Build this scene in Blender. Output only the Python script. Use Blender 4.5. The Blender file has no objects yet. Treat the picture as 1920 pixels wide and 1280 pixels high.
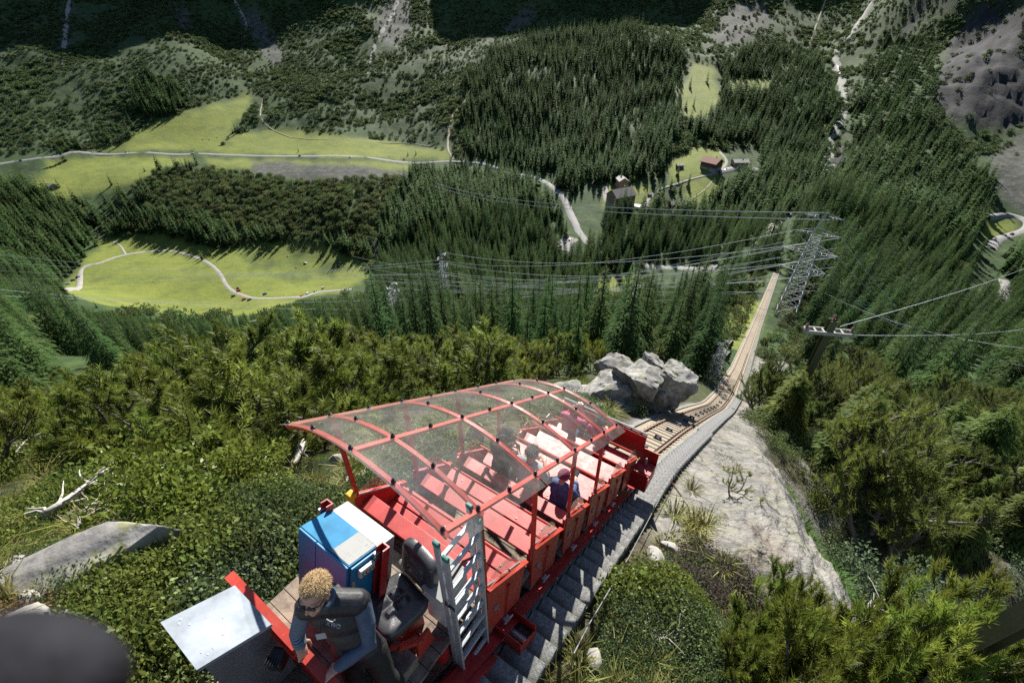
import bpy, bmesh, math, random
import numpy as np
from mathutils import Vector, Matrix
random.seed(7); rng = np.random.default_rng(7)
S = bpy.context.scene
COL = S.collection
R = math.radians

# ------------------------------------------------------------------ camera, sky, sun, exposure
PITCH = R(35.2); FPX = 16.0 / 36.0 * 1920.0
cam_d = bpy.data.cameras.new('camera'); cam = bpy.data.objects.new('camera', cam_d); COL.objects.link(cam)
cam_d.lens = 16.0; cam_d.sensor_width = 36.0; cam_d.clip_start = 0.02; cam_d.clip_end = 9000.0
cam.location = (0, 0, 0); cam.rotation_euler = (R(90) - PITCH, 0, 0)
cam_d.dof.use_dof = True; cam_d.dof.focus_distance = 9.0; cam_d.dof.aperture_fstop = 3.0
S.camera = cam
SUN_AZ, SUN_EL = R(8.0), R(38.0)
W = bpy.data.worlds.new('World'); S.world = W; W.use_nodes = True
wn = W.node_tree.nodes; wl = W.node_tree.links
sky = wn.new('ShaderNodeTexSky'); sky.sky_type = 'NISHITA'; sky.sun_disc = False
sky.sun_elevation = SUN_EL; sky.sun_rotation = SUN_AZ; sky.altitude = 1800.0; sky.air_density = 1.0; sky.dust_density = 0.6
bg = wn['Background']; bg.inputs[1].default_value = 0.062; wl.new(sky.outputs[0], bg.inputs[0])
sun_d = bpy.data.lights.new('sun', 'SUN'); sun = bpy.data.objects.new('sun', sun_d); COL.objects.link(sun)
sun_d.energy = 5.0; sun_d.angle = R(0.53); sun_d.color = (1.0, 0.95, 0.86)
sdir = Vector((math.sin(SUN_AZ) * math.cos(SUN_EL), math.cos(SUN_AZ) * math.cos(SUN_EL), math.sin(SUN_EL)))
sun.rotation_euler = sdir.to_track_quat('Z', 'Y').to_euler(); sun.location = sdir * 900
vs = S.view_settings; vs.view_transform = 'Standard'; vs.look = 'None'; vs.gamma = 1.0; vs.exposure = 1.28; vs.use_curve_mapping = False
S.cycles.max_bounces = 8; S.cycles.transparent_max_bounces = 24; S.cycles.diffuse_bounces = 3; S.cycles.glossy_bounces = 3
S.cycles.use_denoising = False; S.cycles.caustics_reflective = False; S.cycles.caustics_refractive = False

# ------------------------------------------------------------------ pixels of the 1920 x 1280 photograph <-> world
CP, SP = math.cos(PITCH), math.sin(PITCH)
def ray(px, py):
    x = (px - 960.0) / FPX; y = (640.0 - py) / FPX
    return np.array([x, CP + y * SP, -(SP - y * CP)])
def at(px, py, depth): return Vector(ray(px, py) * depth)
def project(P):
    P = np.asarray(P, float); x, y, z = P[..., 0], P[..., 1], P[..., 2]
    zc = y * CP - z * SP; yc = y * SP + z * CP; zc = np.where(zc < 1e-3, 1e-3, zc)
    return 960 + FPX * x / zc, 640 - FPX * yc / zc, zc
AZ = R(34.6); UA = np.array([math.sin(AZ), math.cos(AZ), 0.0]); VA = np.array([math.cos(AZ), -math.sin(AZ), 0.0])
def tw(a, v, z): return Vector(UA * a + VA * v + np.array([0, 0, z]))      # track frame -> world

# ------------------------------------------------------------------ numpy noise
def _hash(ix, iy, seed):
    h = (ix.astype(np.int64) * 374761393 + iy.astype(np.int64) * 668265263 + seed * 1442695041) & 0x7fffffff
    h = ((h ^ (h >> 13)) * 1274126177) & 0x7fffffff
    return ((h ^ (h >> 16)) & 0xffff) / 65535.0
def vnoise(x, y, seed=0):
    ix = np.floor(x); iy = np.floor(y); fx = x - ix; fy = y - iy
    fx = fx * fx * fx * (fx * (fx * 6 - 15) + 10); fy = fy * fy * fy * (fy * (fy * 6 - 15) + 10)
    a = _hash(ix, iy, seed); b = _hash(ix + 1, iy, seed); c = _hash(ix, iy + 1, seed); d = _hash(ix + 1, iy + 1, seed)
    return (a + (b - a) * fx + (c - a) * fy + (a - b - c + d) * fx * fy) * 2 - 1
def fbm(x, y, o=4, seed=0, gain=.5):
    s = 0; amp = 1; tot = 0
    for k in range(o):
        s = s + amp * vnoise(x + k * 17.3, y - k * 9.1, seed + k); tot += amp; amp *= gain; x = x * 2.03; y = y * 2.03
    return s / tot
def ridged(x, y, o=4, seed=0):
    s = 0; amp = 1; tot = 0
    for k in range(o):
        s = s + amp * (1 - np.abs(vnoise(x + k * 5.7, y + k * 3.3, seed + k))); tot += amp; amp *= .5; x = x * 2.07; y = y * 2.07
    return s / tot
def sstep(a, b, x):
    t = np.clip((x - a) / (b - a), 0, 1); return t * t * (3 - 2 * t)

# ------------------------------------------------------------------ object helpers
def tag(o, label, cat, group=None):
    o['label'] = label; o['category'] = cat
    if group: o['group'] = group
    return o
def empty(name, loc=(0, 0, 0), rz=0.0):
    o = bpy.data.objects.new(name, None); COL.objects.link(o); o.location = loc; o.rotation_euler = (0, 0, rz); o.empty_display_size = .3
    return o
def link(name, me, parent=None, loc=None, rot=None):
    o = bpy.data.objects.new(name, me); COL.objects.link(o)
    if parent is not None: o.parent = parent
    if loc is not None: o.location = loc
    if rot is not None: o.rotation_euler = rot
    return o
def structure(o): o['kind'] = 'structure'; return o
def stuff(o): o['kind'] = 'stuff'; return o
def copy_tree(o, parent=None):
    c = o.copy(); COL.objects.link(c); c.parent = parent
    for ch in list(o.children): copy_tree(ch, c)
    return c

class MB:
    """collects geometry for ONE mesh object"""
    def __init__(s): s.v = []; s.f = []; s.mi = []; s.m = 0
    def add(s, vs, fs):
        b = len(s.v); s.v += [tuple(p) for p in vs]; s.f += [tuple(i + b for i in f) for f in fs]; s.mi += [s.m] * len(fs); return s
    def hexa(s, p):      # 8 corners: bottom 0-3 ccw, top 4-7 ccw
        return s.add(p, [(3, 2, 1, 0), (4, 5, 6, 7), (0, 1, 5, 4), (1, 2, 6, 5), (2, 3, 7, 6), (3, 0, 4, 7)])
    def box(s, c, d, M=None, bev=0.0):
        x, y, z = d[0] / 2, d[1] / 2, d[2] / 2
        if bev <= 0:
            p = [(-x, -y, -z), (x, -y, -z), (x, y, -z), (-x, y, -z), (-x, -y, z), (x, -y, z), (x, y, z), (-x, y, z)]
            q = [Vector(a) for a in p]
            if M is not None: q = [M @ a for a in q]
            return s.hexa([a + Vector(c) for a in q])
        bm = bmesh.new(); bmesh.ops.create_cube(bm, size=1)
        bmesh.ops.scale(bm, vec=d, verts=bm.verts); bmesh.ops.bevel(bm, geom=bm.edges[:], offset=bev, segments=2, affect='EDGES', profile=.5)
        bm.verts.ensure_lookup_table()
        q = [v.co.copy() for v in bm.verts]
        if M is not None: q = [M @ a for a in q]
        s.add([a + Vector(c) for a in q], [[v.index for v in f.verts] for f in bm.faces]); bm.free(); return s
    def bar(s, a, b, w, h, up=(0, 0, 1)):       # rectangular bar from a to b
        a = Vector(a); b = Vector(b); d = (b - a); L = d.length
        if L < 1e-6: return s
        d /= L; sx = d.cross(Vector(up))
        if sx.length < 1e-4: sx = d.cross(Vector((1, 0, 0)))
        sx.normalize(); u = sx.cross(d)
        sx *= w / 2; u *= h / 2
        return s.hexa([a - sx - u, a + sx - u, b + sx - u, b - sx - u, a - sx + u, a + sx + u, b + sx + u, b - sx + u])
    def tube(s, pts, r, n=8, cap=True):
        pts = [Vector(p) for p in pts]; N = len(pts); rs = r if hasattr(r, '__len__') else [r] * N
        t0 = (pts[1] - pts[0]).normalized(); u = t0.orthogonal().normalized(); ring = []
        for i, p in enumerate(pts):
            t = (pts[min(i + 1, N - 1)] - pts[max(i - 1, 0)])
            if t.length < 1e-9: t = t0
            t.normalize(); u = (u - t * u.dot(t))
            u = u.normalized() if u.length > 1e-6 else t.orthogonal().normalized()
            w = t.cross(u)
            ring.append([p + (u * math.cos(k * 2 * math.pi / n) + w * math.sin(k * 2 * math.pi / n)) * rs[i] for k in range(n)])
        vs = [q for rr in ring for q in rr]; fs = []
        for i in range(N - 1):
            for k in range(n): fs.append((i * n + k, i * n + (k + 1) % n, (i + 1) * n + (k + 1) % n, (i + 1) * n + k))
        if cap: fs.append(tuple(range(n - 1, -1, -1))); fs.append(tuple((N - 1) * n + k for k in range(n)))
        return s.add(vs, fs)
    def prism(s, poly, dvec):          # extrude a planar polygon
        n = len(poly); a = [Vector(p) for p in poly]; b = [p + Vector(dvec) for p in a]
        return s.add(a + b, [tuple(range(n - 1, -1, -1)), tuple(range(n, 2 * n))] + [(i, (i + 1) % n, n + (i + 1) % n, n + i) for i in range(n)])
    def lathe(s, prof, c=(0, 0, 0), n=16, M=None):
        vs = []; fs = []
        for r, z in prof:
            for k in range(n):
                p = Vector((r * math.cos(2 * math.pi * k / n), r * math.sin(2 * math.pi * k / n), z))
                vs.append((M @ p if M is not None else p) + Vector(c))
        for i in range(len(prof) - 1):
            for k in range(n): fs.append((i * n + k, i * n + (k + 1) % n, (i + 1) * n + (k + 1) % n, (i + 1) * n + k))
        fs.append(tuple(range(n - 1, -1, -1))); fs.append(tuple((len(prof) - 1) * n + k for k in range(n)))
        return s.add(vs, fs)
    def ball(s, c, r, n=10, M=None):
        r = r if hasattr(r, '__len__') else (r, r, r); vs = []; fs = []; m = n // 2 + 1
        for i in range(m + 1):
            th = math.pi * i / m
            for k in range(n):
                p = Vector((r[0] * math.sin(th) * math.cos(2 * math.pi * k / n), r[1] * math.sin(th) * math.sin(2 * math.pi * k / n), r[2] * math.cos(th)))
                vs.append((M @ p if M is not None else p) + Vector(c))
        for i in range(m):
            for k in range(n): fs.append((i * n + k, (i + 1) * n + k, (i + 1) * n + (k + 1) % n, i * n + (k + 1) % n))
        return s.add(vs, fs)
    def mesh(s, name, mats, smooth=False, off=None):
        me = bpy.data.meshes.new(name); vs = s.v
        if off is not None: vs = [(p[0] - off[0], p[1] - off[1], p[2] - off[2]) for p in vs]
        me.from_pydata(vs, [], s.f)
        for m in (mats if isinstance(mats, (list, tuple)) else [mats]): me.materials.append(m)
        me.polygons.foreach_set('material_index', s.mi)
        if smooth: me.polygons.foreach_set('use_smooth', [True] * len(me.polygons))
        me.update(); return me
    def build(s, name, mats, parent=None, smooth=False, loc=None, rot=None, off=None):
        return link(name, s.mesh(name, mats, smooth, off), parent, loc, rot)
def auto_smooth(me, ang=40):
    me.polygons.foreach_set('use_smooth', [True] * len(me.polygons))
    bm = bmesh.new(); bm.from_mesh(me)
    for e in bm.edges:
        if len(e.link_faces) == 2 and e.calc_face_angle(0) > R(ang): e.smooth = False
    bm.to_mesh(me); bm.free()
def np_mesh(name, verts, faces, mats, smooth=False, mi=None):
    me = bpy.data.meshes.new(name); verts = np.asarray(verts, np.float32); faces = np.asarray(faces, np.int32)
    nf, k = faces.shape
    me.vertices.add(len(verts)); me.vertices.foreach_set('co', verts.ravel())
    me.loops.add(nf * k); me.loops.foreach_set('vertex_index', faces.ravel())
    me.polygons.add(nf); me.polygons.foreach_set('loop_start', np.arange(0, nf * k, k, dtype=np.int32)); me.polygons.foreach_set('loop_total', np.full(nf, k, np.int32))
    for m in (mats if isinstance(mats, (list, tuple)) else [mats]): me.materials.append(m)
    if mi is not None: me.polygons.foreach_set('material_index', np.asarray(mi, np.int32))
    if smooth: me.polygons.foreach_set('use_smooth', np.ones(nf, bool))
    me.update(calc_edges=True); return me

# ------------------------------------------------------------------ materials
def mat(name, col, rough=.6, metal=0.0, var=.15, scale=6.0, bump=0.0, bscale=30.0, col2=None, spec=.5, coat=0.0, coords='Object', obj_rand=0.0, sheen=0.0):
    m = bpy.data.materials.new(name); m.use_nodes = True; N = m.node_tree.nodes; L = m.node_tree.links
    b = N['Principled BSDF']; b.inputs['Roughness'].default_value = rough; b.inputs['Metallic'].default_value = metal
    b.inputs['Specular IOR Level'].default_value = spec; b.inputs['Coat Weight'].default_value = coat
    if sheen: b.inputs['Sheen Weight'].default_value = sheen
    tc = N.new('ShaderNodeTexCoord'); nz = N.new('ShaderNodeTexNoise'); nz.inputs['Scale'].default_value = scale; nz.inputs['Detail'].default_value = 6.0; nz.inputs['Roughness'].default_value = .65
    L.new(tc.outputs[coords], nz.inputs['Vector'])
    c2 = col2 if col2 else tuple(c * (1 - var * 1.6) for c in col)
    c1 = col if col2 else tuple(min(1, c * (1 + var)) for c in col)
    mr = N.new('ShaderNodeValToRGB'); mr.color_ramp.elements[0].position = .34; mr.color_ramp.elements[1].position = .66
    mr.color_ramp.elements[0].color = (*c2, 1); mr.color_ramp.elements[1].color = (*c1, 1)
    L.new(nz.outputs['Fac'], mr.inputs['Fac']); out = mr.outputs['Color']
    if obj_rand:
        oi = N.new('ShaderNodeObjectInfo'); hs = N.new('ShaderNodeHueSaturation'); ma = N.new('ShaderNodeMapRange')
        ma.inputs['To Min'].default_value = 1 - obj_rand; ma.inputs['To Max'].default_value = 1 + obj_rand
        L.new(oi.outputs['Random'], ma.inputs['Value']); L.new(ma.outputs[0], hs.inputs['Value']); L.new(out, hs.inputs['Color']); out = hs.outputs['Color']
        mb = N.new('ShaderNodeMapRange'); mb.inputs['To Min'].default_value = .5 - obj_rand * .09; mb.inputs['To Max'].default_value = .5 + obj_rand * .05
        mu = N.new('ShaderNodeMath'); mu.operation = 'MULTIPLY'; mu.inputs[1].default_value = 7.31; fr = N.new('ShaderNodeMath'); fr.operation = 'FRACT'
        L.new(oi.outputs['Random'], mu.inputs[0]); L.new(mu.outputs[0], fr.inputs[0]); L.new(fr.outputs[0], mb.inputs['Value']); L.new(mb.outputs[0], hs.inputs['Hue'])
    L.new(out, b.inputs['Base Color'])
    if bump > 0:
        n2 = N.new('ShaderNodeTexNoise'); n2.inputs['Scale'].default_value = bscale; n2.inputs['Detail'].default_value = 5.0; L.new(tc.outputs[coords], n2.inputs['Vector'])
        bp = N.new('ShaderNodeBump'); bp.inputs['Strength'].default_value = bump; bp.inputs['Distance'].default_value = .02
        L.new(n2.outputs['Fac'], bp.inputs['Height']); L.new(bp.outputs[0], b.inputs['Normal'])
    return m
def leaf_mat(name, col, trans=.35, var=.3, scale=3.0, rough=.5, obj_rand=.2, col2=None):
    m = mat(name, col, rough, var=var, scale=scale, obj_rand=obj_rand, col2=col2, spec=.12)
    N = m.node_tree.nodes; L = m.node_tree.links; b = N['Principled BSDF']; src = b.inputs['Base Color'].links[0].from_socket
    t = N.new('ShaderNodeBsdfTranslucent'); hs = N.new('ShaderNodeHueSaturation'); hs.inputs['Hue'].default_value = .485; hs.inputs['Value'].default_value = 1.25
    L.new(src, hs.inputs['Color']); L.new(hs.outputs[0], t.inputs['Color'])
    mx = N.new('ShaderNodeMixShader'); mx.inputs[0].default_value = trans; o = N['Material Output']
    L.new(b.outputs[0], mx.inputs[1]); L.new(t.outputs[0], mx.inputs[2]); L.new(mx.outputs[0], o.inputs['Surface'])
    return m
# ------------------------------------------------------------------ the track line (a along, v sideways, d below the camera)
TRK = [(-8, -2.28, .27), (-2, -2.28, 3.556), (3, -2.27, 6.29), (6, -2.2, 7.93), (8.4, -2.02, 9.28), (12.8, -1.87, 11.9), (19, -1.70, 16.1), (26.6, -1.5, 21.4),
       (31.5, -1.40, 23.9), (48.2, -1.8, 32.5), (83.7, -3.0, 47.3), (129, -4.4, 62.4), (204, -6.8, 85.5), (215, -7.2, 88.9)]
_ta = np.array([p[0] for p in TRK]); _fa = np.linspace(-8, 215, 2231)
def _smooth(y, n=15):
    k = np.ones(n) / n; yp = np.concatenate([2 * y[0] - y[n:0:-1], y, 2 * y[-1] - y[-2:-n - 2:-1]]); return np.convolve(yp, k, 'same')[n:-n]
_fv = _smooth(np.interp(_fa, _ta, [p[1] for p in TRK]), 31); _fd = _smooth(np.interp(_fa, _ta, [p[2] for p in TRK]), 31)
def trk_v(a): return np.interp(a, _fa, _fv)
def trk_d(a): return np.interp(a, _fa, _fd)
EDGE = np.array([(-6, 3.9), (2, 3.6), (5, 3.3), (7, 2.95), (11, 2.1), (16, 1.24), (20, .55), (24, .15), (27, .0), (32, .25), (40, 1.0), (60, 2.0)])
def near_h(a, v):
    d = np.where(a < -8, .27 + .547 * (a + 8), trk_d(a)); z = -(d + .13)
    z = z - .40 * np.maximum(-v - 4.5, 0) ** 1.05
    e = np.interp(a, EDGE[:, 0], EDGE[:, 1]); c = np.minimum(e - .5, e * .42)
    slab = sstep(4.0, 6.5, a)
    z = z + slab * .68 * np.exp(-((v - c) / np.maximum(.35 * (e + .8), .35)) ** 2) * (v > -1.0)
    z = z - slab * .30 * np.maximum(v - c, 0) - np.maximum(v - e, 0) * 1.45
    z = z - (1 - slab) * .12 * np.maximum(v - .3, 0)
    return z

CTRL = []
for row in """0 0 1000;200 0 1000;330 0 1060;450 0 1150;600 0 1150;730 0 1150;880 0 1200;1000 0 1200;1150 0 1220;1290 0 1150;1400 0 1080;1540 0 1060;1640 0 1000;1750 0 800;1900 0 700
50 100 880;200 100 890;330 100 910;480 120 1000;600 100 1030;730 100 990;880 80 1050;1000 100 900;1190 60 900;1290 60 980;1400 80 950;1520 100 930;1590 80 900;1700 100 750;1850 100 640;1800 170 600;1910 150 600;1850 30 720
0 200 760;150 200 780;300 210 790;450 180 880;600 180 880;750 180 890;860 200 800;1000 200 740;1200 200 740;1330 190 720;1450 200 750;1570 200 720;1700 220 600;1850 250 560
0 305 660;100 292 690;200 287 715;450 290 720;700 297 700;850 303 680;960 320 640;1040 355 560;330 265 760;550 255 790;750 270 770
1150 310 570;1330 310 540;1450 300 600;1560 300 600;1700 330 470;1880 340 470;1160 375 495;1280 375 500;1400 330 540;1085 410 480;1072 460 430
100 330 640;250 340 620;430 330 640;600 330 640;150 380 600;300 400 590;500 400 585;650 400 560;800 400 520;950 420 480
1060 480 420;1150 560 355;900 520 400;1300 520 360;1250 600 250;1150 620 230;1480 480 250;1440 440 420;1540 385 330;1600 450 300;1700 450 330;1800 450 380;1880 430 430;1850 460 402;1870 540 330;1810 575 300;1920 600 270
1600 600 150;1700 600 200;1800 640 190;1900 700 120;1700 750 80;1600 720 60;1480 700 52;1440 760 36;1550 850 28;1700 900 29;1850 900 31;1900 1000 23;1700 1050 18;1900 1200 13
0 680 60;200 660 90;400 650 110;600 640 130;800 630 150;1000 620 170;1200 620 160;1300 600 170;0 600 160;200 610 220;400 600 300;600 590 320;800 580 320;1000 590 280
0 500 380;60 560 300;0 430 520;100 420 560;-120 420 520;-150 300 640;-150 100 860;-150 560 260;-150 700 60;2060 300 480;2060 100 640;2060 500 330;2060 700 110;2060 950 25""".replace('\n', ';').split(';'):
    px, py, dp = map(float, row.split()); p = ray(px, py) * dp; CTRL.append(p)
for px, py in [(220, 460), (380, 462), (130, 545), (300, 575), (420, 585), (480, 555), (600, 550), (450, 490), (600, 480), (520, 470), (300, 500), (300, 540), (200, 500), (400, 520), (300, 445), (690, 470), (680, 520)]:
    r_ = ray(px, py); CTRL.append(r_ * (225.0 / -r_[2]))
for az, r_, z in [(-80, 1900, 200), (-60, 2150, 220), (-45, 2150, 220), (-36, 2100, 330), (-29, 2050, 600), (-20, 2000, 640), (-9, 1980, 250), (-2, 1950, 520), (6, 1950, 570), (13, 1950, 540), (20, 1900, 330), (27, 1800, 270), (34, 1800, 520), (38, 1380, 430), (43, 1230, 330), (48, 1250, 380), (60, 1400, 380), (80, 1300, 350),
                  (-80, 2500, 330), (-50, 2600, 330), (-20, 2600, 560), (0, 2600, 560), (20, 2500, 430), (50, 2200, 480), (80, 2000, 480), (-90, 300, -120), (-95, 80, -30), (-95, 900, 20), (95, 300, -90), (95, 80, -40), (95, 900, 200)]:
    CTRL.append(np.array([math.sin(R(az)) * r_, math.cos(R(az)) * r_, z]))
for az in range(-95, 100, 9):
    for r_ in (9, 13, 18, 24):
        x, y = math.sin(R(az)) * r_, math.cos(R(az)) * r_; a = x * UA[0] + y * UA[1]; v = x * VA[0] + y * VA[1]
        if r_ > 14 and v > np.interp(a, EDGE[:, 0], EDGE[:, 1]) + .5: continue
        CTRL.append(np.array([x, y, float(near_h(np.array(a), np.array(v)))]))
for a in (36, 48, 65, 83, 105, 129, 165, 204): CTRL.append(np.array(tw(a, float(trk_v(a)), -float(trk_d(a)) - .2)))
CTRL = np.array(CTRL); _cr = np.hypot(CTRL[:, 0], CTRL[:, 1]); _ct = np.arctan2(CTRL[:, 0], CTRL[:, 1]); _cl = np.log(_cr); _cv = -CTRL[:, 2] / _cr
TS = 2.0
def _phi(d): return np.sqrt(d * d + .0016)
_D = _phi(np.hypot((_ct[:, None] - _ct[None]) * TS, _cl[:, None] - _cl[None]))
_n = len(_cv); _A = np.zeros((_n + 3, _n + 3)); _A[:_n, :_n] = -_D + np.eye(_n) * .004
_A[:_n, _n] = 1; _A[:_n, _n + 1] = _ct; _A[:_n, _n + 2] = _cl; _A[_n:, :_n] = _A[:_n, _n:].T
_w = np.linalg.solve(_A, np.concatenate([_cv, [0, 0, 0]]))
NT, NR = 780, 740
TH = np.linspace(R(-97), R(97), NT); LR = np.linspace(math.log(.5), math.log(2600), NR); RR = np.exp(LR)
_th2 = np.linspace(TH[0], TH[-1], 230); _lr2 = np.linspace(math.log(7), LR[-1], 260)
_g = np.zeros((230, 260))
for i, t in enumerate(_th2):
    d = _phi(np.hypot((t - _ct[None, :]) * TS, _lr2[:, None] - _cl[None, :])); _g[i] = -d @ _w[:_n] + _w[_n] + _w[_n + 1] * t + _w[_n + 2] * _lr2
for _ in range(2):
    _g[1:-1] = (_g[:-2] + 2 * _g[1:-1] + _g[2:]) / 4; _g[:, 1:-1] = (_g[:, :-2] + 2 * _g[:, 1:-1] + _g[:, 2:]) / 4
def _bil(G, th0, dth, l0, dl, th, lr):
    u = np.clip((th - th0) / dth, 0, G.shape[0] - 1.001); w = np.clip((lr - l0) / dl, 0, G.shape[1] - 1.001)
    i = u.astype(int); j = w.astype(int); fu = u - i; fw = w - j
    return (G[i, j] * (1 - fu) + G[i + 1, j] * fu) * (1 - fw) + (G[i, j + 1] * (1 - fu) + G[i + 1, j + 1] * fu) * fw
TT, LL = np.meshgrid(TH, LR, indexing='ij'); RRg = np.exp(LL); GX = np.sin(TT) * RRg; GY = np.cos(TT) * RRg
GA = GX * UA[0] + GY * UA[1]; GV = GX * VA[0] + GY * VA[1]
zfar = -_bil(_g, _th2[0], _th2[1] - _th2[0], _lr2[0], _lr2[1] - _lr2[0], TT, LL) * RRg
zn = near_h(GA, GV); wb = sstep(13, 24, RRg); GZ = zn * (1 - wb) + zfar * wb
PX, PY, PZ = project(np.stack([GX, GY, GZ], -1))

def inpoly(x, y, poly):
    c = np.zeros(np.shape(x), bool); n = len(poly); j = n - 1
    for i in range(n):
        xi, yi = poly[i]; xj, yj = poly[j]
        if yi != yj: c ^= ((yi > y) != (yj > y)) & (x < (xj - xi) * (y - yi) / (yj - yi) + xi)
        j = i
    return c
MEADOW = [[(165, 284), (235, 265), (285, 230), (330, 215), (400, 190), (478, 172), (468, 205), (440, 240), (408, 285)],
          [(60, 345), (100, 307), (180, 292), (360, 295), (365, 305), (300, 318), (270, 335), (215, 355), (110, 372), (70, 362)],
          [(115, 545), (135, 515), (170, 480), (200, 450), (300, 442), (380, 462), (420, 470), (470, 455), (600, 455), (680, 490), (690, 520), (640, 545), (570, 555), (520, 580), (470, 590), (400, 590), (330, 590), (250, 578), (170, 565)],
          [(410, 285), (440, 250), (530, 245), (700, 262), (840, 282), (860, 300), (420, 288)],
          [(380, 297), (780, 305), (770, 325), (600, 315), (400, 312)],
          [(1278, 222), (1275, 170), (1300, 115), (1345, 130), (1350, 190), (1320, 225)], [(1360, 150), (1450, 145), (1440, 172), (1370, 172)],
          [(1245, 345), (1262, 300), (1310, 272), (1350, 282), (1368, 310), (1335, 335), (1290, 348)], [(1272, 380), (1300, 345), (1365, 335), (1345, 362), (1310, 388)], [(1130, 395), (1128, 350), (1218, 348), (1218, 390), (1160, 402)],
          [(1842, 438), (1858, 408), (1895, 408), (1908, 425), (1882, 438), (1850, 450)], [(1112, 600), (1120, 520), (1180, 510), (1230, 560), (1260, 590), (1200, 608)], [(1690, 470), (1700, 500), (1720, 480)], [(1340, 620), (1400, 560), (1440, 580), (1400, 680), (1345, 720)]]
ROCK = [[(1740, 190), (1790, 60), (1850, 10), (1960, 10), (1960, 230), (1870, 245), (1790, 230)], [(1500, 398), (1520, 380), (1552, 388), (1535, 406)], [(1600, 525), (1610, 480), (1640, 470), (1628, 515)], [(1560, 470), (1585, 455), (1590, 480)], [(1690, 90), (1720, 30), (1740, 0), (1720, 0), (1690, 60)],
        [(1420, 480), (1450, 420), (1475, 400), (1440, 470)], [(1540, 330), (1570, 275), (1590, 260), (1575, 310)]]
SCREE = [[(1325, 85), (1370, 5), (1440, -10), (1452, 30), (1400, 78)], [(695, 60), (735, -10), (778, -10), (765, 55), (725, 95)], [(470, 303), (640, 310), (770, 322), (745, 350), (560, 342), (480, 328)], [(1855, 300), (1930, 240), (1930, 400), (1880, 380)], [(445, 30), (480, 15), (535, 110), (512, 125)], [(330, 30), (345, 10), (365, 60), (350, 70)], [(115, 90), (125, 0), (140, 0), (128, 100)],
         [(700, 470), (715, 440), (722, 500)], [(1045, 470), (1075, 450), (1085, 475), (1060, 490)], [(940, 55), (985, 10), (1010, 20), (960, 75)], [(1160, 580), (1175, 572), (1190, 600), (1170, 605)]]
jx = fbm(GX / 26, GY / 26, 4, 3); jy = fbm(GX / 26 + 40, GY / 26, 4, 9)
_sc = np.clip(PZ, 60, 900) ; _k = fbm(GX / 5, GY / 5, 3, 19); QX = PX + jx * 9 + _k * 4; QY = PY + jy * 5 + _k * 2.5
farm = RRg > 60
def cover(polys):
    m = np.zeros(GX.shape, bool)
    for p in polys: m |= inpoly(QX, QY, p)
    return (m & farm).astype(float)
def blur(m, n=1):
    for _ in range(n):
        m = m.copy(); m[1:-1] = (m[:-2] + 2 * m[1:-1] + m[2:]) / 4; m[:, 1:-1] = (m[:, :-2] + 2 * m[:, 1:-1] + m[:, 2:]) / 4
    return m
cG = cover(MEADOW); cR = cover(ROCK); cS = cover(SCREE)
_rg = inpoly(QX, QY, [(440, 458), (600, 452), (665, 488), (640, 518), (560, 532), (470, 512)]) & farm; cG = np.where(_rg, np.clip(.62 + .9 * fbm(GX / 9, GY / 9, 4, 44), .15, 1) * cG, cG)
# steep upper walls: bare rock patches between shrubs
dzr = np.gradient(GZ, axis=1) / np.gradient(RRg, axis=1); steep = sstep(.85, 1.2, dzr) * (RRg > 500)
cR = np.maximum(cR, .5 * steep * sstep(.05, .35, fbm(GX / 60, GY / 60, 4, 21)))
gul = sstep(.62, .75, ridged(GX / 90 + .15 * jx, GY / 300, 3, 33)) * (PY < 290) * (PX < 900) * (RRg > 600)
cS = np.maximum(cS, gul * .10 * sstep(-.1, .3, fbm(GX / 30, GY / 30, 3, 5)))
# relief
edge = np.interp(GA, EDGE[:, 0], EDGE[:, 1]); dv = np.abs(GV - trk_v(GA)); corr = (1 - sstep(1.25, 3.6 + RRg * .012, dv)) * (GA > -9) * (GA < 205)
flat = np.maximum(blur(cG, 3), corr)
nz = sstep(120, 400, RRg) * (fbm(GX / 70, GY / 70, 4, 1) * 5.5) + sstep(18, 60, RRg) * fbm(GX / 14, GY / 14, 4, 2) * 1.0 + sstep(760, 1000, RRg) * (ridged(GX / 190 + jx * .2, GY / 230, 4, 8) - .6) * 20
nz = nz + sstep(.3, .7, blur(cR)) * (RRg > 100) * (ridged(GX / 18, GY / 18, 4, 12) - .5) * 12
GZ = GZ + nz * (1 - flat * .93)
slabm = sstep(4.5, 6.2, GA) * sstep(-.80, -.62, GV) * (1 - sstep(.6, 2.0, GV - edge)) * (RRg < 60)
nr = 1 - sstep(14, 40, RRg)
GZ = GZ + nr * (1 - corr) * (fbm(GX * 1.1, GY * 1.1, 4, 4) * .10 * (1 - slabm) + slabm * ((ridged(GA * .55 + GV * .3, GV * 1.5, 5, 6) - .62) * .62 + fbm(GX * 5, GY * 5, 3, 7) * .03))
tz = -(np.where(GA < -8, .27 + .547 * (GA + 8), trk_d(GA)) + .13); GZ = GZ * (1 - corr) + tz * corr
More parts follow.
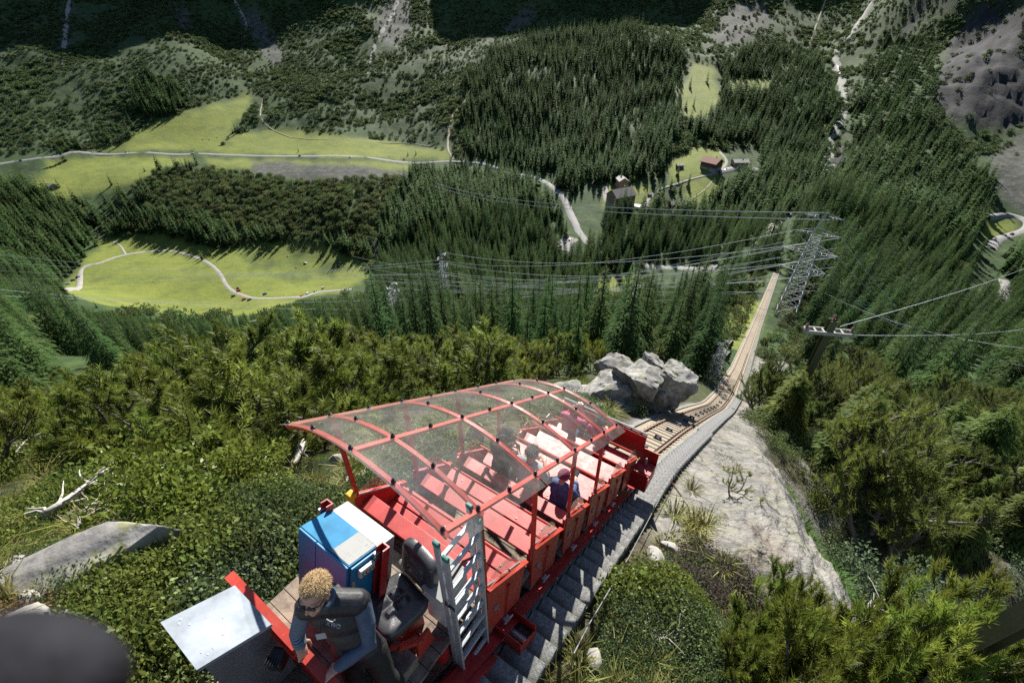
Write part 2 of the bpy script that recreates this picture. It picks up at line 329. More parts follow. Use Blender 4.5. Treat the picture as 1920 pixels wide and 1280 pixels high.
# near cover: slab rock with moss and soil patches; a soil and litter band elsewhere
mossy = fbm(GX * .9, GY * .9, 4, 15)
veg_gap = inpoly(PX + fbm(GX * 1.4, GY * 1.4, 3, 51) * 22, PY + fbm(GX * 1.4 + 7, GY * 1.4, 3, 52) * 22, [(1085, 1290), (1090, 1160), (1250, 1060), (1290, 1010), (1370, 1050), (1420, 1110), (1440, 1160), (1420, 1290)]) & (RRg < 16)
bare = inpoly(PX + fbm(GX * 2, GY * 2, 3, 53) * 25, PY + fbm(GX * 2 + 7, GY * 2, 3, 54) * 25, [(1170, 1130), (1230, 1030), (1290, 1020), (1270, 1080), (1200, 1150)]) & (RRg < 16)
slab_rock = np.clip(slabm * sstep(-.35, -.1, mossy + .85), 0, 1)
slab_rock = np.where(veg_gap & ~bare, slab_rock * .12, slab_rock)
cR = np.maximum(cR, slab_rock); cliff = nr * sstep(.8, 2.2, GV - edge) * sstep(.1, .4, fbm(GX * .5, GY * .5, 3, 61)); cR = np.maximum(cR, cliff * .8)
bed = (1 - sstep(.9, 1.3, dv)) * (GA > -9) * (GA < 205); cS = np.maximum(cS, np.where(RRg < 24, bed, 0)); cR = np.where(bed > .5, 0, cR)
GZ[:, -1] = GZ[:, -2]
def ground(x, y):
    x = np.asarray(x, float); y = np.asarray(y, float)
    return _bil(GZ, TH[0], TH[1] - TH[0], LR[0], LR[1] - LR[0], np.arctan2(x, y), np.log(np.maximum(np.hypot(x, y), .51)))
def pix_ground(px, py, rmin=1.2):
    d = ray(px, py); h = math.hypot(d[0], d[1]); th = math.atan2(d[0], d[1]); t = -d[2] / h
    rr = np.exp(np.linspace(math.log(rmin), LR[-1], 3000)); z = ground(np.sin(th) * rr, np.cos(th) * rr)
    hit = np.nonzero(z >= -t * rr)[0]; k = hit[0] if len(hit) else len(rr) - 1
    return Vector((math.sin(th) * rr[k], math.cos(th) * rr[k], float(z[k])))

def terrain_material():
    m = bpy.data.materials.new('mountain_ground'); m.use_nodes = True; N = m.node_tree.nodes; L = m.node_tree.links; b = N['Principled BSDF']
    b.inputs['Roughness'].default_value = .9; b.inputs['Specular IOR Level'].default_value = .25
    g = N.new('ShaderNodeNewGeometry'); at_ = N.new('ShaderNodeAttribute'); at_.attribute_name = 'cover'; sp = N.new('ShaderNodeSeparateColor'); L.new(at_.outputs['Color'], sp.inputs[0])
    def noise(scale, det=6, rough=.6, vec=None):
        n = N.new('ShaderNodeTexNoise'); n.inputs['Scale'].default_value = scale; n.inputs['Detail'].default_value = det; n.inputs['Roughness'].default_value = rough; L.new(vec or g.outputs['Position'], n.inputs['Vector']); return n.outputs['Fac']
    def ramp(f, stops):
        r = N.new('ShaderNodeValToRGB'); e = r.color_ramp.elements
        e[0].position, e[0].color = stops[0][0], (*stops[0][1], 1); e[1].position, e[1].color = stops[-1][0], (*stops[-1][1], 1)
        for p, c in stops[1:-1]: k = e.new(p); k.color = (*c, 1)
        L.new(f, r.inputs[0]); return r.outputs[0]
    def mix(f, a, b_, t='MIX'):
        x = N.new('ShaderNodeMix'); x.data_type = 'RGBA'; x.blend_type = t
        if isinstance(f, float): x.inputs[0].default_value = f
        else: L.new(f, x.inputs[0])
        for s_, k in ((a, 6), (b_, 7)):
            if isinstance(s_, tuple): x.inputs[k].default_value = (*s_, 1)
            else: L.new(s_, x.inputs[k])
        return x.outputs[2]
    nm = N.new('ShaderNodeMapRange'); L.new(noise(.25, 8, .65), nm.inputs[0]); n_s = noise(3.0, 8, .7)
    under = ramp(noise(.09, 9, .7), [(.3, (.009, .022, .005)), (.5, (.021, .045, .010)), (.70, (.050, .080, .017))])
    litter = ramp(n_s, [(.32, (.022, .016, .010)), (.5, (.055, .045, .024)), (.66, (.10, .085, .05))])
    ln = N.new('ShaderNodeVectorMath'); ln.operation = 'LENGTH'; L.new(g.outputs['Position'], ln.inputs[0])
    dr = N.new('ShaderNodeMapRange'); dr.inputs[1].default_value = 14; dr.inputs[2].default_value = 60; L.new(ln.outputs['Value'], dr.inputs[0])
    base = mix(dr.outputs[0], litter, under)
    grass = ramp(noise(.045, 9, .68), [(.30, (.060, .076, .014)), (.44, (.105, .128, .016)), (.58, (.145, .168, .020)), (.72, (.175, .175, .036))])
    grass = mix(.35, grass, ramp(noise(.7, 6, .7), [(.38, (.055, .08, .018)), (.62, (.15, .18, .04))]))
    rock = ramp(noise(.8, 10, .72), [(.28, (.07, .07, .072)), (.45, (.17, .165, .155)), (.58, (.26, .25, .235)), (.75, (.34, .33, .31))])
    lich = ramp(noise(1.7, 8, .7), [(.50, (0, 0, 0)), (.60, (1, 1, 1))]); rock = mix(lich, rock, mix(n_s, (.17, .17, .12), (.29, .285, .245)))
    nearrock = ramp(noise(9.0, 8, .75), [(.36, (.35, .35, .35)), (.5, (.85, .85, .85)), (.68, (1.15, 1.12, 1.08))]); rock = mix(.8, rock, nearrock, 'MULTIPLY')
    wv_ = N.new('ShaderNodeVectorMath'); wv_.operation = 'MULTIPLY_ADD'; nv = N.new('ShaderNodeTexNoise'); nv.inputs['Scale'].default_value = 1.3; nv.inputs['Detail'].default_value = 6; L.new(g.outputs['Position'], nv.inputs[0]); L.new(nv.outputs['Color'], wv_.inputs[0]); wv_.inputs[1].default_value = (1.6, 1.6, 1.6); L.new(g.outputs['Position'], wv_.inputs[2])
    mp_ = N.new('ShaderNodeMapping'); mp_.inputs['Rotation'].default_value = (0, 0, .6); mp_.inputs['Scale'].default_value = (2.2, .6, .9); L.new(wv_.outputs[0], mp_.inputs[0])
    vo = N.new('ShaderNodeTexVoronoi'); vo.feature = 'DISTANCE_TO_EDGE'; vo.inputs['Scale'].default_value = .42; L.new(mp_.outputs[0], vo.inputs[0])
    crk = ramp(vo.outputs['Distance'], [(.0, (.22, .21, .19)), (.008, (.6, .59, .56)), (.02, (1, 1, 1))]); rock = mix(ramp(noise(.9, 3, .5), [(.42, (.1, .1, .1)), (.58, (1, 1, 1))]), rock, mix(1.0, rock, crk, 'MULTIPLY'))
    rust = ramp(noise(.55, 5, .6), [(.57, (0, 0, 0)), (.70, (1, 1, 1))]); rock = mix(rust, rock, mix(.28, rock, (.28, .20, .13)))
    scree = ramp(noise(.9, 10, .78), [(.30, (.055, .055, .058)), (.5, (.19, .19, .185)), (.68, (.33, .33, .32))])
    vr = N.new('ShaderNodeTexVoronoi'); vr.inputs['Scale'].default_value = .45; L.new(g.outputs['Position'], vr.inputs[0])
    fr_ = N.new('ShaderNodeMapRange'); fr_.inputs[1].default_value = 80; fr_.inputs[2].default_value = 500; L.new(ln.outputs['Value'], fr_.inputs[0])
    rock = mix(fr_.outputs[0], rock, ramp(noise(.05, 10, .75), [(.32, (.006, .007, .009)), (.5, (.017, .018, .022)), (.66, (.045, .046, .050))]))  # far rock and scree: shade of the right-hand cliff put into a darker colour
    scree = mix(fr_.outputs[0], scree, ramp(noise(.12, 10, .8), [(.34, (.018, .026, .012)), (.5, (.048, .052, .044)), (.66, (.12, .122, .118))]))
    col = mix(sp.outputs[0], base, grass); col = mix(sp.outputs[2], col, scree); col = mix(sp.outputs[1], col, rock)
    L.new(col, b.inputs['Base Color'])
    b3 = N.new('ShaderNodeBump'); b3.inputs['Strength'].default_value = .8; b3.inputs['Distance'].default_value = .05; crb = ramp(vo.outputs['Distance'], [(.0, (0, 0, 0)), (.03, (1, 1, 1))]); L.new(crb, b3.inputs['Height']); bp = N.new('ShaderNodeBump'); bp.inputs['Strength'].default_value = .7; bp.inputs['Distance'].default_value = .06; L.new(noise(6.0, 10, .75), bp.inputs['Height'])
    b2 = N.new('ShaderNodeBump'); b2.inputs['Strength'].default_value = .5; b2.inputs['Distance'].default_value = 2.2; L.new(noise(.16, 8, .72), b2.inputs['Height']); L.new(b2.outputs[0], b3.inputs['Normal']); L.new(b3.outputs[0], bp.inputs['Normal']); L.new(bp.outputs[0], b.inputs['Normal'])
    m.cycles.displacement_method = 'BUMP'
    return m
M_TERR = terrain_material()
_idx = np.arange(NT * NR).reshape(NT, NR)
_faces = np.stack([_idx[:-1, :-1], _idx[1:, :-1], _idx[1:, 1:], _idx[:-1, 1:]], -1).reshape(-1, 4)[:, ::-1]
me = np_mesh('mountain_terrain', np.stack([GX, GY, GZ], -1).reshape(-1, 3), _faces, M_TERR, smooth=True)
ca = me.color_attributes.new('cover', 'FLOAT_COLOR', 'POINT')
ca.data.foreach_set('color', np.stack([blur(cG), blur(cR), blur(cS), np.ones_like(cG)], -1).reshape(-1).astype(np.float32))
structure(link('mountain_terrain', me))
# ------------------------------------------------------------------ shared materials for built things
def paint_red(name, col=(.50, .018, .014), rough=.42):
    m = mat(name, col, rough, var=.12, scale=5, bump=.06, bscale=60, spec=.5)
    N = m.node_tree.nodes; L = m.node_tree.links; b = N['Principled BSDF']; src = b.inputs['Base Color'].links[0].from_socket
    tc = N.new('ShaderNodeTexCoord'); n = N.new('ShaderNodeTexNoise'); n.inputs['Scale'].default_value = 38; n.inputs['Detail'].default_value = 8; n.inputs['Roughness'].default_value = .8; L.new(tc.outputs['Object'], n.inputs[0])
    r = N.new('ShaderNodeValToRGB'); r.color_ramp.elements[0].position = .63; r.color_ramp.elements[1].position = .68; L.new(n.outputs[0], r.inputs[0])
    x = N.new('ShaderNodeMix'); x.data_type = 'RGBA'; x.inputs[7].default_value = (.55, .33, .28, 1); L.new(r.outputs[0], x.inputs[0]); L.new(src, x.inputs[6]); L.new(x.outputs[2], b.inputs['Base Color'])
    fd = N.new('ShaderNodeTexNoise'); fd.inputs['Scale'].default_value = 3.1; fd.inputs['Detail'].default_value = 9; fd.inputs['Roughness'].default_value = .75; L.new(tc.outputs['Object'], fd.inputs[0]); fm = N.new('ShaderNodeMapRange'); fm.inputs[1].default_value = .48; fm.inputs[2].default_value = .75; fm.inputs[4].default_value = .55; L.new(fd.outputs[0], fm.inputs[0])
    x2 = N.new('ShaderNodeMix'); x2.data_type = 'RGBA'; x2.inputs[7].default_value = (.33, .085, .065, 1); L.new(fm.outputs[0], x2.inputs[0]); L.new(x.outputs[2], x2.inputs[6]); L.new(x2.outputs[2], b.inputs['Base Color'])
    n3 = N.new('ShaderNodeTexNoise'); n3.inputs['Scale'].default_value = 9; n3.inputs['Detail'].default_value = 5; L.new(tc.outputs['Object'], n3.inputs[0])
    mr = N.new('ShaderNodeMapRange'); mr.inputs[3].default_value = rough - .12; mr.inputs[4].default_value = rough + .16; L.new(n3.outputs[0], mr.inputs[0]); L.new(mr.outputs[0], b.inputs['Roughness'])
    return m
M_RED = paint_red('red_paint', (.36, .012, .012)); M_SEAT = paint_red('red_bench_paint', (.36, .020, .018), .44); M_FRAME = paint_red('orange_red_paint', (.40, .030, .015), .45)
M_STEEL = mat('galvanised_steel', (.42, .44, .46), .42, .85, var=.12, scale=14, bump=.05); M_ALU = mat('aluminium', (.52, .53, .55), .42, .5, var=.08, scale=20)
M_STAIN = mat('stainless_sheet', (.40, .42, .44), .34, .8, var=.10, scale=3, bump=.03, bscale=14)
M_BLUE = mat('blue_enamel', (.012, .175, .36), .45, var=.07, scale=4); M_WHITE = mat('white_enamel', (.25, .25, .245), .45, var=.06); M_GREYBOX = mat('grey_enamel', (.50, .51, .50), .4, var=.06)
M_BLACK = mat('black_rubber', (.012, .012, .014), .42, var=.2, scale=8, bump=.05); M_VINYL = mat('black_vinyl', (.045, .045, .05), .30, var=.15, scale=10, bump=.08, bscale=90)
M_WOOD = mat('weathered_planks', (.21, .165, .125), .8, var=.35, scale=7, bump=.3, bscale=22); M_TIMBER = mat('old_timber', (.16, .10, .06), .85, var=.3, scale=5, bump=.3)
M_YEL = mat('yellow_paint', (.62, .36, .02), .5); M_RUST = mat('rusty_rail', (.20, .085, .04), .7, var=.3, scale=9, bump=.2); M_RAILTOP = mat('worn_rail_top', (.34, .26, .20), .4, .5, var=.2, scale=12)
def acrylic(name, dust=.06, tint=(.95, .97, .965)):
    m = bpy.data.materials.new(name); m.use_nodes = True; N = m.node_tree.nodes; L = m.node_tree.links
    for n in list(N):
        if n.type == 'BSDF_PRINCIPLED': N.remove(n)
    o = N['Material Output']; t = N.new('ShaderNodeBsdfTransparent'); t.inputs[0].default_value = (*tint, 1)
    g = N.new('ShaderNodeBsdfGlossy'); g.inputs['Roughness'].default_value = .20; g.inputs[0].default_value = (1, 1, 1, 1)
    d = N.new('ShaderNodeBsdfDiffuse'); d.inputs[0].default_value = (.75, .76, .74, 1); tl = N.new('ShaderNodeBsdfTranslucent'); tl.inputs[0].default_value = (.8, .8, .78, 1)
    dd = N.new('ShaderNodeMixShader'); dd.inputs[0].default_value = .5; L.new(d.outputs[0], dd.inputs[1]); L.new(tl.outputs[0], dd.inputs[2])
    tc = N.new('ShaderNodeTexCoord'); n1 = N.new('ShaderNodeTexNoise'); n1.inputs['Scale'].default_value = 2.2; n1.inputs['Detail'].default_value = 8; n1.inputs['Roughness'].default_value = .7; L.new(tc.outputs['Object'], n1.inputs[0])
    wv = N.new('ShaderNodeTexNoise'); wv.inputs['Scale'].default_value = 120; wv.inputs['Detail'].default_value = 2; mp = N.new('ShaderNodeMapping'); mp.inputs['Scale'].default_value = (1, .035, 1); mp.inputs['Rotation'].default_value = (0, 0, .5); L.new(tc.outputs['Object'], mp.inputs[0]); L.new(mp.outputs[0], wv.inputs[0])
    r1 = N.new('ShaderNodeMapRange'); r1.inputs[1].default_value = .4; r1.inputs[2].default_value = .8; r1.inputs[3].default_value = dust * .5; r1.inputs[4].default_value = dust * 2.2; L.new(n1.outputs[0], r1.inputs[0])
    r2 = N.new('ShaderNodeMapRange'); r2.inputs[1].default_value = .70; r2.inputs[2].default_value = .76; r2.inputs[3].default_value = 0; r2.inputs[4].default_value = .22; L.new(wv.outputs[0], r2.inputs[0])
    ad = N.new('ShaderNodeMath'); ad.operation = 'ADD'; ad.use_clamp = True; L.new(r1.outputs[0], ad.inputs[0]); L.new(r2.outputs[0], ad.inputs[1])
    lw = N.new('ShaderNodeLayerWeight'); pw = N.new('ShaderNodeMath'); pw.operation = 'POWER'; pw.inputs[1].default_value = 4.0; L.new(lw.outputs['Facing'], pw.inputs[0]); fr = N.new('ShaderNodeMath'); fr.operation = 'MULTIPLY_ADD'; fr.inputs[1].default_value = .75; fr.inputs[2].default_value = .05; L.new(pw.outputs[0], fr.inputs[0])
    m1 = N.new('ShaderNodeMixShader'); L.new(fr.outputs[0], m1.inputs[0]); L.new(t.outputs[0], m1.inputs[1]); L.new(g.outputs[0], m1.inputs[2])
    m2 = N.new('ShaderNodeMixShader'); L.new(ad.outputs[0], m2.inputs[0]); L.new(m1.outputs[0], m2.inputs[1]); L.new(dd.outputs[0], m2.inputs[2]); L.new(m2.outputs[0], o.inputs['Surface'])
    return m
M_ACR = acrylic('scratched_acrylic', .095); M_ACR2 = acrylic('clear_acrylic', .008)

# ------------------------------------------------------------------ the funicular car
CB = (3.5, -2.28, 6.56)
car = empty('funicular_car', tw(CB[0], CB[1], -CB[2]), -AZ)
tag(car, 'red open funicular car with bench rows and a clear curved canopy', 'funicular')
def cp(x, a, d): return Vector((x, a - CB[0], CB[2] - d))
HW = .88
LED = [(1.67 + .82 * i, 4.42 + .455 * i) for i in range(6)]      # ledge (a, d) of each row
SL = math.atan(.547)
for sx in (-1, 1):      # chassis
    b = MB(); x = sx * .91
    def bl(a): return 5.95 + .547 * (a - 2.49)
    b.hexa([cp(x - .04, .75, bl(.75)), cp(x + .04, .75, bl(.75)), cp(x + .04, 6.95, bl(6.95)), cp(x - .04, 6.95, bl(6.95)), cp(x - .04, .75, bl(.75) - .17), cp(x + .04, .75, bl(.75) - .17), cp(x + .04, 6.95, bl(6.95) - .17), cp(x - .04, 6.95, bl(6.95) - .17)])
    b.hexa([cp(x - .06, .75, bl(.75) - .172), cp(x + .09, .75, bl(.75) - .172), cp(x + .09, 6.95, bl(6.95) - .172), cp(x - .06, 6.95, bl(6.95) - .172), cp(x - .06, .75, bl(.75) - .186), cp(x + .09, .75, bl(.75) - .186), cp(x + .09, 6.95, bl(6.95) - .186), cp(x - .06, 6.95, bl(6.95) - .186)])
    bm_ = b.build('chassis_beam', M_RED, car)
    for k in range(14):
        a = 1.3 + k * .41; q = MB(); q.tube([cp(x + sx * .05 + .03 * math.cos(t) * 0, a + .028 * math.cos(t), bl(a) - .12 + .028 * math.sin(t)) + Vector((.02 * sx, 0, 0)) for t in np.linspace(0, 6.0, 9)], .006, 5)
        q.build('lashing_ring', M_STEEL, bm_)
    for a in (1.9, 5.6):      # wheels under the beam
        q = MB(); q.lathe([(.05, -.05), (.16, -.05), (.16, .02), (.20, .02), (.20, .05), (.05, .05)], cp(sx * .45, a, bl(a) - .10), 20, Matrix.Rotation(R(90) * sx, 3, 'Y')); q.build('wheel', M_STEEL, car)
for i, (la, ld) in enumerate(LED):
    b = MB(); b.box(cp(0, la, ld + .018), (2 * HW - .03, .19, .036), bev=.006); led = b.build('bench_ledge', M_SEAT, car)
    b = MB(); b.hexa([cp(-HW + .02, la + .12, ld + .37), cp(HW - .02, la + .12, ld + .37), cp(HW - .02, la + .14, ld + .37), cp(-HW + .02, la + .14, ld + .37), cp(-HW + .02, la + .06, ld + .037), cp(HW - .02, la + .06, ld + .037), cp(HW - .02, la + .08, ld + .037), cp(-HW + .02, la + .08, ld + .037)]); b.build('backrest', M_RED, car)
    for k, (o, w) in enumerate(((.235, .19), (.455, .21))):
        b = MB(); b.box(cp(0, la + o, ld + .375), (2 * HW - .05, w, .03), bev=.005); p = b.build('seat_plank', M_SEAT, car)
        if k == 1:
            for xx in (-.6, -.1, .35, .7):
                q = MB(); q.lathe([(.012, 0), (.012, .006), (.004, .010)], cp(xx, la + o + random.uniform(-.06, .06), ld + .3598), 8); q.build('bolt', M_STEEL, p)
    b = MB(); b.tube([cp(-.75, la + .345, ld + .405), cp(.75, la + .345, ld + .405)], .012, 8); b.build('seat_tube', M_STEEL, car)
    for xx in (-.7, .7):
        b = MB(); b.box(cp(xx, la + .3, ld + .61), (.04, .3, .43)); b.build('seat_support', M_RED, car)
    b = MB(); b.tube([cp(-HW + .02, la + .37, ld + .03), cp(HW - .02, la + .37, ld + .03)], .017, 8); b.build('lap_bar', M_FRAME, car)
    for k in range(5):
        b = MB(); b.box(cp(0, la + .02 + k * .162, ld + .84 + (k % 2) * .003), (2 * HW - .02, .150, .028)); b.build('floor_board', M_WOOD, car)
    for sx in (-1, 1):
        x = sx * HW
        b = MB(); b.prism([cp(x, la - .07, ld - .15), cp(x, la + .13, ld - .05), cp(x, la + .58, ld + .34), cp(x, la + .47, ld + .97), cp(x, la - .10, ld + .66)], (sx * .022, 0, 0)); pn = b.build('side_panel', M_FRAME if sx > 0 else M_RED, car)
        b = MB(); b.bar(cp(x + sx * .03, la - .08, ld - .16), cp(x + sx * .03, la + .59, ld + .33), .055, .02); b.build('panel_rim', M_FRAME, pn)
        b = MB(); b.tube([cp(x + sx * .038, la + .25, ld + .28), cp(x + sx * .038, la + .20, ld + .62), cp(x + sx * .038, la + .19, ld + .84)], .008, 6); b.box(cp(x + sx * .035, la + .25, ld + .28), (.03, .03, .05)); b.build('latch_rod', M_RED, pn)
        b = MB(); b.box(cp(x + sx * .034, la + .03, ld + .34), (.02, .05, .05)); b.tube([cp(x + sx * .05, la + .03, ld + .34), cp(x + sx * .05, la + .07, ld + .46)], .006, 6); b.build('latch', M_STEEL, pn)
        b = MB(); b.box(cp(x + sx * .05, la + .18, ld + .85), (.05, .07, .05)); b.tube([cp(x + sx * .07, la + .12, ld + .84), cp(x + sx * .07, la + .27, ld + .90)], .01, 6); b.build('hinge', M_STEEL, pn)
        b = MB(); pts = [(-.06, -.16), (.02, -.22), (.14, -.22), (.27, -.16), (.37, -.07), (.43, .03), (.47, .15), (.50, .25)]
        b.prism([cp(x - sx * .004, la + p, ld + q) for p, q in pts], (sx * .006, 0, 0)); b.build('side_shield', M_ACR2, car)
        b = MB(); b.bar(cp(x, la - .06, ld - .165), cp(x, la + .50, ld + .245), .014, .018); b.build('shield_clamp', M_WHITE, car)
        b = MB(); b.box(cp(x, la - .09, ld - .05), (.03, .07, .22)); b.build('armrest_bracket', M_RED, car)
# canopy
def cz(a): return 2.93 + .55 * (a - 1.25)
XL, XR = -.99, .93
def arch(x): t = (x - (XL + XR) / 2) / ((XR - XL) / 2); return .30 * (1 - t * t) - .02
BOWS = [1.22, 1.60, 2.45, 3.33, 4.23, 4.72]; PURL = [-.93, -.02, .86]
for a in BOWS:
    b = MB(); xs = np.linspace(XL + .03, XR - .03, 18)
    for q0, q1 in zip(xs[:-1], xs[1:]): b.bar(cp(q0, a, cz(a) - arch(q0)), cp(q1, a, cz(a) - arch(q1)), .034, .034, (0, 1, 0))
    b.build('canopy_bow', M_FRAME, car)
for x in PURL:
    b = MB(); b.bar(cp(x, 1.24, cz(1.24) - arch(x) - .002), cp(x, 4.71, cz(4.71) - arch(x) - .002), .045, .028); b.build('canopy_rail', M_FRAME, car)
for a0, a1 in ((1.17, 2.44), (2.46, 3.32), (3.34, 4.22), (4.24, 4.80)):
    b = MB(); n = 22; xs = np.linspace(XL - .05, XR + .06, n); V_ = []
    for a in (a0, a1): V_ += [cp(x, a, cz(a) - arch(x) - .030) for x in xs]
    b.add(V_, [(k, k + 1, n + k + 1, n + k) for k in range(n - 1)]); b.build('canopy_sheet', M_ACR, car, smooth=True)
for a in BOWS + [2.02, 2.9, 3.8]:
    for x in PURL + ([-.5, .42] if a in BOWS else []):
        b = MB(); zz = cz(a) - arch(x) - .031; b.lathe([(.020, 0), (.020, .014), (.010, .020), (.010, .036), (.004, .040)], cp(x, a, zz), 10); b.build('canopy_fastener', M_BLACK, car)
for a in BOWS[1:5]:
    for x, lo in ((.87, .62), (-.90, .62)):
        b = MB(); db = 4.42 + .555 * (a - 1.67) + lo; b.box(cp(x, a, (cz(a) - arch(x) + db) / 2), (.042, .042, db - (cz(a) - arch(x)) - .02), bev=.004); b.build('canopy_post', M_FRAME, car)
b = MB(); b.box(cp(-.92, 1.55, 4.25), (.10, .08, .10), bev=.01); b.tube([cp(-.93, 1.53, 4.28), cp(-.95, 1.45, 4.5), cp(-.95, 1.42, 4.75)], .022, 8); b.build('yellow_bracket', M_YEL, car)['label'] = 'yellow painted post bracket'
# rear deck of planks and rear wall
for k in range(8):
    b = MB(); b.box(cp(-.04 + random.uniform(-.004, .004), .36 + k * .152, 4.612 + (k % 2) * .004), (1.66, .146, .034), bev=.003); b.build('deck_plank', M_WOOD, car)
b = MB(); b.box(cp(.15, .29, 4.18), (1.44, .025, .92)); b.box(cp(-.62, .29, 4.1), (.22, .025, .8)); rw = b.build('rear_wall', M_RED, car)
b = MB(); b.bar(cp(-.72, .285, 3.70), cp(.87, .285, 3.70), .075, .03); b.build('wall_rail', M_FRAME, rw)
b = MB(); b.box(cp(-.40, .24, 3.70), (.12, .04, .012)); b.build('hinge', M_ALU, rw)
b = MB()
for k in range(9): b.box(cp(-.08 + .034 * k, .245, 3.78), (.006, .035, .05))
b.box(cp(.06, .25, 3.81), (.32, .03, .014)); b.build('vent_grille', M_FRAME, rw)
b = MB(); b.box(cp(.06, .17, 3.86), (.12, .13, .11), Matrix.Rotation(.5, 3, 'Z'), bev=.02)
for k in range(5): b.box(cp(.03 + k * .02, .115 + k * .008, 3.83), (.008, .05, .07), Matrix.Rotation(.5, 3, 'Z'))
b.build('rear_lamp', M_BLACK, car)
# stainless box behind the rear wall
x0, x1 = -.56, -.06
b = MB(); b.hexa([cp(x0 + .02, -.15, 4.4), cp(x1 - .02, -.15, 4.4), cp(x1 - .02, .25, 4.4), cp(x0 + .02, .25, 4.4), cp(x0 + .02, -.15, 3.47), cp(x1 - .02, -.15, 3.47), cp(x1 - .02, .25, 3.68), cp(x0 + .02, .25, 3.68)]); sb = b.build('stainless_box', M_STAIN, car)
b = MB(); b.hexa([cp(x0, -.185, 3.447), cp(x1, -.185, 3.447), cp(x1, .262, 3.675), cp(x0, .262, 3.675), cp(x0, -.185, 3.415), cp(x1, -.185, 3.415), cp(x1, .262, 3.643), cp(x0, .262, 3.643)]); lid = b.build('lid', mat('scratched_lid_sheet', (.215, .245, .285), .62, 0.0, var=.22, scale=3.5, bump=.05, bscale=9, spec=.2), sb)
for xx, aa in ((-.50, -.10), (-.47, -.12), (-.42, -.08), (-.16, -.12), (-.12, -.10), (-.14, -.06), (-.20, .02), (-.33, .08)):
    q = MB(); q.lathe([(.008, 0), (.007, .003), (.002, .005)], cp(xx, aa, 3.415 + .51 * (aa + .185)), 8); q.build('rivet', M_ALU, lid)
# blue and white cabinets, leaning downhill
TM = Matrix.Rotation(-R(16.7), 3, 'X')
def cab(x0, x1, y0, y1, z0, z1): # box in the cabinet's own tilted frame; origin at the middle of its top
    o = cp(-.205, .98, 3.605); c = Vector(((x0 + x1) / 2, (y0 + y1) / 2, (z0 + z1) / 2)); return o + TM @ c, (x1 - x0, y1 - y0, z1 - z0)
cabn = MB(); c, d = cab(-.315, .315, -.135, .155, -.98, -.012); cabn.box(c, d, TM, bev=.008); cabo = cabn.build('blue_cabinet', M_BLUE, car)
for s0, s1, lab in ((-.317, -.085, 0), (-.078, .317, 1)):
    b = MB(); c, d = cab(s0, s1, -.158, -.137, -.97, -.004); b.box(c, d, TM, bev=.006); b.build('cabinet_door', M_BLUE, cabo)
b = MB(); c, d = cab(-.317, .317, -.134, .157, -.010, .0); b.box(c, d, TM, bev=.003); b.build('cabinet_top', mat('blue_top_enamel', (.03, .19, .36), .6, var=.14, scale=5, spec=.15), cabo)
b = MB(); c, d = cab(.319, .340, -.125, .145, -.96, -.02); b.box(c, d, TM, bev=.006); b.build('cabinet_door', M_BLUE, cabo)
for xx_ in (-.11, -.05):
    b = MB(); c, d = cab(xx_ - .012, xx_ + .012, -.172, -.159, -.42, -.32); b.box(c, d, TM, bev=.004); b.build('door_handle', M_STEEL, cabo)
for zz_ in (-.2, -.75):
    b = MB(); c, d = cab(.341, .349, -.12, -.09, zz_ - .04, zz_ + .04); b.box(c, d, TM, bev=.002); b.build('hinge', M_STEEL, cabo)
b = MB(); c, d = cab(-.31, .325, .165, .345, -.98, -.02); b.box(c, d, TM, bev=.006); wc = b.build('white_cabinet', M_WHITE, car)
def chart_mat():
    m = mat('printed_chart', (.46, .46, .45), .7, var=.02); N = m.node_tree.nodes; L = m.node_tree.links; b = N['Principled BSDF']; tc = N.new('ShaderNodeTexCoord')
    br = N.new('ShaderNodeTexBrick'); br.inputs['Color1'].default_value = (.10, .10, .10, 1); br.inputs['Color2'].default_value = (.30, .26, .08, 1); br.inputs['Mortar'].default_value = (.27, .27, .265, 1)
    br.inputs['Scale'].default_value = 1; br.inputs['Mortar Size'].default_value = .012; br.inputs['Brick Width'].default_value = .028; br.inputs['Row Height'].default_value = .05; L.new(tc.outputs['Object'], br.inputs[0])
    n = N.new('ShaderNodeTexNoise'); n.inputs['Scale'].default_value = 9; L.new(tc.outputs['Object'], n.inputs[0]); r = N.new('ShaderNodeMapRange'); r.inputs[1].default_value = .5; r.inputs[2].default_value = .56; L.new(n.outputs[0], r.inputs[0])
    x = N.new('ShaderNodeMix'); x.data_type = 'RGBA'; x.inputs[6].default_value = (.27, .27, .265, 1); L.new(r.outputs[0], x.inputs[0]); L.new(br.outputs[0], x.inputs[7]); L.new(x.outputs[2], b.inputs['Base Color']); return m
b = MB(); c, d = cab(.085, .305, -.125, .15, .002, .005); b.box(c, d, TM); b.build('printed_chart', chart_mat(), cabo)['label'] = 'white printed chart with rows of small boxes'
b = MB(); c, d = cab(.341, .385, -.07, .08, -.14, -.06); b.box(c, d, TM, bev=.008); pb = b.build('button_panel', M_GREYBOX, cabo)
for k, cc in enumerate(((.02, .20, .06), (.5, .02, .02), (.02, .16, .05), (.30, .28, .05))):
    b = MB(); c, d = cab(.386, .400, -.053 + k * .033, -.033 + k * .033, -.112, -.092); b.box(c, d, TM, bev=.005); b.build('button', mat('button_colour', cc, .4), pb)
b = MB(); o = [cab(.36, .36, y, y, z, z)[0] for y, z in ((.08, -.08), (.115, -.06), (.14, -.09), (.15, -.2), (.20, -.36), (.24, -.5))]; b.tube(o, .008, 6); b.build('cable', M_WHITE, pb)
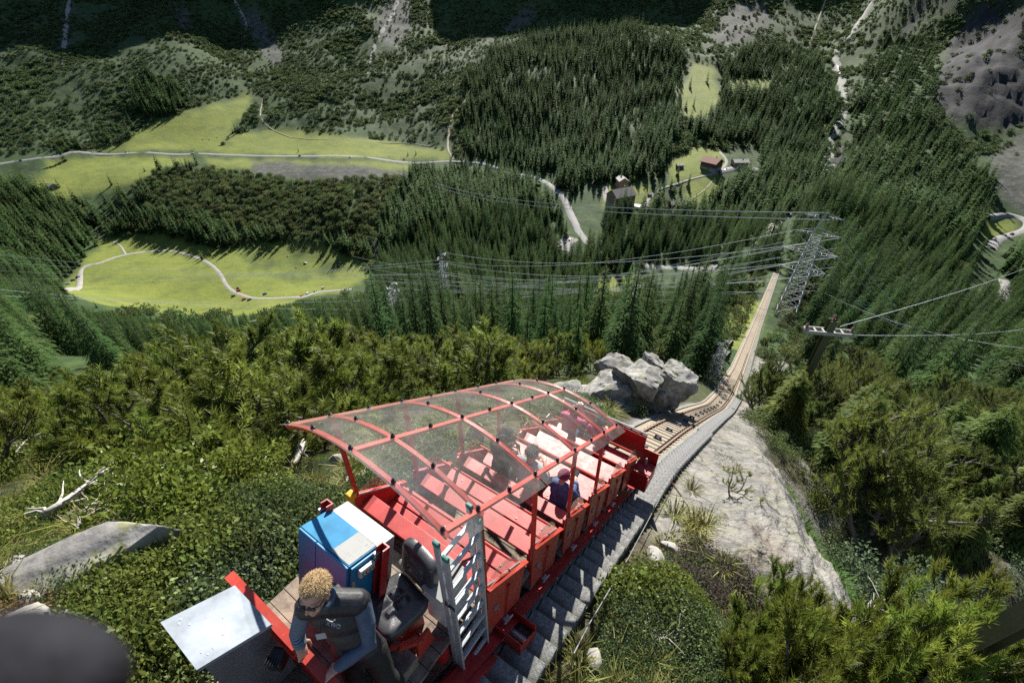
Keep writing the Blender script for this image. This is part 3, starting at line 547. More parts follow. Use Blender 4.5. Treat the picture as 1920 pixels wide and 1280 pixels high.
for xx in (-.335, .40):
    b = MB()
    for (u0, u1, v0, v1) in ((-.045, .045, .16, .172), (-.045, -.033, .10, .16), (.033, .045, .10, .16)):
        c, d = cab(xx + u0, xx + u1, v0, v1, -1.0, .07); b.box(c, d, TM)
    po = b.build('channel_post', M_RED, car)
    b = MB(); c, d = cab(xx - .06, xx - .02, .08, .14, -.07, .0); b.box(c, d, TM, bev=.005); b.build('clasp', M_STEEL, po)
b = MB(); b.bar(cp(.26, 1.06, 4.5), cp(.20, 1.50, 4.30), .05, .05); b.build('timber_brace', M_TIMBER, car)
# driver's seat, backrest on the downhill side
ds = empty('driver_seat', cp(.36, 1.06, 4.60), R(-8)); ds.parent = car
def cushion(w, l, h, pads, name, mt, loc, M):
    nx, ny = 30, 30; V_ = []; F_ = []
    for j in range(ny + 1):
        for i in range(nx + 1):
            u = i / nx * 2 - 1; v = j / ny * 2 - 1
            ru, rv = abs(u), abs(v); k = (ru ** 5 + rv ** 5) ** .2
            sc_ = max(ru, rv) / k if k > 1e-6 else 1.0
            z = h * (1 - max(0, (k * .98)) ** 9) ** .5 if k < 1 else 0
            z = h * math.sqrt(max(0, 1 - min(1, max(ru, rv)) ** 7))
            z += .02 * (u * u) + .01 * (v * v)
            for (a0, b0, a1, b1) in pads:
                dx = min(u - a0, a1 - u); dy = min(v - b0, b1 - v); q = min(dx, dy)
                if q > 0: z += .034 * min(1, q / .09)
            V_.append(M @ Vector((u * sc_ * w / 2, v * sc_ * l / 2, z)))
    for j in range(ny):
        for i in range(nx): k = j * (nx + 1) + i; F_.append((k, k + 1, k + nx + 2, k + nx + 1))
    n0 = len(V_); ring = [i for i in range(nx + 1)] + [j * (nx + 1) + nx for j in range(1, ny + 1)] + [ny * (nx + 1) + i for i in range(nx - 1, -1, -1)] + [j * (nx + 1) for j in range(ny - 1, 0, -1)]
    for r_ in ring: p = V_[r_]; V_.append(p - M @ Vector((0, 0, .045)))
    for k in range(len(ring)): F_.append((ring[k], n0 + k, n0 + (k + 1) % len(ring), ring[(k + 1) % len(ring)]))
    F_.append(tuple(n0 + k for k in range(len(ring) - 1, -1, -1)))
    b = MB(); b.add(V_, F_); o = b.build(name, mt, ds, loc=loc); auto_smooth(o.data, 50); return o
pads = [(-.42, -.55, -.06, -.10), (.06, -.55, .42, -.10), (-.42, -.02, -.06, .42), (.06, -.02, .42, .42)]
cushion(.46, .47, .05, pads, 'seat_cushion', M_VINYL, (0, -.06, .44), Matrix.Rotation(R(-6), 3, 'X'))
cushion(.44, .40, .05, [(-.45, -.6, .45, -.1), (-.45, 0, .45, .55)], 'seat_back', M_VINYL, (0, .25, .66), Matrix.Rotation(R(78), 3, 'X'))
b = MB(); b.box((0, -.03, .12), (.25, .28, .24), bev=.006); b.box((0, -.04, .33), (.3, .32, .16)); b.build('pedestal', M_RED, ds)
for sx in (-.128, .128):
    for yy in (-.13, .08):
        q = MB(); q.lathe([(.012, 0), (.012, .008), (.004, .012)], (sx, yy, .18), 6, Matrix.Rotation(R(90) * (1 if sx > 0 else -1), 3, 'Y')); q.build('bolt', M_STEEL, ds)
b = MB(); b.tube([(-.22, .2, .50), (-.26, .2, .48)], .025, 8); b.build('seat_knob', M_STEEL, ds)
# grey control box on a stand, red canister, brake lever, wooden step
b = MB(); b.box(cp(.63, 1.36, 4.23), (.22, .33, .46), bev=.008); gb = b.build('control_box', M_GREYBOX, car)
b = MB(); b.box(cp(.63, 1.36, 3.985), (.235, .345, .02), bev=.004); b.build('lid', M_WHITE, gb)
b = MB(); b.box(cp(.63, 1.36, 4.53), (.12, .2, .14)); b.build('foot', M_RED, gb)
b = MB(); b.lathe([(.07, 0), (.075, .02), (.075, .25), (.05, .30), (.02, .32), (.02, .36)], cp(.70, 1.12, 4.95), 14); b.build('red_canister', M_RED, car)
b = MB(); b.box(cp(.56, .70, 4.52), (.26, .36, .15), bev=.005); b.build('wooden_step', M_WOOD, car)
lv = MB(); lv.bar(cp(.63, .96, 4.32), cp(.40, .42, 4.10), .022, .03); lv.bar(cp(.67, .98, 4.36), cp(.58, .80, 4.27), .03, .05); lo = lv.build('brake_lever', M_FRAME, car)
b = MB(); b.tube([cp(.45, .53, 4.15), cp(.385, .38, 4.085)], .02, 8); b.build('grip', M_FRAME, lo)
b = MB(); b.prism([cp(.64, .90, 4.58), cp(.64, 1.10, 4.58), cp(.64, 1.07, 4.32), cp(.64, .93, 4.32)], (.03, 0, 0)); b.lathe([(.025, 0), (.025, .03), (.01, .04)], cp(.63, .99, 4.40), 10, Matrix.Rotation(R(-90), 3, 'Y')); b.build('lever_plate', M_FRAME, car)
b = MB(); b.bar(cp(.52, .46, 4.60), cp(.50, .40, 4.36), .05, .03); b.build('pedal', M_FRAME, car)
# wheel cover with a hand wheel, side buffer bracket
b = MB(); pr = []
for t in np.linspace(0, math.pi, 9): pr.append((math.cos(t) * .09, math.sin(t) * .09))
def wcv(a, q, x): return cp(x, a, 5.46 + .547 * (a - 1.3) - q)
b.prism([wcv(.72, -.12, .80), wcv(1.62, -.12, .80), wcv(1.64, .08, .80), wcv(1.52, .22, .80), wcv(1.28, .28, .80), wcv(.92, .27, .80), wcv(.76, .16, .80)], (.25, 0, 0)); wv_ = b.build('wheel_cover', paint_red('dark_red_paint', (.36, .016, .018), .5), car)
b = MB(); c0 = wcv(.78, .0, 1.09); b.tube([c0 + Vector((0, .15 * math.cos(t), .15 * math.sin(t))) for t in np.linspace(0, 2 * math.pi, 25)], .014, 8)
for k in range(5): b.tube([c0, c0 + Vector((0, .15 * math.cos(k * 1.2566), .15 * math.sin(k * 1.2566)))], .009, 6)
b.tube([c0 - Vector((.05, 0, 0)), c0 + Vector((.02, 0, 0))], .03, 10); b.build('hand_wheel', M_FRAME, car)
bk = MB()
def bp_(a, q, x): return cp(x - .07, a, 5.62 + .547 * (a - 1.9) - q * 1.35)
for (a0, a1, q0, q1, x0, x1) in ((1.72, 1.735, -.08, .20, .95, 1.27), (2.02, 2.035, -.08, .20, .95, 1.27), (1.72, 2.035, -.095, -.08, .95, 1.27), (1.737, 2.018, -.08, .12, 1.255, 1.268)):
    bk.hexa([bp_(a0, q0, x0), bp_(a0, q0, x1), bp_(a1, q0, x1), bp_(a1, q0, x0), bp_(a0, q1, x0), bp_(a0, q1, x1), bp_(a1, q1, x1), bp_(a1, q1, x0)])
bk.build('buffer_bracket', M_FRAME, car)
b = MB(); b.tube([bp_(1.88, .03, .95), bp_(1.88, .03, 1.24)], .05, 12); b.build('buffer_roller', M_STEEL, car)
# front end
la, ld = 6.59, 7.15
b = MB(); b.box(cp(0, 6.62, 6.98), (1.86, .03, .62)); fw = b.build('front_wall', M_RED, car)
b = MB(); b.tube([cp(-.93, 6.64, 6.63), cp(.93, 6.64, 6.63)], .022, 8); b.tube([cp(-.93, 6.69, 6.68), cp(.93, 6.69, 6.68)], .014, 8); b.build('front_rail', M_STEEL, fw)
b = MB(); b.box(cp(0, 6.60, 6.68), (1.86, .05, .05)); b.build('wall_rail', M_FRAME, fw)
b = MB(); b.box(cp(1.07, 6.10, 7.36), (.34, .02, .46)); b.box(cp(1.07, 6.60, 7.26), (.34, .02, .60)); b.box(cp(1.07, 6.35, 7.585), (.34, .52, .02)); b.box(cp(1.07, 6.36, 7.22), (.335, .30, .02)); b.box(cp(1.235, 6.35, 7.41), (.02, .478, .33)); b.build('front_step_box', M_RED, car)
b = MB(); b.lathe([(.03, 0), (.025, .1), (.012, .16)], cp(1.06, 6.45, 7.21), 8); b.build('step_handle', M_WHITE, car)
b = MB(); b.tube([cp(.93, 4.9, 7.30), cp(1.30, 4.9, 7.42)], .028, 8); b.build('side_pin', M_STEEL, car)
b = MB(); b.box(cp(.98, 4.4, 6.98), (.1, .12, .06), bev=.01); b.build('beam_lug', M_RED, car)

# ------------------------------------------------------------------ ladder strapped to the car
lad = empty('ladder', tw(1.365, -1.45 + .06, -5.56), -AZ); tag(lad, 'double aluminium ladder standing upright beside the grey control box', 'ladder')
for sec, (xo, h0, h1) in enumerate(((0, 0, 2.40), (.075, .35, 2.52))):
    for yy in (-.185, .185):
        b = MB(); b.box((-xo, yy, (h0 + h1) / 2), (.055, .022, h1 - h0), bev=.003); sr = b.build('side_rail', M_ALU, lad)
        b = MB(); b.box((-xo, yy, h1 + .02), (.06, .03, .05), bev=.008); b.build('end_cap', mat('green_plastic_cap', (.03, .16, .14), .5), sr)
    k = h0 + .14
    while k < h1 - .1:
        b = MB(); b.box((-xo, 0, k), (.034, .35, .028), bev=.004); b.box((-xo, 0, k + .0155), (.008, .34, .003)); b.build('rung', M_ALU, lad); k += .262
b = MB(); b.tube([(.04, -.2, 1.72), (-.05, -.21, 1.74), (-.12, -.1, 1.78), (-.12, .1, 1.84), (-.03, .21, 1.88), (.04, .2, 1.88)], .012, 6); b.build('strap', M_BLACK, lad)
# ------------------------------------------------------------------ people
def fuse(mb, name, mats, vox=.008, it=6):
    me = mb.mesh(name, mats); o = link(name, me); m = o.modifiers.new('r', 'REMESH'); m.mode = 'VOXEL'; m.voxel_size = vox; m.use_smooth_shade = True
    s = o.modifiers.new('s', 'SMOOTH'); s.iterations = it; s.factor = .5
    dg = bpy.context.evaluated_depsgraph_get(); r = bpy.data.meshes.new_from_object(o.evaluated_get(dg)); bpy.data.objects.remove(o); r.name = name
    r.materials.clear(); r.materials.append(mats); r.polygons.foreach_set('use_smooth', [True] * len(r.polygons)); return r
M_SKIN = mat('skin', (.50, .27, .19), .5, var=.08, scale=12); M_SKIN.node_tree.nodes['Principled BSDF'].inputs['Subsurface Weight'].default_value = .08
def frame(fwd, up):
    f = Vector(fwd).normalized(); u = Vector(up); r = f.cross(u).normalized(); u = r.cross(f); return Matrix((r, f, u)).transposed()    # columns right, forward, up
def head_geo(b, c, M, k=1.0):
    def bl(p, r, n=14): b.ball(Vector(c) + M @ (Vector(p) * k), tuple(x * k for x in r), n, M)
    bl((0, -.012, .035), (.076, .096, .088), 20); bl((0, .028, -.02), (.062, .068, .088), 18); bl((0, .045, -.078), (.043, .046, .036)); bl((0, .07, -.10), (.022, .02, .018)); bl((0, .106, -.028), (.013, .017, .014)); bl((0, .098, -.008), (.009, .014, .026))
    bl((0, .088, -.062), (.022, .012, .007)); bl((0, .086, -.074), (.019, .012, .007)); bl((.032, .082, .022), (.022, .014, .008)); bl((-.032, .082, .022), (.022, .014, .008))
    for s in (-1, 1): bl((s * .078, -.008, -.012), (.010, .022, .032)); bl((s * .045, .068, -.035), (.022, .02, .022))
def limb(b, pts, rs): 
    P = [Vector(p) for p in pts]; b.tube(P, rs, 12)
    for p, r in zip(P, rs): b.ball(p, r, 10)
def hand_geo(b, wrist, fwd, palm_n, k=1.0, curl=.9, side=1):
    f = Vector(fwd).normalized(); n = Vector(palm_n); n = (n - f * n.dot(f)).normalized(); s = f.cross(n) * side; M = Matrix((s, f, n)).transposed(); w = Vector(wrist)
    b.ball(w + f * .045 * k, (.040 * k, .052 * k, .017 * k), 12, M); b.tube([w - f * .02 * k, w + f * .03 * k], [.024 * k, .028 * k], 10)
    for i, (o, L) in enumerate(((-.030, .066), (-.010, .076), (.010, .072), (.029, .056))):
        p = w + f * .082 * k + s * o * k; d = f.copy(); q = [p - f * .015 * k]; 
        for j in range(3):
            d = (d + n * curl * (.42 + .18 * j)).normalized(); q.append(q[-1] + d * L * k * (.42, .33, .27)[j] + (f * .012 * k if j == 0 else Vector()))
        b.tube(q, [.0088 * k, .0086 * k, .008 * k, .0065 * k], 8); b.ball(q[-1], .0065 * k, 8)
    p = w + f * .022 * k - s * .034 * k; q = [p, p + (f * .5 - s * .75 + n * .25).normalized() * .034 * k]; q.append(q[-1] + (f * .8 - s * .25 + n * .45).normalized() * .030 * k); q.append(q[-1] + (f * .85 + n * .4).normalized() * .022 * k); b.tube(q, [.013 * k, .011 * k, .0095 * k, .007 * k], 8); b.ball(q[-1], .007 * k, 8)
def hair_geo(c, M, k, seed, n, ln, curl, front=.2, low=-.05, lift=.01, w=.004):
    g = random.Random(seed); Q = []
    for _ in range(n):
        while True:
            d = Vector((g.gauss(0, 1), g.gauss(0, 1), g.gauss(.5, 1))).normalized()
            if d.z > low + (.28 if d.y > .45 else 0) + (.12 if abs(d.x) > .75 and d.y > -.1 else 0) and not (d.y > .42 and d.z < front + .30): break
        p = Vector((d.x * .078, d.y * .098 - .012, d.z * .090 + .035)) * k; q = [p]; t = (d + Vector((g.gauss(0, .5), g.gauss(0, .5), g.gauss(-.1, .4)))).normalized()
        for j in range(3): t = (t + Vector((g.gauss(0, curl), g.gauss(0, curl), g.gauss(-.25, curl)))).normalized(); q.append(q[-1] + t * ln * k / 3)
        sd = t.cross(d); sd = (sd.normalized() if sd.length > 1e-3 else Vector((1, 0, 0))) * w * k
        for j in range(3): a, b_ = q[j], q[j + 1]; wa, wb = sd * (1 - j * .28), sd * (1 - (j + 1) * .28); Q.append([a - wa, a + wa, b_ + wb, b_ - wb])
    M3 = M; C = Vector(c); return [[C + M3 @ p for p in q] for q in Q]
def hair_obj(c, M, k, mt, parent, seed, n=900, ln=.035, curl=.5, low=-.05, w=.0045, base_up=0):
    Q = hair_geo(c, M, k, seed, n, ln, curl, low=low, w=w); b = MB()
    for q in Q: b.add(q, [(0, 1, 2, 3)])
    cap = MB(); 
    C = Vector(c); nn = 22; V_ = []; F_ = []
    for i in range(13):
        th = math.pi * .58 * i / 12
        for j in range(nn):
            d = Vector((math.sin(th) * math.cos(2 * math.pi * j / nn), math.sin(th) * math.sin(2 * math.pi * j / nn), math.cos(th)))
            if d.y > .2: d = Vector((d.x, d.y, max(d.z, .52 if d.y > .4 else .25)))
            d.normalize(); s = 1 + random.uniform(0, .05); V_.append(C + M @ (Vector((d.x * .081 * s, d.y * .100 * s - .014, d.z * .093 * s + .037)) * k))
    for i in range(12):
        for j in range(nn): F_.append((i * nn + j, (i + 1) * nn + j, (i + 1) * nn + (j + 1) % nn, i * nn + (j + 1) % nn))
    b.add(V_, F_); return b.build('hair', mt, parent)
def torso(b, pel, chest, neckb, shl, shr, g=0.0, k=1.0):
    up = (Vector(chest) - Vector(pel)).normalized(); rt = (Vector(shr) - Vector(shl)).normalized(); fw = up.cross(rt); M = Matrix((rt, fw, up)).transposed(); pel, chest = Vector(pel), Vector(chest)
    b.ball(pel + up * .02 * k, ((.160 + g) * k, (.115 + g) * k, (.12 + g) * k), 16, M); b.ball(pel.lerp(chest, .5), ((.150 + g) * k, (.112 + g) * k, (.19 + g) * k), 16, M); b.ball(chest, ((.172 + g) * k, (.118 + g) * k, (.17 + g) * k), 16, M)
    limb(b, [shl, Vector(neckb) - up * .03 * k, shr], [(.066 + g) * k, (.072 + g) * k, (.066 + g) * k])
    return M
# --- the driver
K = 1.06
hd = at(592, 1112, 3.05); Hm = frame((-.20, -.95, .06), (-.05, -.05, 1.0)); nk = Vector((-1.27, 1.545, -3.26)); chest = Vector((-1.235, 1.53, -3.46)); pel = Vector((-1.12, 1.44, -3.77))
shl = Vector((-1.065, 1.565, -3.345)); shr = Vector((-1.44, 1.525, -3.33)); ell = Vector((-1.02, 1.41, -3.62)); elr = Vector((-1.535, 1.455, -3.575)); hl = at(616, 1264, 3.14); hr_ = at(566, 1222, 3.22)
legs = [(pel + Vector((s * .095, 0, -.03)), pel + Vector((s * .12 + .02, -.05, -.40)), Vector((pel.x + s * .13 + .03, pel.y + .02, -4.53))) for s in (1, -1)]
b = MB(); head_geo(b, hd, Hm, K); b.tube([hd + Hm @ Vector((0, -.03, -.06)), nk], [.055, .062], 12); torso(b, pel, chest, nk, shl, shr)
limb(b, [shl, ell, hl + (ell - hl).normalized() * .08], [.054, .042, .029]); limb(b, [shr, elr, hr_ + (elr - hr_).normalized() * .08], [.054, .042, .029])
hand_geo(b, hl + (ell - hl).normalized() * .08, (hl - ell), (.2, -.3, -.9), K, .75, 1); hand_geo(b, hr_ + (elr - hr_).normalized() * .08, (hr_ - elr) + Vector((.02, -.02, -.03)), (-.1, -.3, -.9), K, .75, -1)
for h_, k_, a_ in legs: limb(b, [h_, k_, a_], [.085, .058, .042]); limb(b, [a_ + Vector((0, 0, -.02)), a_ + Vector((-.01, -.14, -.035))], [.04, .03])
drv = link('person', fuse(b, 'person_body', M_SKIN, .0065, 3)); tag(drv, 'fair haired person in dark vest and sunglasses leaning on the rear wall', 'person')
M_HAIRB = mat('curly_fair_hair', (.46, .32, .16), .6, var=.16, scale=14); hair_obj(hd, Hm, K, M_HAIRB, drv, 5, 5200, .028, .55, low=-.10, w=.0018)
M_VEST = mat('dark_padded_vest', (.013, .012, .017), .55, var=.2, scale=12, bump=.3, bscale=16); M_SHIRT = mat('blue_grey_shirt', (.062, .088, .135), .8, var=.14, scale=18, bump=.2, bscale=22); M_TROU = mat('black_trousers', (.012, .012, .013), .75, var=.3, bump=.3, bscale=14)
def sleeve_mat():
    m = mat('striped_sleeve', (.10, .14, .21), .8); N = m.node_tree.nodes; L = m.node_tree.links; b_ = N['Principled BSDF']; tc = N.new('ShaderNodeTexCoord'); w = N.new('ShaderNodeTexWave'); w.bands_direction = 'Z'; w.inputs['Scale'].default_value = 24; w.inputs['Distortion'].default_value = 1.2; w.inputs['Detail Scale'].default_value = 4; L.new(tc.outputs['Object'], w.inputs[0])
    r = N.new('ShaderNodeValToRGB'); r.color_ramp.elements[0].color = (.02, .035, .055, 1); r.color_ramp.elements[1].color = (.17, .23, .30, 1); L.new(w.outputs[0], r.inputs[0]); L.new(r.outputs[0], b_.inputs['Base Color']); return m
b = MB(); limb(b, [shl + Vector((.0, -.0, .0)), shl.lerp(ell, .5) + Vector((.012, 0, 0)), ell, ell.lerp(hl, .5), hl + (ell - hl).normalized() * .075], [.070, .064, .056, .050, .040]); link('sleeve', fuse(b, 'sleeve', M_SHIRT, .008, 4), drv)
b = MB(); limb(b, [shr, shr.lerp(elr, .5), elr, elr.lerp(hr_, .5), hr_ + (elr - hr_).normalized() * .085], [.066, .060, .055, .050, .043]); link('sleeve', fuse(b, 'sleeve', sleeve_mat(), .008, 4), drv)
b = MB(); b.tube([nk + Vector((0, 0, -.01)), nk + Vector((-.01, -.02, .055))], [.082, .074], 16); link('collar', fuse(b, 'collar', M_SHIRT, .008, 2), drv)
b = MB(); Mt = torso(b, pel + Vector((0, 0, .03)), chest, nk, shl + Vector((-.015, 0, 0)), shr + Vector((.015, 0, 0)), .022); b.tube([nk + Vector((0, .01, -.03)), nk + Vector((0, .025, .03))], [.098, .088], 16); link('vest', fuse(b, 'vest', M_VEST, .008, 3), drv)
b = MB()
for h_, k_, a_ in legs: limb(b, [h_, k_, a_ + Vector((0, 0, .02))], [.105, .080, .072])
b.ball(pel + Vector((0, 0, -.03)), (.18, .135, .10), 14); link('trousers', fuse(b, 'trousers', M_TROU, .011, 4), drv)
b = MB()
for h_, k_, a_ in legs: b.ball(a_ + Vector((-.005, -.05, -.03)), (.05, .13, .042), 12)
for s in range(2): pass
sh = [0, 0]
for i, (h_, k_, a_) in enumerate(legs): q = MB(); q.ball(a_ + Vector((-.005, -.05, -.025)), (.05, .13, .042), 12); link('shoe', fuse(q, 'shoe', M_BLACK, .01, 2), drv)
M_LENS = mat('dark_lens', (.008, .008, .01), .12, var=0)
b = MB()
for s in (-1, 1): b.ball(hd + Hm @ (Vector((s * .034, .094, .004)) * K), (.030, .010, .020), 12, Hm)
b.tube([hd + Hm @ (Vector(p) * K) for p in ((-.084, -.01, .012), (-.074, .07, .012), (-.034, .104, .012), (0, .110, .010), (.034, .104, .012), (.074, .07, .012), (.084, -.01, .012))], .004, 6); b.build('sunglasses', M_LENS, drv, True)
bd = at(602, 1192, 3.06); Bm = frame((0, -.75, .3), (-.15, -.35, .9))
b = MB(); b.box(bd, (.07, .004, .045), Bm, bev=.001); b.build('name_badge', mat('badge_plastic', (.33, .34, .33), .4, var=.1), drv)
b = MB(); b.tube([bd + Bm @ Vector((0, .0, .022)), bd + Bm @ Vector((-.004, -.015, .055)), nk + Vector((-.02, -.09, .0))], .0035, 5); b.build('badge_cord', M_BLACK, drv)
def text_mesh(s, size):
    cu = bpy.data.curves.new('lettering', 'FONT'); cu.body = s; cu.size = size; cu.extrude = .0008; o = bpy.data.objects.new('lettering', cu); COL.objects.link(o); dg = bpy.context.evaluated_depsgraph_get(); me = bpy.data.meshes.new_from_object(o.evaluated_get(dg)); bpy.data.objects.remove(o); return me
lg = text_mesh('kwo', .055); lg.materials.append(M_WHITE); lt = link('vest_lettering', lg, drv)
lt.location = at(611, 1171, 2.99); lt.rotation_euler = (Matrix.Rotation(R(0), 3, 'X') @ (at(640, 1180, 3) - at(611, 1171, 3)).normalized().to_track_quat('X', 'Z').to_matrix() @ Matrix.Rotation(R(38), 3, 'X')).to_euler()
b = MB(); q = [at(612, 1160, 2.985), at(619, 1164, 2.985), at(624, 1165, 2.985), at(628, 1161, 2.985)]; b.tube(q, .004, 5); b.build('vest_emblem', M_WHITE, drv)
# --- seated passengers
def seated(x, row, label, hair, shirt, trou, k=1.0, seed=0, lean=0.0, hat=None, headturn=0.0, prop=None, hairlen=.045, nh=700, fold=False):
    la, ld = LED[row]; F = Vector(UA); Rt = Vector(VA); Z = Vector((0, 0, 1))
    def P(dx, da, dz): return tw(la + .30 + da, CB[1] + x + dx, -(ld + .36) + dz)
    pel = P(0, -.04, .10 * k); chest = P(0, .02 + lean * .3, .40 * k); nk = P(0, .04 + lean * .5, .545 * k); hd = P(0, .07 + lean * .6, .68 * k); Hm = frame(F * math.cos(headturn) + Rt * math.sin(headturn) + Z * (-.25 - lean * .3), Z + F * .1)
    sl, sr = P(-.18 * k, .03 + lean * .4, .50 * k), P(.18 * k, .03 + lean * .4, .50 * k); el, er = P(-.24 * k, .16, .27 * k), P(.24 * k, .16, .27 * k); hl, hr = P(-.08 * k, .36, .32 * k), P(.08 * k, .36, .32 * k)
    if fold: hl, hr = P(-.07, .34, .56), P(.07, .34, .56); el, er = P(-.22, .25, .36), P(.22, .25, .36)
    b = MB(); head_geo(b, hd, Hm, k); b.tube([hd + Hm @ Vector((0, -.03, -.06)), nk], [.05 * k, .056 * k], 10); torso(b, pel, chest, nk, sl, sr, 0, k * .94); legs = []
    for s in (-1, 1):
        hp, kn, an = P(s * .09 * k, 0, .05), P(s * .11 * k, .36 * k, .07), P(s * .11 * k, .40 * k, -.30 * k); legs.append((hp, kn, an)); limb(b, [hp, kn, an], [.08 * k, .056 * k, .04 * k]); limb(b, [an, an + F * .13 - Z * .03], [.038 * k, .03 * k])
    for s_, e_, h_, sd in ((sl, el, hl, 1), (sr, er, hr, -1)):
        limb(b, [s_, e_, h_], [.05 * k, .04 * k, .028 * k]); hand_geo(b, h_, h_ - e_ + F * .02, -Z * .6 + F * .2, k, .7, sd)
    o = link('person', fuse(b, 'person_body', M_SKIN, .009, 3)); tag(o, label, 'person')
    b = MB(); torso(b, pel, chest, nk, sl, sr, .014, k * .94)
    for s_, e_, h_ in ((sl, el, hl), (sr, er, hr)): limb(b, [s_, s_.lerp(e_, .8) if not hat else e_.lerp(h_, .8)], [.064 * k, .052 * k])
    if hat:
        for s_, e_, h_ in ((sl, el, hl), (sr, er, hr)): limb(b, [s_, e_, e_.lerp(h_, .85)], [.066 * k, .056 * k, .046 * k])
    b.tube([nk - Z * .02, nk + Z * .02], [.07 * k, .062 * k], 12); link('shirt', fuse(b, 'shirt', shirt, .010, 3), o)
    b = MB()
    for hp, kn, an in legs: limb(b, [hp, kn, an], [.094 * k, .070 * k, .062 * k])
    b.ball(pel - Z * .02, (.17 * k, .15 * k, .10 * k), 12); link('trousers', fuse(b, 'trousers', trou, .012, 3), o)
    for hp, kn, an in legs: q = MB(); q.ball(an + F * .05 - Z * .03, (.045, .045, .04), 10); q.ball(an + F * .12 - Z * .04, (.042, .05, .032), 10); link('shoe', fuse(q, 'shoe', M_BLACK, .012, 2), o)
    if hat:
        b = MB(); nn = 26
        for i in range(9):
            th = math.pi * .56 * i / 8
            for j in range(nn): d = Vector((math.sin(th) * math.cos(2 * math.pi * j / nn), math.sin(th) * math.sin(2 * math.pi * j / nn), math.cos(th))); b.v.append(tuple(hd + Hm @ (Vector((d.x * .092, d.y * .110 - .012, d.z * .105 + .035)) * k * (1 + .02 * (j % 2)))))
        for i in range(8):
            for j in range(nn): b.f.append((i * nn + j, (i + 1) * nn + j, (i + 1) * nn + (j + 1) % nn, i * nn + (j + 1) % nn)); b.mi.append(0)
        b.build('knitted_hat', hat, o, True)
    else: hair_obj(hd, Hm, k, hair, o, seed, nh, hairlen, .35, low=-.2, w=.006)
    if prop == 'camera':
        b = MB(); c = hl.lerp(hr, .5) + F * .08 + Z * .03; Mz = Matrix.Rotation(-AZ, 3, 'Z'); b.box(c, (.13, .06, .085), Mz, bev=.008); b.lathe([(.034, 0), (.034, .06), (.028, .062)], c + F * .03, 14, Mz @ Matrix.Rotation(R(-90), 3, 'X')); cm = b.build('camera', M_BLACK); tag(cm, 'black camera held up by the front passenger in pink', 'camera')
    if prop == 'tablet':
        b = MB(); c = hl.lerp(hr, .5) + F * .07 + Z * .02; Mz = Matrix.Rotation(-AZ, 3, 'Z') @ Matrix.Rotation(R(35), 3, 'X'); b.box(c, (.14, .20, .012), Mz, bev=.003); tb = b.build('tablet', M_BLACK); tag(tb, 'dark tablet held by the child in the knitted hat', 'tablet'); q = MB(); q.box(c + Mz @ Vector((0, 0, .008)), (.12, .17, .003), Mz); q.build('screen', mat('grey_screen', (.18, .19, .20), .2, var=.05), tb)
    return o
M_DHAIR = mat('dark_brown_hair', (.030, .022, .018), .5, var=.3, scale=30); M_GHAIR = mat('black_hair', (.018, .016, .016), .5, var=.3, scale=30)
hatm = mat('knitted_wool', (.20, .012, .05), .95, var=.4, scale=9, bump=.8, bscale=60)
N = hatm.node_tree.nodes; L = hatm.node_tree.links; tc = N.new('ShaderNodeTexCoord'); wv = N.new('ShaderNodeTexWave'); wv.inputs['Scale'].default_value = 22; wv.inputs['Distortion'].default_value = 5; L.new(tc.outputs['Object'], wv.inputs[0]); rp = N.new('ShaderNodeValToRGB'); rp.color_ramp.elements[0].color = (.025, .012, .02, 1); rp.color_ramp.elements[1].color = (.34, .02, .09, 1); L.new(wv.outputs[0], rp.inputs[0]); L.new(rp.outputs[0], N['Principled BSDF'].inputs['Base Color'])
seated(.58, 2, 'child in a maroon knitted hat and denim jacket on a red bench', None, mat('denim_jacket', (.055, .085, .19), .8, var=.35, scale=14, bump=.3), mat('child_trousers', (.04, .04, .05), .8), .88, 1, .05, hatm, .15, 'tablet')
seated(.05, 2, 'dark haired person in a grey T-shirt on the same bench as the child', M_DHAIR, mat('grey_tshirt', (.28, .31, .32), .85, var=.2, scale=9), mat('khaki_trousers', (.12, .10, .08), .8), 1.0, 2, .1, None, .3)
seated(-.42, 2, 'person with full dark hair and black clothes under the canopy', M_GHAIR, mat('black_jacket', (.03, .03, .035), .7), mat('black_jeans', (.02, .02, .025), .8), 1.0, 3, .15, None, -.2, hairlen=.09, nh=900)
M_PINK = mat('pink_top', (.50, .06, .16), .8, var=.15); M_MAG = mat('magenta_top', (.42, .03, .16), .8, var=.15); M_JEAN = mat('light_jeans', (.30, .36, .45), .85, var=.25, scale=20)
seated(-.48, 5, 'balding person in pink raising a camera in the front row', M_DHAIR, M_PINK, mat('dark_jeans', (.03, .04, .07), .8), 1.0, 4, .05, None, .2, 'camera', .015, 250, True)
seated(.10, 5, 'dark haired person in magenta and light jeans in the front row', M_GHAIR, M_MAG, M_JEAN, .95, 5, .1, None, .1, hairlen=.08)
# dark rain clothes dropped on the deck
g = MB(); c = tw(.66, CB[1] + .56 - .15, -4.45)
for i in range(9): g.ball(c + Vector((random.uniform(-.10, .10), random.uniform(-.09, .09), random.uniform(-.1, .10))), (random.uniform(.05, .09), random.uniform(.04, .08), random.uniform(.04, .07)), 10)
g.ball(c + Vector((0, 0, -.06)), (.15, .12, .09), 12)
jm = fuse(g, 'jacket', mat('black_rain_cloth', (.02, .02, .022), .5, var=.3, bump=.5, bscale=10), .01, 2)
for v in jm.vertices: p = v.co; v.co = p + Vector((0, 0, .012 * math.sin(p.x * 60 + p.y * 35) + .008 * math.sin(p.y * 110)))
tag(link('jacket', jm), 'crumpled black rain jacket lying on the plank deck beside the driver', 'jacket')
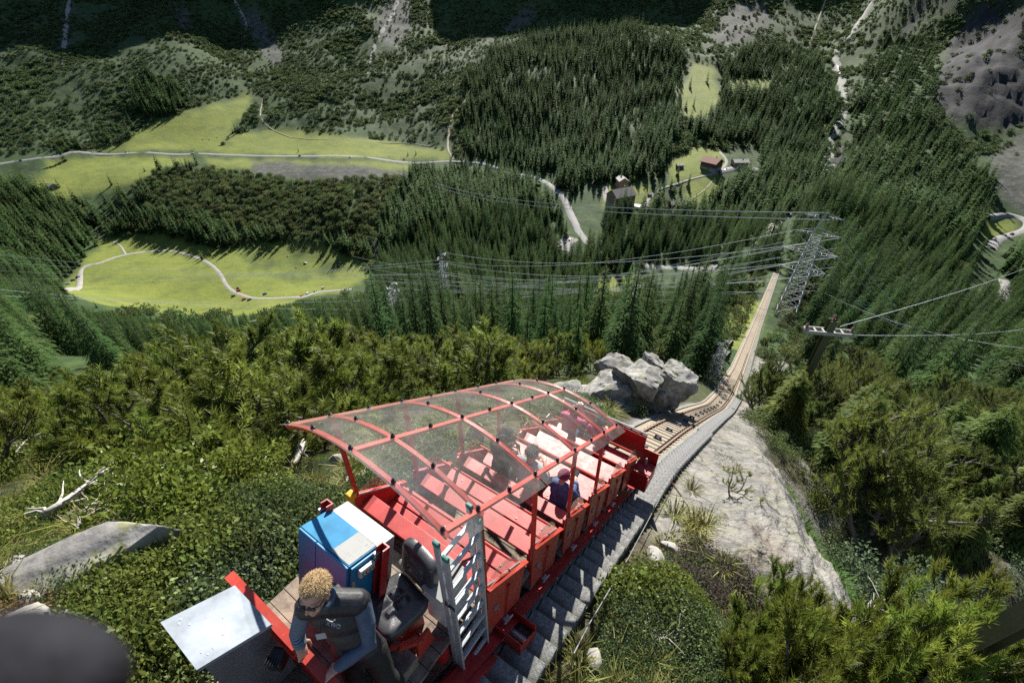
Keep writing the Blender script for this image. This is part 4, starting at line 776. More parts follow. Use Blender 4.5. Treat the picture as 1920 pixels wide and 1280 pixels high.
# out-of-focus sleeve close to the lens
g = MB(); c = at(110, 1262, .24)
g.tube([at(-160, 1440, .17), at(0, 1350, .16), at(110, 1292, .155), at(200, 1285, .155)], [.048, .037, .022, .012], 14); g.ball(at(130, 1282, .155), (.018, .016, .014), 14); g.ball(at(60, 1275, .157), (.021, .018, .018), 14)
jm = fuse(g, 'jacket_sleeve', mat('dark_sleeve_cloth', (.014, .014, .018), .8, var=.3, scale=30, bump=.3, spec=.15), .003, 6); tag(link('jacket_sleeve', jm), 'blurred dark rounded jacket sleeve overlapping the green heath', 'sleeve')
# ------------------------------------------------------------------ vegetation prototypes
def quads_mesh(name, Q, mats, mi=None): # Q (n,k,3)
    Q = np.asarray(Q, np.float32); n, k, _ = Q.shape
    return np_mesh(name, Q.reshape(-1, 3), np.arange(n * k).reshape(n, k), mats, False, mi)
M_SPR = leaf_mat('spruce_needles', (.058, .112, .032), .34, var=.35, scale=.9, rough=.85, obj_rand=.30)
M_SPR2 = leaf_mat('lit_conifer_needles', (.112, .158, .032), .42, var=.4, scale=1.2, rough=.6, obj_rand=.28)
M_PINE = leaf_mat('pine_needles', (.140, .188, .032), .42, var=.45, scale=2.2, rough=.45, obj_rand=.22)
M_BARK = mat('grey_bark', (.13, .115, .10), .9, var=.35, scale=9, bump=.4); M_DEAD = mat('bleached_wood', (.42, .39, .35), .85, var=.3, scale=12, bump=.3)
M_ALDER = leaf_mat('alder_leaves', (.088, .128, .046), .38, var=.35, scale=.6, rough=.55, obj_rand=.48)
M_SHRUB = leaf_mat('hillside_shrub_leaves', (.072, .116, .042), .32, var=.35, scale=.4, rough=.6, obj_rand=.35)
M_BUSH = leaf_mat('willow_leaves', (.125, .165, .030), .35, var=.35, scale=5, rough=.38, obj_rand=.2)
M_PALE = leaf_mat('pale_bush_leaves', (.105, .155, .075), .3, var=.3, scale=5, rough=.45, obj_rand=.15)
M_HEATH = leaf_mat('heath_leaves', (.105, .155, .058), .3, var=.45, scale=6, rough=.45, obj_rand=.30); M_HEATH2 = leaf_mat('bilberry_leaves', (.145, .190, .042), .35, var=.4, scale=5, rough=.42, obj_rand=.30, col2=(.075, .11, .03))
M_JUNI = leaf_mat('juniper_needles', (.105, .145, .095), .2, var=.4, scale=6, rough=.55, obj_rand=.25); M_DRY = leaf_mat('dry_brown_sprigs', (.17, .12, .06), .25, var=.5, scale=6, rough=.6, obj_rand=.3); M_HEATHER = leaf_mat('heather_bloom', (.17, .11, .15), .3, var=.4, scale=7, rough=.6, obj_rand=.25, col2=(.07, .09, .03))
M_GRASSB = leaf_mat('grass_blades', (.20, .21, .06), .35, var=.4, scale=3, rough=.5, obj_rand=.25); M_GRASSG = leaf_mat('green_grass_blades', (.085, .16, .035), .35, var=.35, scale=3, rough=.5, obj_rand=.2)

def spruce_crown(name, h, seed, tiers, nb, sub, mt, rad=.17, ragged=.3):
    g = np.random.default_rng(seed); Q = []
    for k in range(tiers):
        f = (k + g.uniform(-.3, .3)) / tiers; f = min(max(f, 0), .99); z = h * (.06 + .94 * f); rr = rad * h * (1 - f) ** .8 * (1 + .12 * math.sin(7 * f + seed)) + .015 * h
        for b in range(nb if f < .85 else max(4, nb // 2)):
            an = g.uniform(0, 2 * math.pi); L = rr * g.uniform(1 - ragged, 1.08); dr = -L * g.uniform(.18, .5) * (1 - .7 * f)
            c, s = math.cos(an), math.sin(an); d = np.array([c, s, 0]); p = np.array([-s, c, 0]); up = np.array([0, 0, 1.0])
            w = L * g.uniform(.22, .36)
            def pt(t, side=0, lift=0): return d * L * t + up * (z + dr * t * t + .10 * L * math.sin(t * 3.14) + lift) + p * side
            if sub == 0:
                Q.append([pt(.05), pt(.6, w, -.1 * w), pt(1.0), pt(.6, -w, -.1 * w)])
            else:
                n = sub
                for j in range(n):
                    t0 = .15 + .85 * j / n
                    for sd in (-1, 1):
                        l2 = w * (1.25 - t0) * g.uniform(.7, 1.3); a0 = pt(t0); a1 = pt(min(1.05, t0 + .22), sd * l2, -.25 * l2 - g.uniform(0, .1) * l2); am = pt(t0 + .16, sd * l2 * .38, -.02 * l2); an_ = pt(min(1, t0 + .03), sd * l2 * .55, -.12 * l2)
                        Q.append([a0, an_, a1, am])
                Q.append([pt(.85, .1 * w), pt(1.0, 0, -.02), pt(1.12, 0, -.03), pt(.85, -.1 * w)])
    Q.append([[0.012 * h, 0, h * .93], [0, 0, h * 1.03], [-.012 * h, 0, h * .93], [0, .012 * h, h * .93]])
    return quads_mesh(name, Q, mt)
def trunk_mesh(name, h, r, mt=None, seed=0):
    b = MB(); b.tube([(0, 0, -.06 * h), (.004 * h, 0, .3 * h), (0, .004 * h, .65 * h), (0, 0, .98 * h)], [r * 1.25, r, r * .6, r * .12], 7); return b.mesh(name, mt or M_BARK, True)
# far / middle / nearer spruces, unit height 1 m each (scaled on placing)
SPF = [(spruce_crown('spruce_crown_far', 1.0, 10 + i, 19, 8, 0, M_SPR, .155 + .02 * (i % 2)), trunk_mesh('spruce_trunk_far', 1.0, .013)) for i in range(4)]
SPM = [(spruce_crown('spruce_crown_mid', 1.0, 30 + i, 30, 10, 3, M_SPR, .165 + .015 * (i % 3)), trunk_mesh('spruce_trunk_mid', 1.0, .013)) for i in range(4)]
SPN = [(spruce_crown('conifer_crown_near', 1.0, 50 + i, 34, 15, 5, M_SPR2, .24 + .03 * (i % 3), .35), trunk_mesh('conifer_trunk_near', 1.0, .016)) for i in range(3)]

def tuft(Q, p, d, L, n, nl, g):      # needles round a shoot
    d = d / np.linalg.norm(d); u = np.cross(d, [.3, .5, .8]); u /= np.linalg.norm(u); w = np.cross(d, u)
    for k in range(n):
        t = (k + g.random()) / n; an = k * 2.399 + g.uniform(-.4, .4); o = u * math.cos(an) + w * math.sin(an); q = p + d * L * t
        e = q + (o * .82 + d * (.45 + .5 * t)) * nl * g.uniform(.8, 1.15); sd = np.cross(o, d) * nl * .085
        Q.append([q - sd, q + sd, e])
def pine_bush(seed, H, spread, mains, shoots, nn, nl, sl, droop=0.0, mt=None):
    g = np.random.default_rng(seed); st = MB(); Q = []
    def stem(p, d, L, r, lev):
        n = 5; pts = [p.copy()]; q = p.copy(); dd = d / np.linalg.norm(d)
        for k in range(n):
            dd = dd + g.normal(0, .14, 3) + np.array([0, 0, .16 if lev < 2 else .22]); dd /= np.linalg.norm(dd); q = q + dd * L / n; pts.append(q.copy())
        st.tube([Vector(x) for x in pts], [r * (1 - .7 * k / n) for k in range(n + 1)], 5 if lev < 2 else 4, cap=False)
        if lev < 2:
            m = mains if lev == 0 else shoots
            for k in range(m):
                t = g.uniform(.30 if lev == 0 else .2, 1.0); i = min(int(t * n), n - 1); b = pts[i] + (pts[i + 1] - pts[i]) * (t * n - i)
                ax = (pts[i + 1] - pts[i]); ax /= np.linalg.norm(ax); o = g.normal(0, 1, 3); o -= ax * o.dot(ax); o /= np.linalg.norm(o)
                stem(b, ax * .55 + o * .85 + np.array([0, 0, .25]), L * g.uniform(.28, .50) * (1.2 - .55 * t), r * .45, lev + 1)
        if lev >= 1:
            for k in range(1, n + 1):
                if k < 2 and lev == 1: continue
                tuft(Q, pts[k] - (pts[k] - pts[k - 1]) * .5, pts[k] - pts[k - 1], sl, nn, nl, g)
            tuft(Q, pts[-1], pts[-1] - pts[-2], sl, nn, nl * 1.1, g)
    ns = max(4, int(3 + spread * 2.2))
    for k in range(ns):
        an = 2 * math.pi * k / ns + g.uniform(-.4, .4); o = spread * g.uniform(.3, 1.0)
        stem(np.array([math.cos(an) * .08 * H, math.sin(an) * .08 * H, -.12 * H]), np.array([math.cos(an) * o, math.sin(an) * o, g.uniform(.75, 1.2)]), H * g.uniform(.75, 1.12), .022 * H, 0)
    return quads_mesh('pine_foliage', Q, mt or M_PINE), st.mesh('pine_stems', M_BARK, True)
PB = [pine_bush(100 + i, 1.0, .75 + .12 * i, 6, 4, 13, .058, .10) for i in range(4)]       # unit height, scaled 1.6 - 3 m
PT = [pine_bush(140 + i, 1.0, .42, 10, 5, 11, .034, .06, mt=M_SPR2) for i in range(3)]    # taller pines, scaled 4 - 7 m

def leaf_bush(seed, n, rad, h, ll, mt, stems=9, name='bush_leaves'):
    g = np.random.default_rng(seed); Q = []; st = MB()
    lob = [(np.array([g.uniform(-.6, .6) * rad, g.uniform(-.6, .6) * rad, h * g.uniform(.45, .8)]), rad * g.uniform(.35, .6)) for _ in range(7)]
    for c, r in lob[:stems]: st.tube([(0, 0, -.1 * h), Vector(c * .5 + g.normal(0, .04, 3) * rad), Vector(c)], [.02 * h, .014 * h, .005 * h], 5, cap=False)
    for k in range(n):
        c, r = lob[g.integers(0, 7)]; d = g.normal(0, 1, 3); d /= np.linalg.norm(d); p = c + d * r * g.uniform(.45, 1.05) ** .6
        if p[2] < 0: p[2] = -p[2] * .3
        a = d + g.normal(0, .6, 3) + np.array([0, 0, .2]); a /= np.linalg.norm(a); s = np.cross(a, g.normal(0, 1, 3)); s /= np.linalg.norm(s); l = ll * g.uniform(.6, 1.25)
        Q.append([p, p + a * l * .5 + s * l * .24, p + a * l, p + a * l * .5 - s * l * .24])
    return quads_mesh(name, Q, mt), st.mesh('bush_stems', M_BARK)
def mat_patch(seed, n, rad, h, ll, mt, asp=.42, up=.7):     # low ground cover cushion
    g = np.random.default_rng(seed); Q = []
    for k in range(n):
        an = g.uniform(0, 6.283); rr = rad * math.sqrt(g.random()); hh = h * (1 - (rr / rad) ** 2) ** .5 * g.uniform(.35, 1.05)
        p = np.array([math.cos(an) * rr, math.sin(an) * rr, hh]); a = g.normal(0, .75, 3) + np.array([0, 0, up]); a /= np.linalg.norm(a); s = np.cross(a, g.normal(0, 1, 3)); s /= np.linalg.norm(s); l = ll * g.uniform(.6, 1.3)
        Q.append([p, p + a * l * .5 + s * l * asp, p + a * l, p + a * l * .5 - s * l * asp])
    return quads_mesh('cushion_leaves', Q, mt)
def grass_tuft(seed, n, rad, h, mt):
    g = np.random.default_rng(seed); Q = []
    for k in range(n):
        an = g.uniform(0, 6.283); p = np.array([math.cos(an), math.sin(an), 0]) * rad * .35 * g.random(); o = np.array([math.cos(an), math.sin(an), 0]) + g.normal(0, .25, 3) * [1, 1, 0]; hh = h * g.uniform(.5, 1.1); s = np.array([-o[1], o[0], 0]) * .006
        m_ = p + o * rad * .4 + [0, 0, hh * .7]; e = p + o * rad * g.uniform(.7, 1.2) + [0, 0, hh * g.uniform(.6, 1.0)]
        Q.append([p - s, p + s, m_ + s * .8, m_ - s * .8]); Q.append([m_ - s * .8, m_ + s * .8, e, e])
    return quads_mesh('grass_blades', Q, mt)

# ------------------------------------------------------------------ scatter of things nobody could count (one object each)
def scatter(name, meshes, pts, rots, scales, label):
    pts = np.asarray(pts, np.float32)
    if len(pts) == 0: return
    pick = rng.integers(0, len(meshes), len(pts))
    me = bpy.data.meshes.new(name); me.vertices.add(len(pts)); me.vertices.foreach_set('co', pts.ravel())
    a = me.attributes.new('rot', 'FLOAT_VECTOR', 'POINT'); a.data.foreach_set('vector', np.asarray(rots, np.float32).ravel())
    a = me.attributes.new('scl', 'FLOAT_VECTOR', 'POINT'); a.data.foreach_set('vector', np.asarray(scales, np.float32).ravel())
    a = me.attributes.new('pick', 'INT', 'POINT'); a.data.foreach_set('value', pick.astype(np.int32))
    o = link(name, me); stuff(o); o['label'] = label
    ng = bpy.data.node_groups.new(name + '_scatter', 'GeometryNodeTree'); ng.interface.new_socket('Geometry', in_out='INPUT', socket_type='NodeSocketGeometry'); ng.interface.new_socket('Geometry', in_out='OUTPUT', socket_type='NodeSocketGeometry')
    N = ng.nodes; L = ng.links; gi = N.new('NodeGroupInput'); go = N.new('NodeGroupOutput'); jo = N.new('GeometryNodeJoinGeometry')
    def attr(nm, ty):
        x = N.new('GeometryNodeInputNamedAttribute'); x.data_type = ty; x.inputs['Name'].default_value = nm; return x.outputs['Attribute']
    ar, asx, ap = attr('rot', 'FLOAT_VECTOR'), attr('scl', 'FLOAT_VECTOR'), attr('pick', 'INT')
    for k, m in enumerate(meshes):
        po = bpy.data.objects.new(name + '_kind', m); oi = N.new('GeometryNodeObjectInfo'); oi.inputs['Object'].default_value = po; oi.inputs['As Instance'].default_value = True
        cmp_ = N.new('FunctionNodeCompare'); cmp_.data_type = 'INT'; cmp_.operation = 'EQUAL'; L.new(ap, cmp_.inputs[2]); cmp_.inputs[3].default_value = k
        ip = N.new('GeometryNodeInstanceOnPoints'); L.new(gi.outputs[0], ip.inputs['Points']); L.new(cmp_.outputs[0], ip.inputs['Selection']); L.new(oi.outputs['Geometry'], ip.inputs['Instance']); L.new(ar, ip.inputs['Rotation']); L.new(asx, ip.inputs['Scale']); L.new(ip.outputs[0], jo.inputs[0])
    L.new(jo.outputs[0], go.inputs[0]); md = o.modifiers.new('scatter', 'NODES'); md.node_group = ng
    return o

# ------------------------------------------------------------------ where trees may stand
FOREST = {'hill': [(860, 260), (870, 150), (920, 95), (1000, 75), (1100, 50), (1150, 42), (1260, 75), (1285, 105), (1275, 170), (1280, 225), (1255, 295), (1245, 335), (1180, 342), (1110, 345), (1060, 372), (1000, 330), (930, 305), (880, 298)],
          'right_hill': [(1350, 130), (1400, 90), (1520, 100), (1560, 160), (1578, 230), (1555, 260), (1546, 330), (1500, 400), (1420, 440), (1380, 440), (1372, 345), (1415, 310), (1400, 275), (1330, 270), (1300, 268), (1285, 240), (1350, 190)],
          'right_slope': [(1595, 300), (1588, 200), (1650, 60), (1740, 80), (1760, 250), (1860, 330), (1850, 400), (1835, 425), (1830, 480), (1800, 560), (1930, 600), (1930, 800), (1620, 800), (1500, 690), (1450, 660), (1480, 520), (1560, 410), (1570, 350)],
          'right_far': [(1885, 470), (1930, 450), (1930, 600), (1890, 590), (1880, 540)],
          'mid': [(720, 400), (780, 318), (880, 315), (1025, 362), (1065, 430), (1055, 470), (1095, 480), (1100, 440), (1150, 402), (1290, 395), (1430, 445), (1350, 500), (1120, 510), (1100, 600), (700, 600), (715, 480)],
          'left_slope': [(-200, 325), (60, 350), (110, 378), (185, 425), (190, 452), (108, 548), (170, 572), (300, 592), (480, 595), (560, 565), (700, 555), (720, 640), (640, 690), (400, 690), (300, 760), (-200, 820)],
          'low_mid': [(700, 590), (1110, 600), (1250, 605), (1340, 560), (1440, 480), (1450, 520), (1380, 650), (1330, 720), (1000, 700), (650, 700)],
          'belt': [(190, 420), (270, 402), (380, 420), (480, 442), (560, 452), (700, 470), (690, 490), (600, 460), (430, 466), (410, 470), (300, 440), (200, 447)],
          'up_left': [(85, 300), (110, 270), (150, 270), (160, 300), (120, 312)], 'up_left2': [(165, 270), (205, 240), (225, 250), (220, 275)], 'up_left3': [(232, 270), (250, 240), (285, 262), (280, 272)], 'up_left4': [(235, 215), (270, 130), (350, 170), (365, 205), (300, 225)], 'left_low': [(-60, 335), (60, 352), (110, 378), (215, 360), (270, 345), (285, 385), (190, 425), (100, 400), (-60, 400)], 'village': [(1212, 396), (1235, 350), (1262, 352), (1275, 365), (1290, 395), (1345, 368), (1372, 345), (1420, 325), (1440, 330), (1500, 400), (1420, 442), (1330, 410)], 'gorge': [(1475, 480), (1500, 400), (1548, 335), (1600, 290), (1600, 350), (1570, 400), (1500, 510)], 'fan_edge': [(408, 285), (430, 248), (470, 238), (450, 285)], 'field_edge': [(285, 330), (300, 305), (375, 305), (370, 318), (300, 335)]}
SCRUB = [(250, 350), (300, 322), (400, 318), (560, 342), (760, 335), (720, 400), (705, 450), (560, 448), (380, 415), (270, 397)]
ROADS_PX = {'main': [(-60, 320), (0, 308), (90, 295), (165, 287), (300, 288), (420, 291), (560, 293), (700, 297), (840, 303), (930, 315), (1000, 332), (1035, 350), (1060, 378), (1078, 415), (1090, 440), (1120, 470), (1200, 495), (1290, 503), (1350, 500)],
            'loop': [(118, 545), (150, 515), (190, 492), (240, 477), (300, 470), (345, 476), (385, 490), (410, 510), (425, 535), (445, 550), (490, 560), (560, 558), (600, 548), (660, 543)], 'spur': [(236, 478), (226, 462), (212, 453)],
            'hairpin': [(1960, 455), (1925, 425), (1905, 408), (1880, 404), (1850, 406)], 'hairpin2': [(1850, 406), (1850, 406)], 'hairpin_low': [(1925, 428), (1900, 440), (1870, 447), (1855, 462), (1862, 480)], 'hairpin_low2': [(1880, 525), (1890, 545), (1870, 562), (1810, 570), (1795, 585)],
            'farm': [(1205, 392), (1230, 360), (1280, 342), (1340, 325), (1362, 305), (1350, 285)], 'farm_car_park': [(1345, 322), (1390, 315), (1420, 318)], 'hotel_drive': [(1135, 350), (1140, 378), (1165, 392), (1215, 385)], 'track_up': [(852, 300), (840, 280), (842, 245), (850, 215), (875, 185)], 'foot_path': [(545, 258), (600, 262), (680, 265), (760, 270), (810, 275)], 'foot_path2': [(545, 258), (500, 235), (488, 215), (492, 185)],
            'up_track': [(1515, 90), (1530, 50), (1548, 0)]}
def allowed(kx, ky, kz):
    u, v, w = project(np.stack([kx, ky, kz], -1)); ok = np.ones(len(kx), bool)
    for nm, p in MEADOW_: ok &= ~inpoly(u, v, p)
    for nm, p in ROADS_PX.items():
        wd = 7 if nm in ('main', 'loop', 'hairpin', 'hairpin_low', 'hairpin_low2') else 4
        p = np.array(p, float)
        for (x0, y0), (x1, y1) in zip(p[:-1], p[1:]):
            t = np.clip(((u - x0) * (x1 - x0) + (v - y0) * (y1 - y0)) / max((x1 - x0) ** 2 + (y1 - y0) ** 2, 1e-6), 0, 1); ok &= np.hypot(u - x0 - t * (x1 - x0), v - y0 - t * (y1 - y0)) > wd
    for (x0, y0, x1, y1) in BUILT: ok &= ~((u > x0) & (u < x1) & (v > y0) & (v < y1))
    a = kx * UA[0] + ky * UA[1]; vv = kx * VA[0] + ky * VA[1]; ok &= ~((np.abs(vv - trk_v(a)) < 2.6 + a * .009) & (a > -5) & (a < 205))
    return ok
BUILT = [(1135, 345, 1215, 402), (1300, 280, 1356, 325), (1365, 280, 1425, 332), (1262, 296, 1285, 320), (1250, 368, 1292, 392), (1040, 440, 1082, 482), (90, 332, 110, 358), (1010, 325, 1052, 340)]
MEADOW_ = [(i, p) for i, p in enumerate(MEADOW)]
def grid_pts(poly, step):
    lo = 1e9; P = [pix_ground(x, y, 24) for x, y in poly if -100 < x < 2000]
    xs = [p.x for p in P]; ys = [p.y for p in P]; x0, x1, y0, y1 = min(xs) - 30, max(xs) + 30, min(ys) - 30, max(ys) + 30
    gx, gy = np.meshgrid(np.arange(x0, x1, step), np.arange(y0, y1, step)); gx = gx.ravel() + rng.uniform(-.45, .45, gx.size) * step; gy = gy.ravel() + rng.uniform(-.45, .45, gy.size) * step
    gz = ground(gx, gy); u, v, w = project(np.stack([gx, gy, gz], -1)); k = inpoly(u, v, poly) & (np.hypot(gx, gy) > 24) & (gy > 5); return gx[k], gy[k], gz[k]
LOP = []
TREES = []   # (x, y, z, height, region)
STEP = {'hill': 7.6, 'right_hill': 7.6, 'right_slope': 8.2, 'right_far': 6.5, 'mid': 6.5, 'left_slope': 6.6, 'low_mid': 5.6, 'belt': 6.5, 'village': 8.5, 'gorge': 7.0}
for nm, poly in FOREST.items():
    x, y, z = grid_pts(poly, STEP.get(nm, 9.0)); ok = allowed(x, y, z); x, y, z = x[ok], y[ok], z[ok]
    dn = fbm(x / 45, y / 45, 3, 71); keep = rng.random(len(x)) < np.clip(.92 + dn * .9, .35, 1) ; x, y, z = x[keep], y[keep], z[keep]
    hh = (23 + 6 * fbm(x / 60, y / 60, 2, 73) + rng.normal(0, 4.6, len(x)))
    if nm in ('left_slope', 'low_mid'): hh = hh * .95
    if nm == 'right_slope': hh = hh * np.interp(np.hypot(x, y), [40, 250], [.5, .95])
    if nm == 'low_mid': hh *= np.interp(np.hypot(x, y), [30, 200], [.4, 1.0])
    lop = rng.random(len(x)) < .10; LOP.append(np.stack([x[lop], y[lop], z[lop]], -1)); x, y, z, hh = x[~lop], y[~lop], z[~lop], hh[~lop]
    for k in range(len(x)): TREES.append((x[k], y[k], z[k], max(4.5, hh[k]), nm))
for px, py, h in [(210, 347, 17), (92, 358, 19), (112, 352, 15), (272, 322, 9), (300, 318, 12), (1293, 165, 20), (1325, 155, 22), (1285, 205, 18), (1300, 200, 18), (1345, 118, 20), (380, 487, 13), (395, 480, 10), (1290, 350, 17), (1210, 545, 19), (1215, 560, 17), (1160, 520, 20), (1255, 560, 20), (1130, 500, 20), (1060, 445, 20), (1270, 330, 14), (1275, 362, 16), (1380, 340, 15), (1395, 348, 17), (1362, 352, 16), (655, 205, 18), (850, 290, 12), (560, 285, 8), (765, 292, 8), (780, 290, 9)]:
    p = pix_ground(px, py, 30); TREES.append((p.x, p.y, p.z, h, 'single'))
TOPLIM = np.array([(-300, 500), (60, 512), (110, 540), (128, 556), (160, 575), (300, 592), (450, 590), (560, 560), (690, 548), (700, 380), (1000, 380), (1100, 400), (1110, 470), (1340, 470), (1350, 380), (1450, 380), (1460, 300), (2400, 100)])
_keep = []
for t in TREES:
    if t[4] in ('left_slope', 'low_mid'):
        h = t[3]
        for _ in range(12):
            u, v, w = project(np.array([t[0], t[1], t[2] + h]))
            if project(np.array(t[:3]))[1] < 556 and project(np.array(t[:3]))[2] > 330: break
            if v >= np.interp(u, TOPLIM[:, 0], TOPLIM[:, 1]): break
            h *= .88
        if h < 5.0: continue
        t = (t[0], t[1], t[2], h, t[4])
    _keep.append(t)
TREES = _keep
TR = np.array([t[:4] for t in TREES]); TN = np.array([t[4] for t in TREES])
ub, vb, wb_ = project(TR[:, :3]); ut, vt, _ = project(TR[:, :3] + np.stack([0 * TR[:, 0], 0 * TR[:, 0], TR[:, 3]], -1))
size = np.hypot(ut - ub, vt - vb); vis = (ut > 0) & (ut < 1920) & (vt > 0) & (vt < 1150) & (wb_ > 5)
# hidden behind nearer ground?
def ground_hides(P):
    r = np.hypot(P[:, 0], P[:, 1]); th = np.arctan2(P[:, 0], P[:, 1]); t = P[:, 2] / r; hid = np.zeros(len(P), bool)
    for f in np.linspace(.25, .97, 25): hid |= ground(np.sin(th) * r * f, np.cos(th) * r * f) > t * r * f + .3
    return hid
vis &= ~ground_hides(TR[:, :3] + np.stack([0 * TR[:, 0], 0 * TR[:, 0], TR[:, 3] * .9], -1))
vis &= ~((ut > 300) & (ut < 1330) & (vt > 640))
order = np.argsort(-np.where(vis, size, 0)); single = set(order[:290].tolist()) | {k for k in range(len(TN)) if TN[k] == 'single'}
LAB = {'hill': ('dark spruce in the dense forest on the hill behind the hotel', 'spruces on the hill behind the hotel'), 'right_hill': ('dark spruce on the forested hill behind the chalet and stream', 'spruces on the hill behind the chalet'),
       'right_slope': ('tall dark spruce on the steep slope below the olive pole and pylon', 'spruces on the steep slope under the pylon'), 'right_far': ('dark spruce beside the hairpin road', 'spruces beside the hairpin road'), 'mid': ('dark spruce in the valley wood between the main road and the power lines', 'spruces in the valley wood'),
       'left_slope': ('tall spruce on the shaded slope below the round meadow', 'spruces below the round meadow'), 'low_mid': ('young spruce on the slope under the power lines beside the funicular track', 'spruces under the power lines'), 'belt': ('spruce in the belt of trees above the round meadow', 'spruces above the round meadow'), 'single': ('free standing spruce at the edge of a sunny meadow', 'free standing spruces by the meadows')}
for k in range(len(TREES)):
    if k not in single: continue
    x, y, z, h, nm = TREES[k]; d = math.hypot(x, y); src = (SPM if d < 480 else SPF)[k % 4]
    o = empty('spruce_tree', (x, y, z - .2), random.uniform(0, 6.28)); o.scale = (h * random.uniform(.85, 1.15),) * 2 + (h,); l, gp = LAB.get(nm, LAB['single']); tag(o, l, 'tree', gp)
    link('crown', src[0], o); link('trunk', src[1], o)
rest = np.array([k for k in range(len(TREES)) if k not in single]); print('trees', len(TREES), 'single', len(single))
dist = np.hypot(TR[:, 0], TR[:, 1])
for nm, ms, sel in (('spruce_forest', [s[0] for s in SPF], rest[dist[rest] >= 480]), ('spruce_wood', [s[0] for s in SPM], rest[dist[rest] < 480])):
    n = len(sel); h = TR[sel, 3]; w = h * rng.uniform(.85, 1.18, n)
    scatter(nm, ms, TR[sel, :3] - [0, 0, .2], np.stack([rng.normal(0, .03, n), rng.normal(0, .03, n), rng.uniform(0, 6.28, n)], -1), np.stack([w, w, h], -1), 'dense dark spruce forest covering the mountain slopes')

# alder thicket in the valley and shrubs over the mountainsides
ALD = [leaf_bush(200 + i, 420, .55, 1.0, .16, M_ALDER)[0] for i in range(3)]
x, y, z = grid_pts(SCRUB, 6.0); ok = allowed(x, y, z); x, y, z = x[ok], y[ok], z[ok]
x2, y2, z2 = grid_pts(FOREST['belt'], 9.0); x3, y3, z3 = grid_pts([(700, 430), (640, 420), (640, 480), (700, 510), (725, 480)], 6.0)
x4, y4, z4 = grid_pts([(1100, 600), (1120, 515), (1190, 505), (1260, 560), (1270, 600)], 12.0); x5, y5, z5 = grid_pts([(860, 300), (830, 200), (900, 170), (880, 300)], 9.0)
LP = np.concatenate(LOP); LP = LP[np.hypot(LP[:, 0], LP[:, 1]) > 90]; x = np.concatenate([x, x2, x3, x4, x5, LP[:, 0]]); y = np.concatenate([y, y2, y3, y4, y5, LP[:, 1]]); z = np.concatenate([z, z2, z3, z4, z5, LP[:, 2]]); keep = allowed(x, y, z) | (rng.random(len(x)) < .12); x, y, z = x[keep], y[keep], z[keep]
n = len(x); s = rng.uniform(2.6, 8.5, n); scatter('alder_thicket', ALD, np.stack([x, y, z - .3], -1), np.stack([0 * s, 0 * s, rng.uniform(0, 6.28, n)], -1), np.stack([s * 1.1, s * 1.1, s], -1), 'grey green alder thicket in the valley bottom')
SHR = [leaf_bush(220 + i, 130, .6, 1.0, .34, M_SHRUB)[0] for i in range(3)]
m = 150000; th = rng.uniform(R(-52), R(52), m); r_ = np.sqrt(rng.uniform(500 ** 2, 2050 ** 2, m)); x = np.sin(th) * r_; y = np.cos(th) * r_; z = ground(x, y); u, v, w = project(np.stack([x, y, z], -1))
den = np.clip(.55 + 1.1 * fbm(x / 55, y / 55, 4, 81), .04, .97); cov = _bil(blur(np.maximum(cS, cR), 1), TH[0], TH[1] - TH[0], LR[0], LR[1] - LR[0], th, np.log(r_))
k = (v < 292) & (v > -40) & (u > -60) & (u < 1990) & (rng.random(m) < den * (1 - .85 * cov)) & ~((v > 225) & (u > 420) & (u < 850) & (rng.random(m) < .55))
for nm in ('hill', 'right_hill', 'right_slope'): k &= ~inpoly(u, v, FOREST[nm])
x, y, z = x[k], y[k], z[k]; ok = allowed(x, y, z); x, y, z = x[ok], y[ok], z[ok]; n = len(x); s = rng.uniform(2.4, 6.0, n) * np.clip(1 + .5 * fbm(x / 90, y / 90, 2, 83), .5, 1.6); print('shrubs', n)
scatter('hillside_shrubs', SHR, np.stack([x, y, z - .5], -1), np.stack([0 * s, 0 * s, rng.uniform(0, 6.28, n)], -1), np.stack([s * 1.15, s * 1.15, s * .8], -1), 'low green shrubs covering the mountainsides')
# ------------------------------------------------------------------ track, steps
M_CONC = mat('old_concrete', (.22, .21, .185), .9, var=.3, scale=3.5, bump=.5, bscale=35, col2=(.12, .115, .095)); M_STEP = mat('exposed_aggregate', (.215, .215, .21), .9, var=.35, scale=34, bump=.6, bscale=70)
M_BEDC = mat('pale_trackbed', (.27, .225, .17), .9, var=.25, scale=4, bump=.5, bscale=30, col2=(.19, .16, .12)); M_ROCK = None
track = empty('railway_track', tw(14, float(trk_v(14)), -float(trk_d(14)))); tag(track, 'rusty single funicular track running down the mountain ahead of the car', 'track')
T0 = np.array(track.location)
def tp(a, dv_, dz): return Vector(UA * a + VA * (float(trk_v(a)) + dv_) + np.array([0, 0, -float(trk_d(a)) + dz])) - Vector(T0)
def ribbon(b, As, prof):          # extrude a cross-section (dv, dz) along the track
    n = len(prof); V_ = [tp(a, p, q) for a in As for p, q in prof]; F_ = []
    for i in range(len(As) - 1):
        for k in range(n): F_.append((i * n + k, (i + 1) * n + k, (i + 1) * n + (k + 1) % n, i * n + (k + 1) % n))
    F_.append(tuple(range(n))); F_.append(tuple((len(As) - 1) * n + k for k in range(n - 1, -1, -1))); b.add(V_, F_)
ALL = np.concatenate([np.arange(-3, 45, .4), np.arange(45, 205, 1.5)])
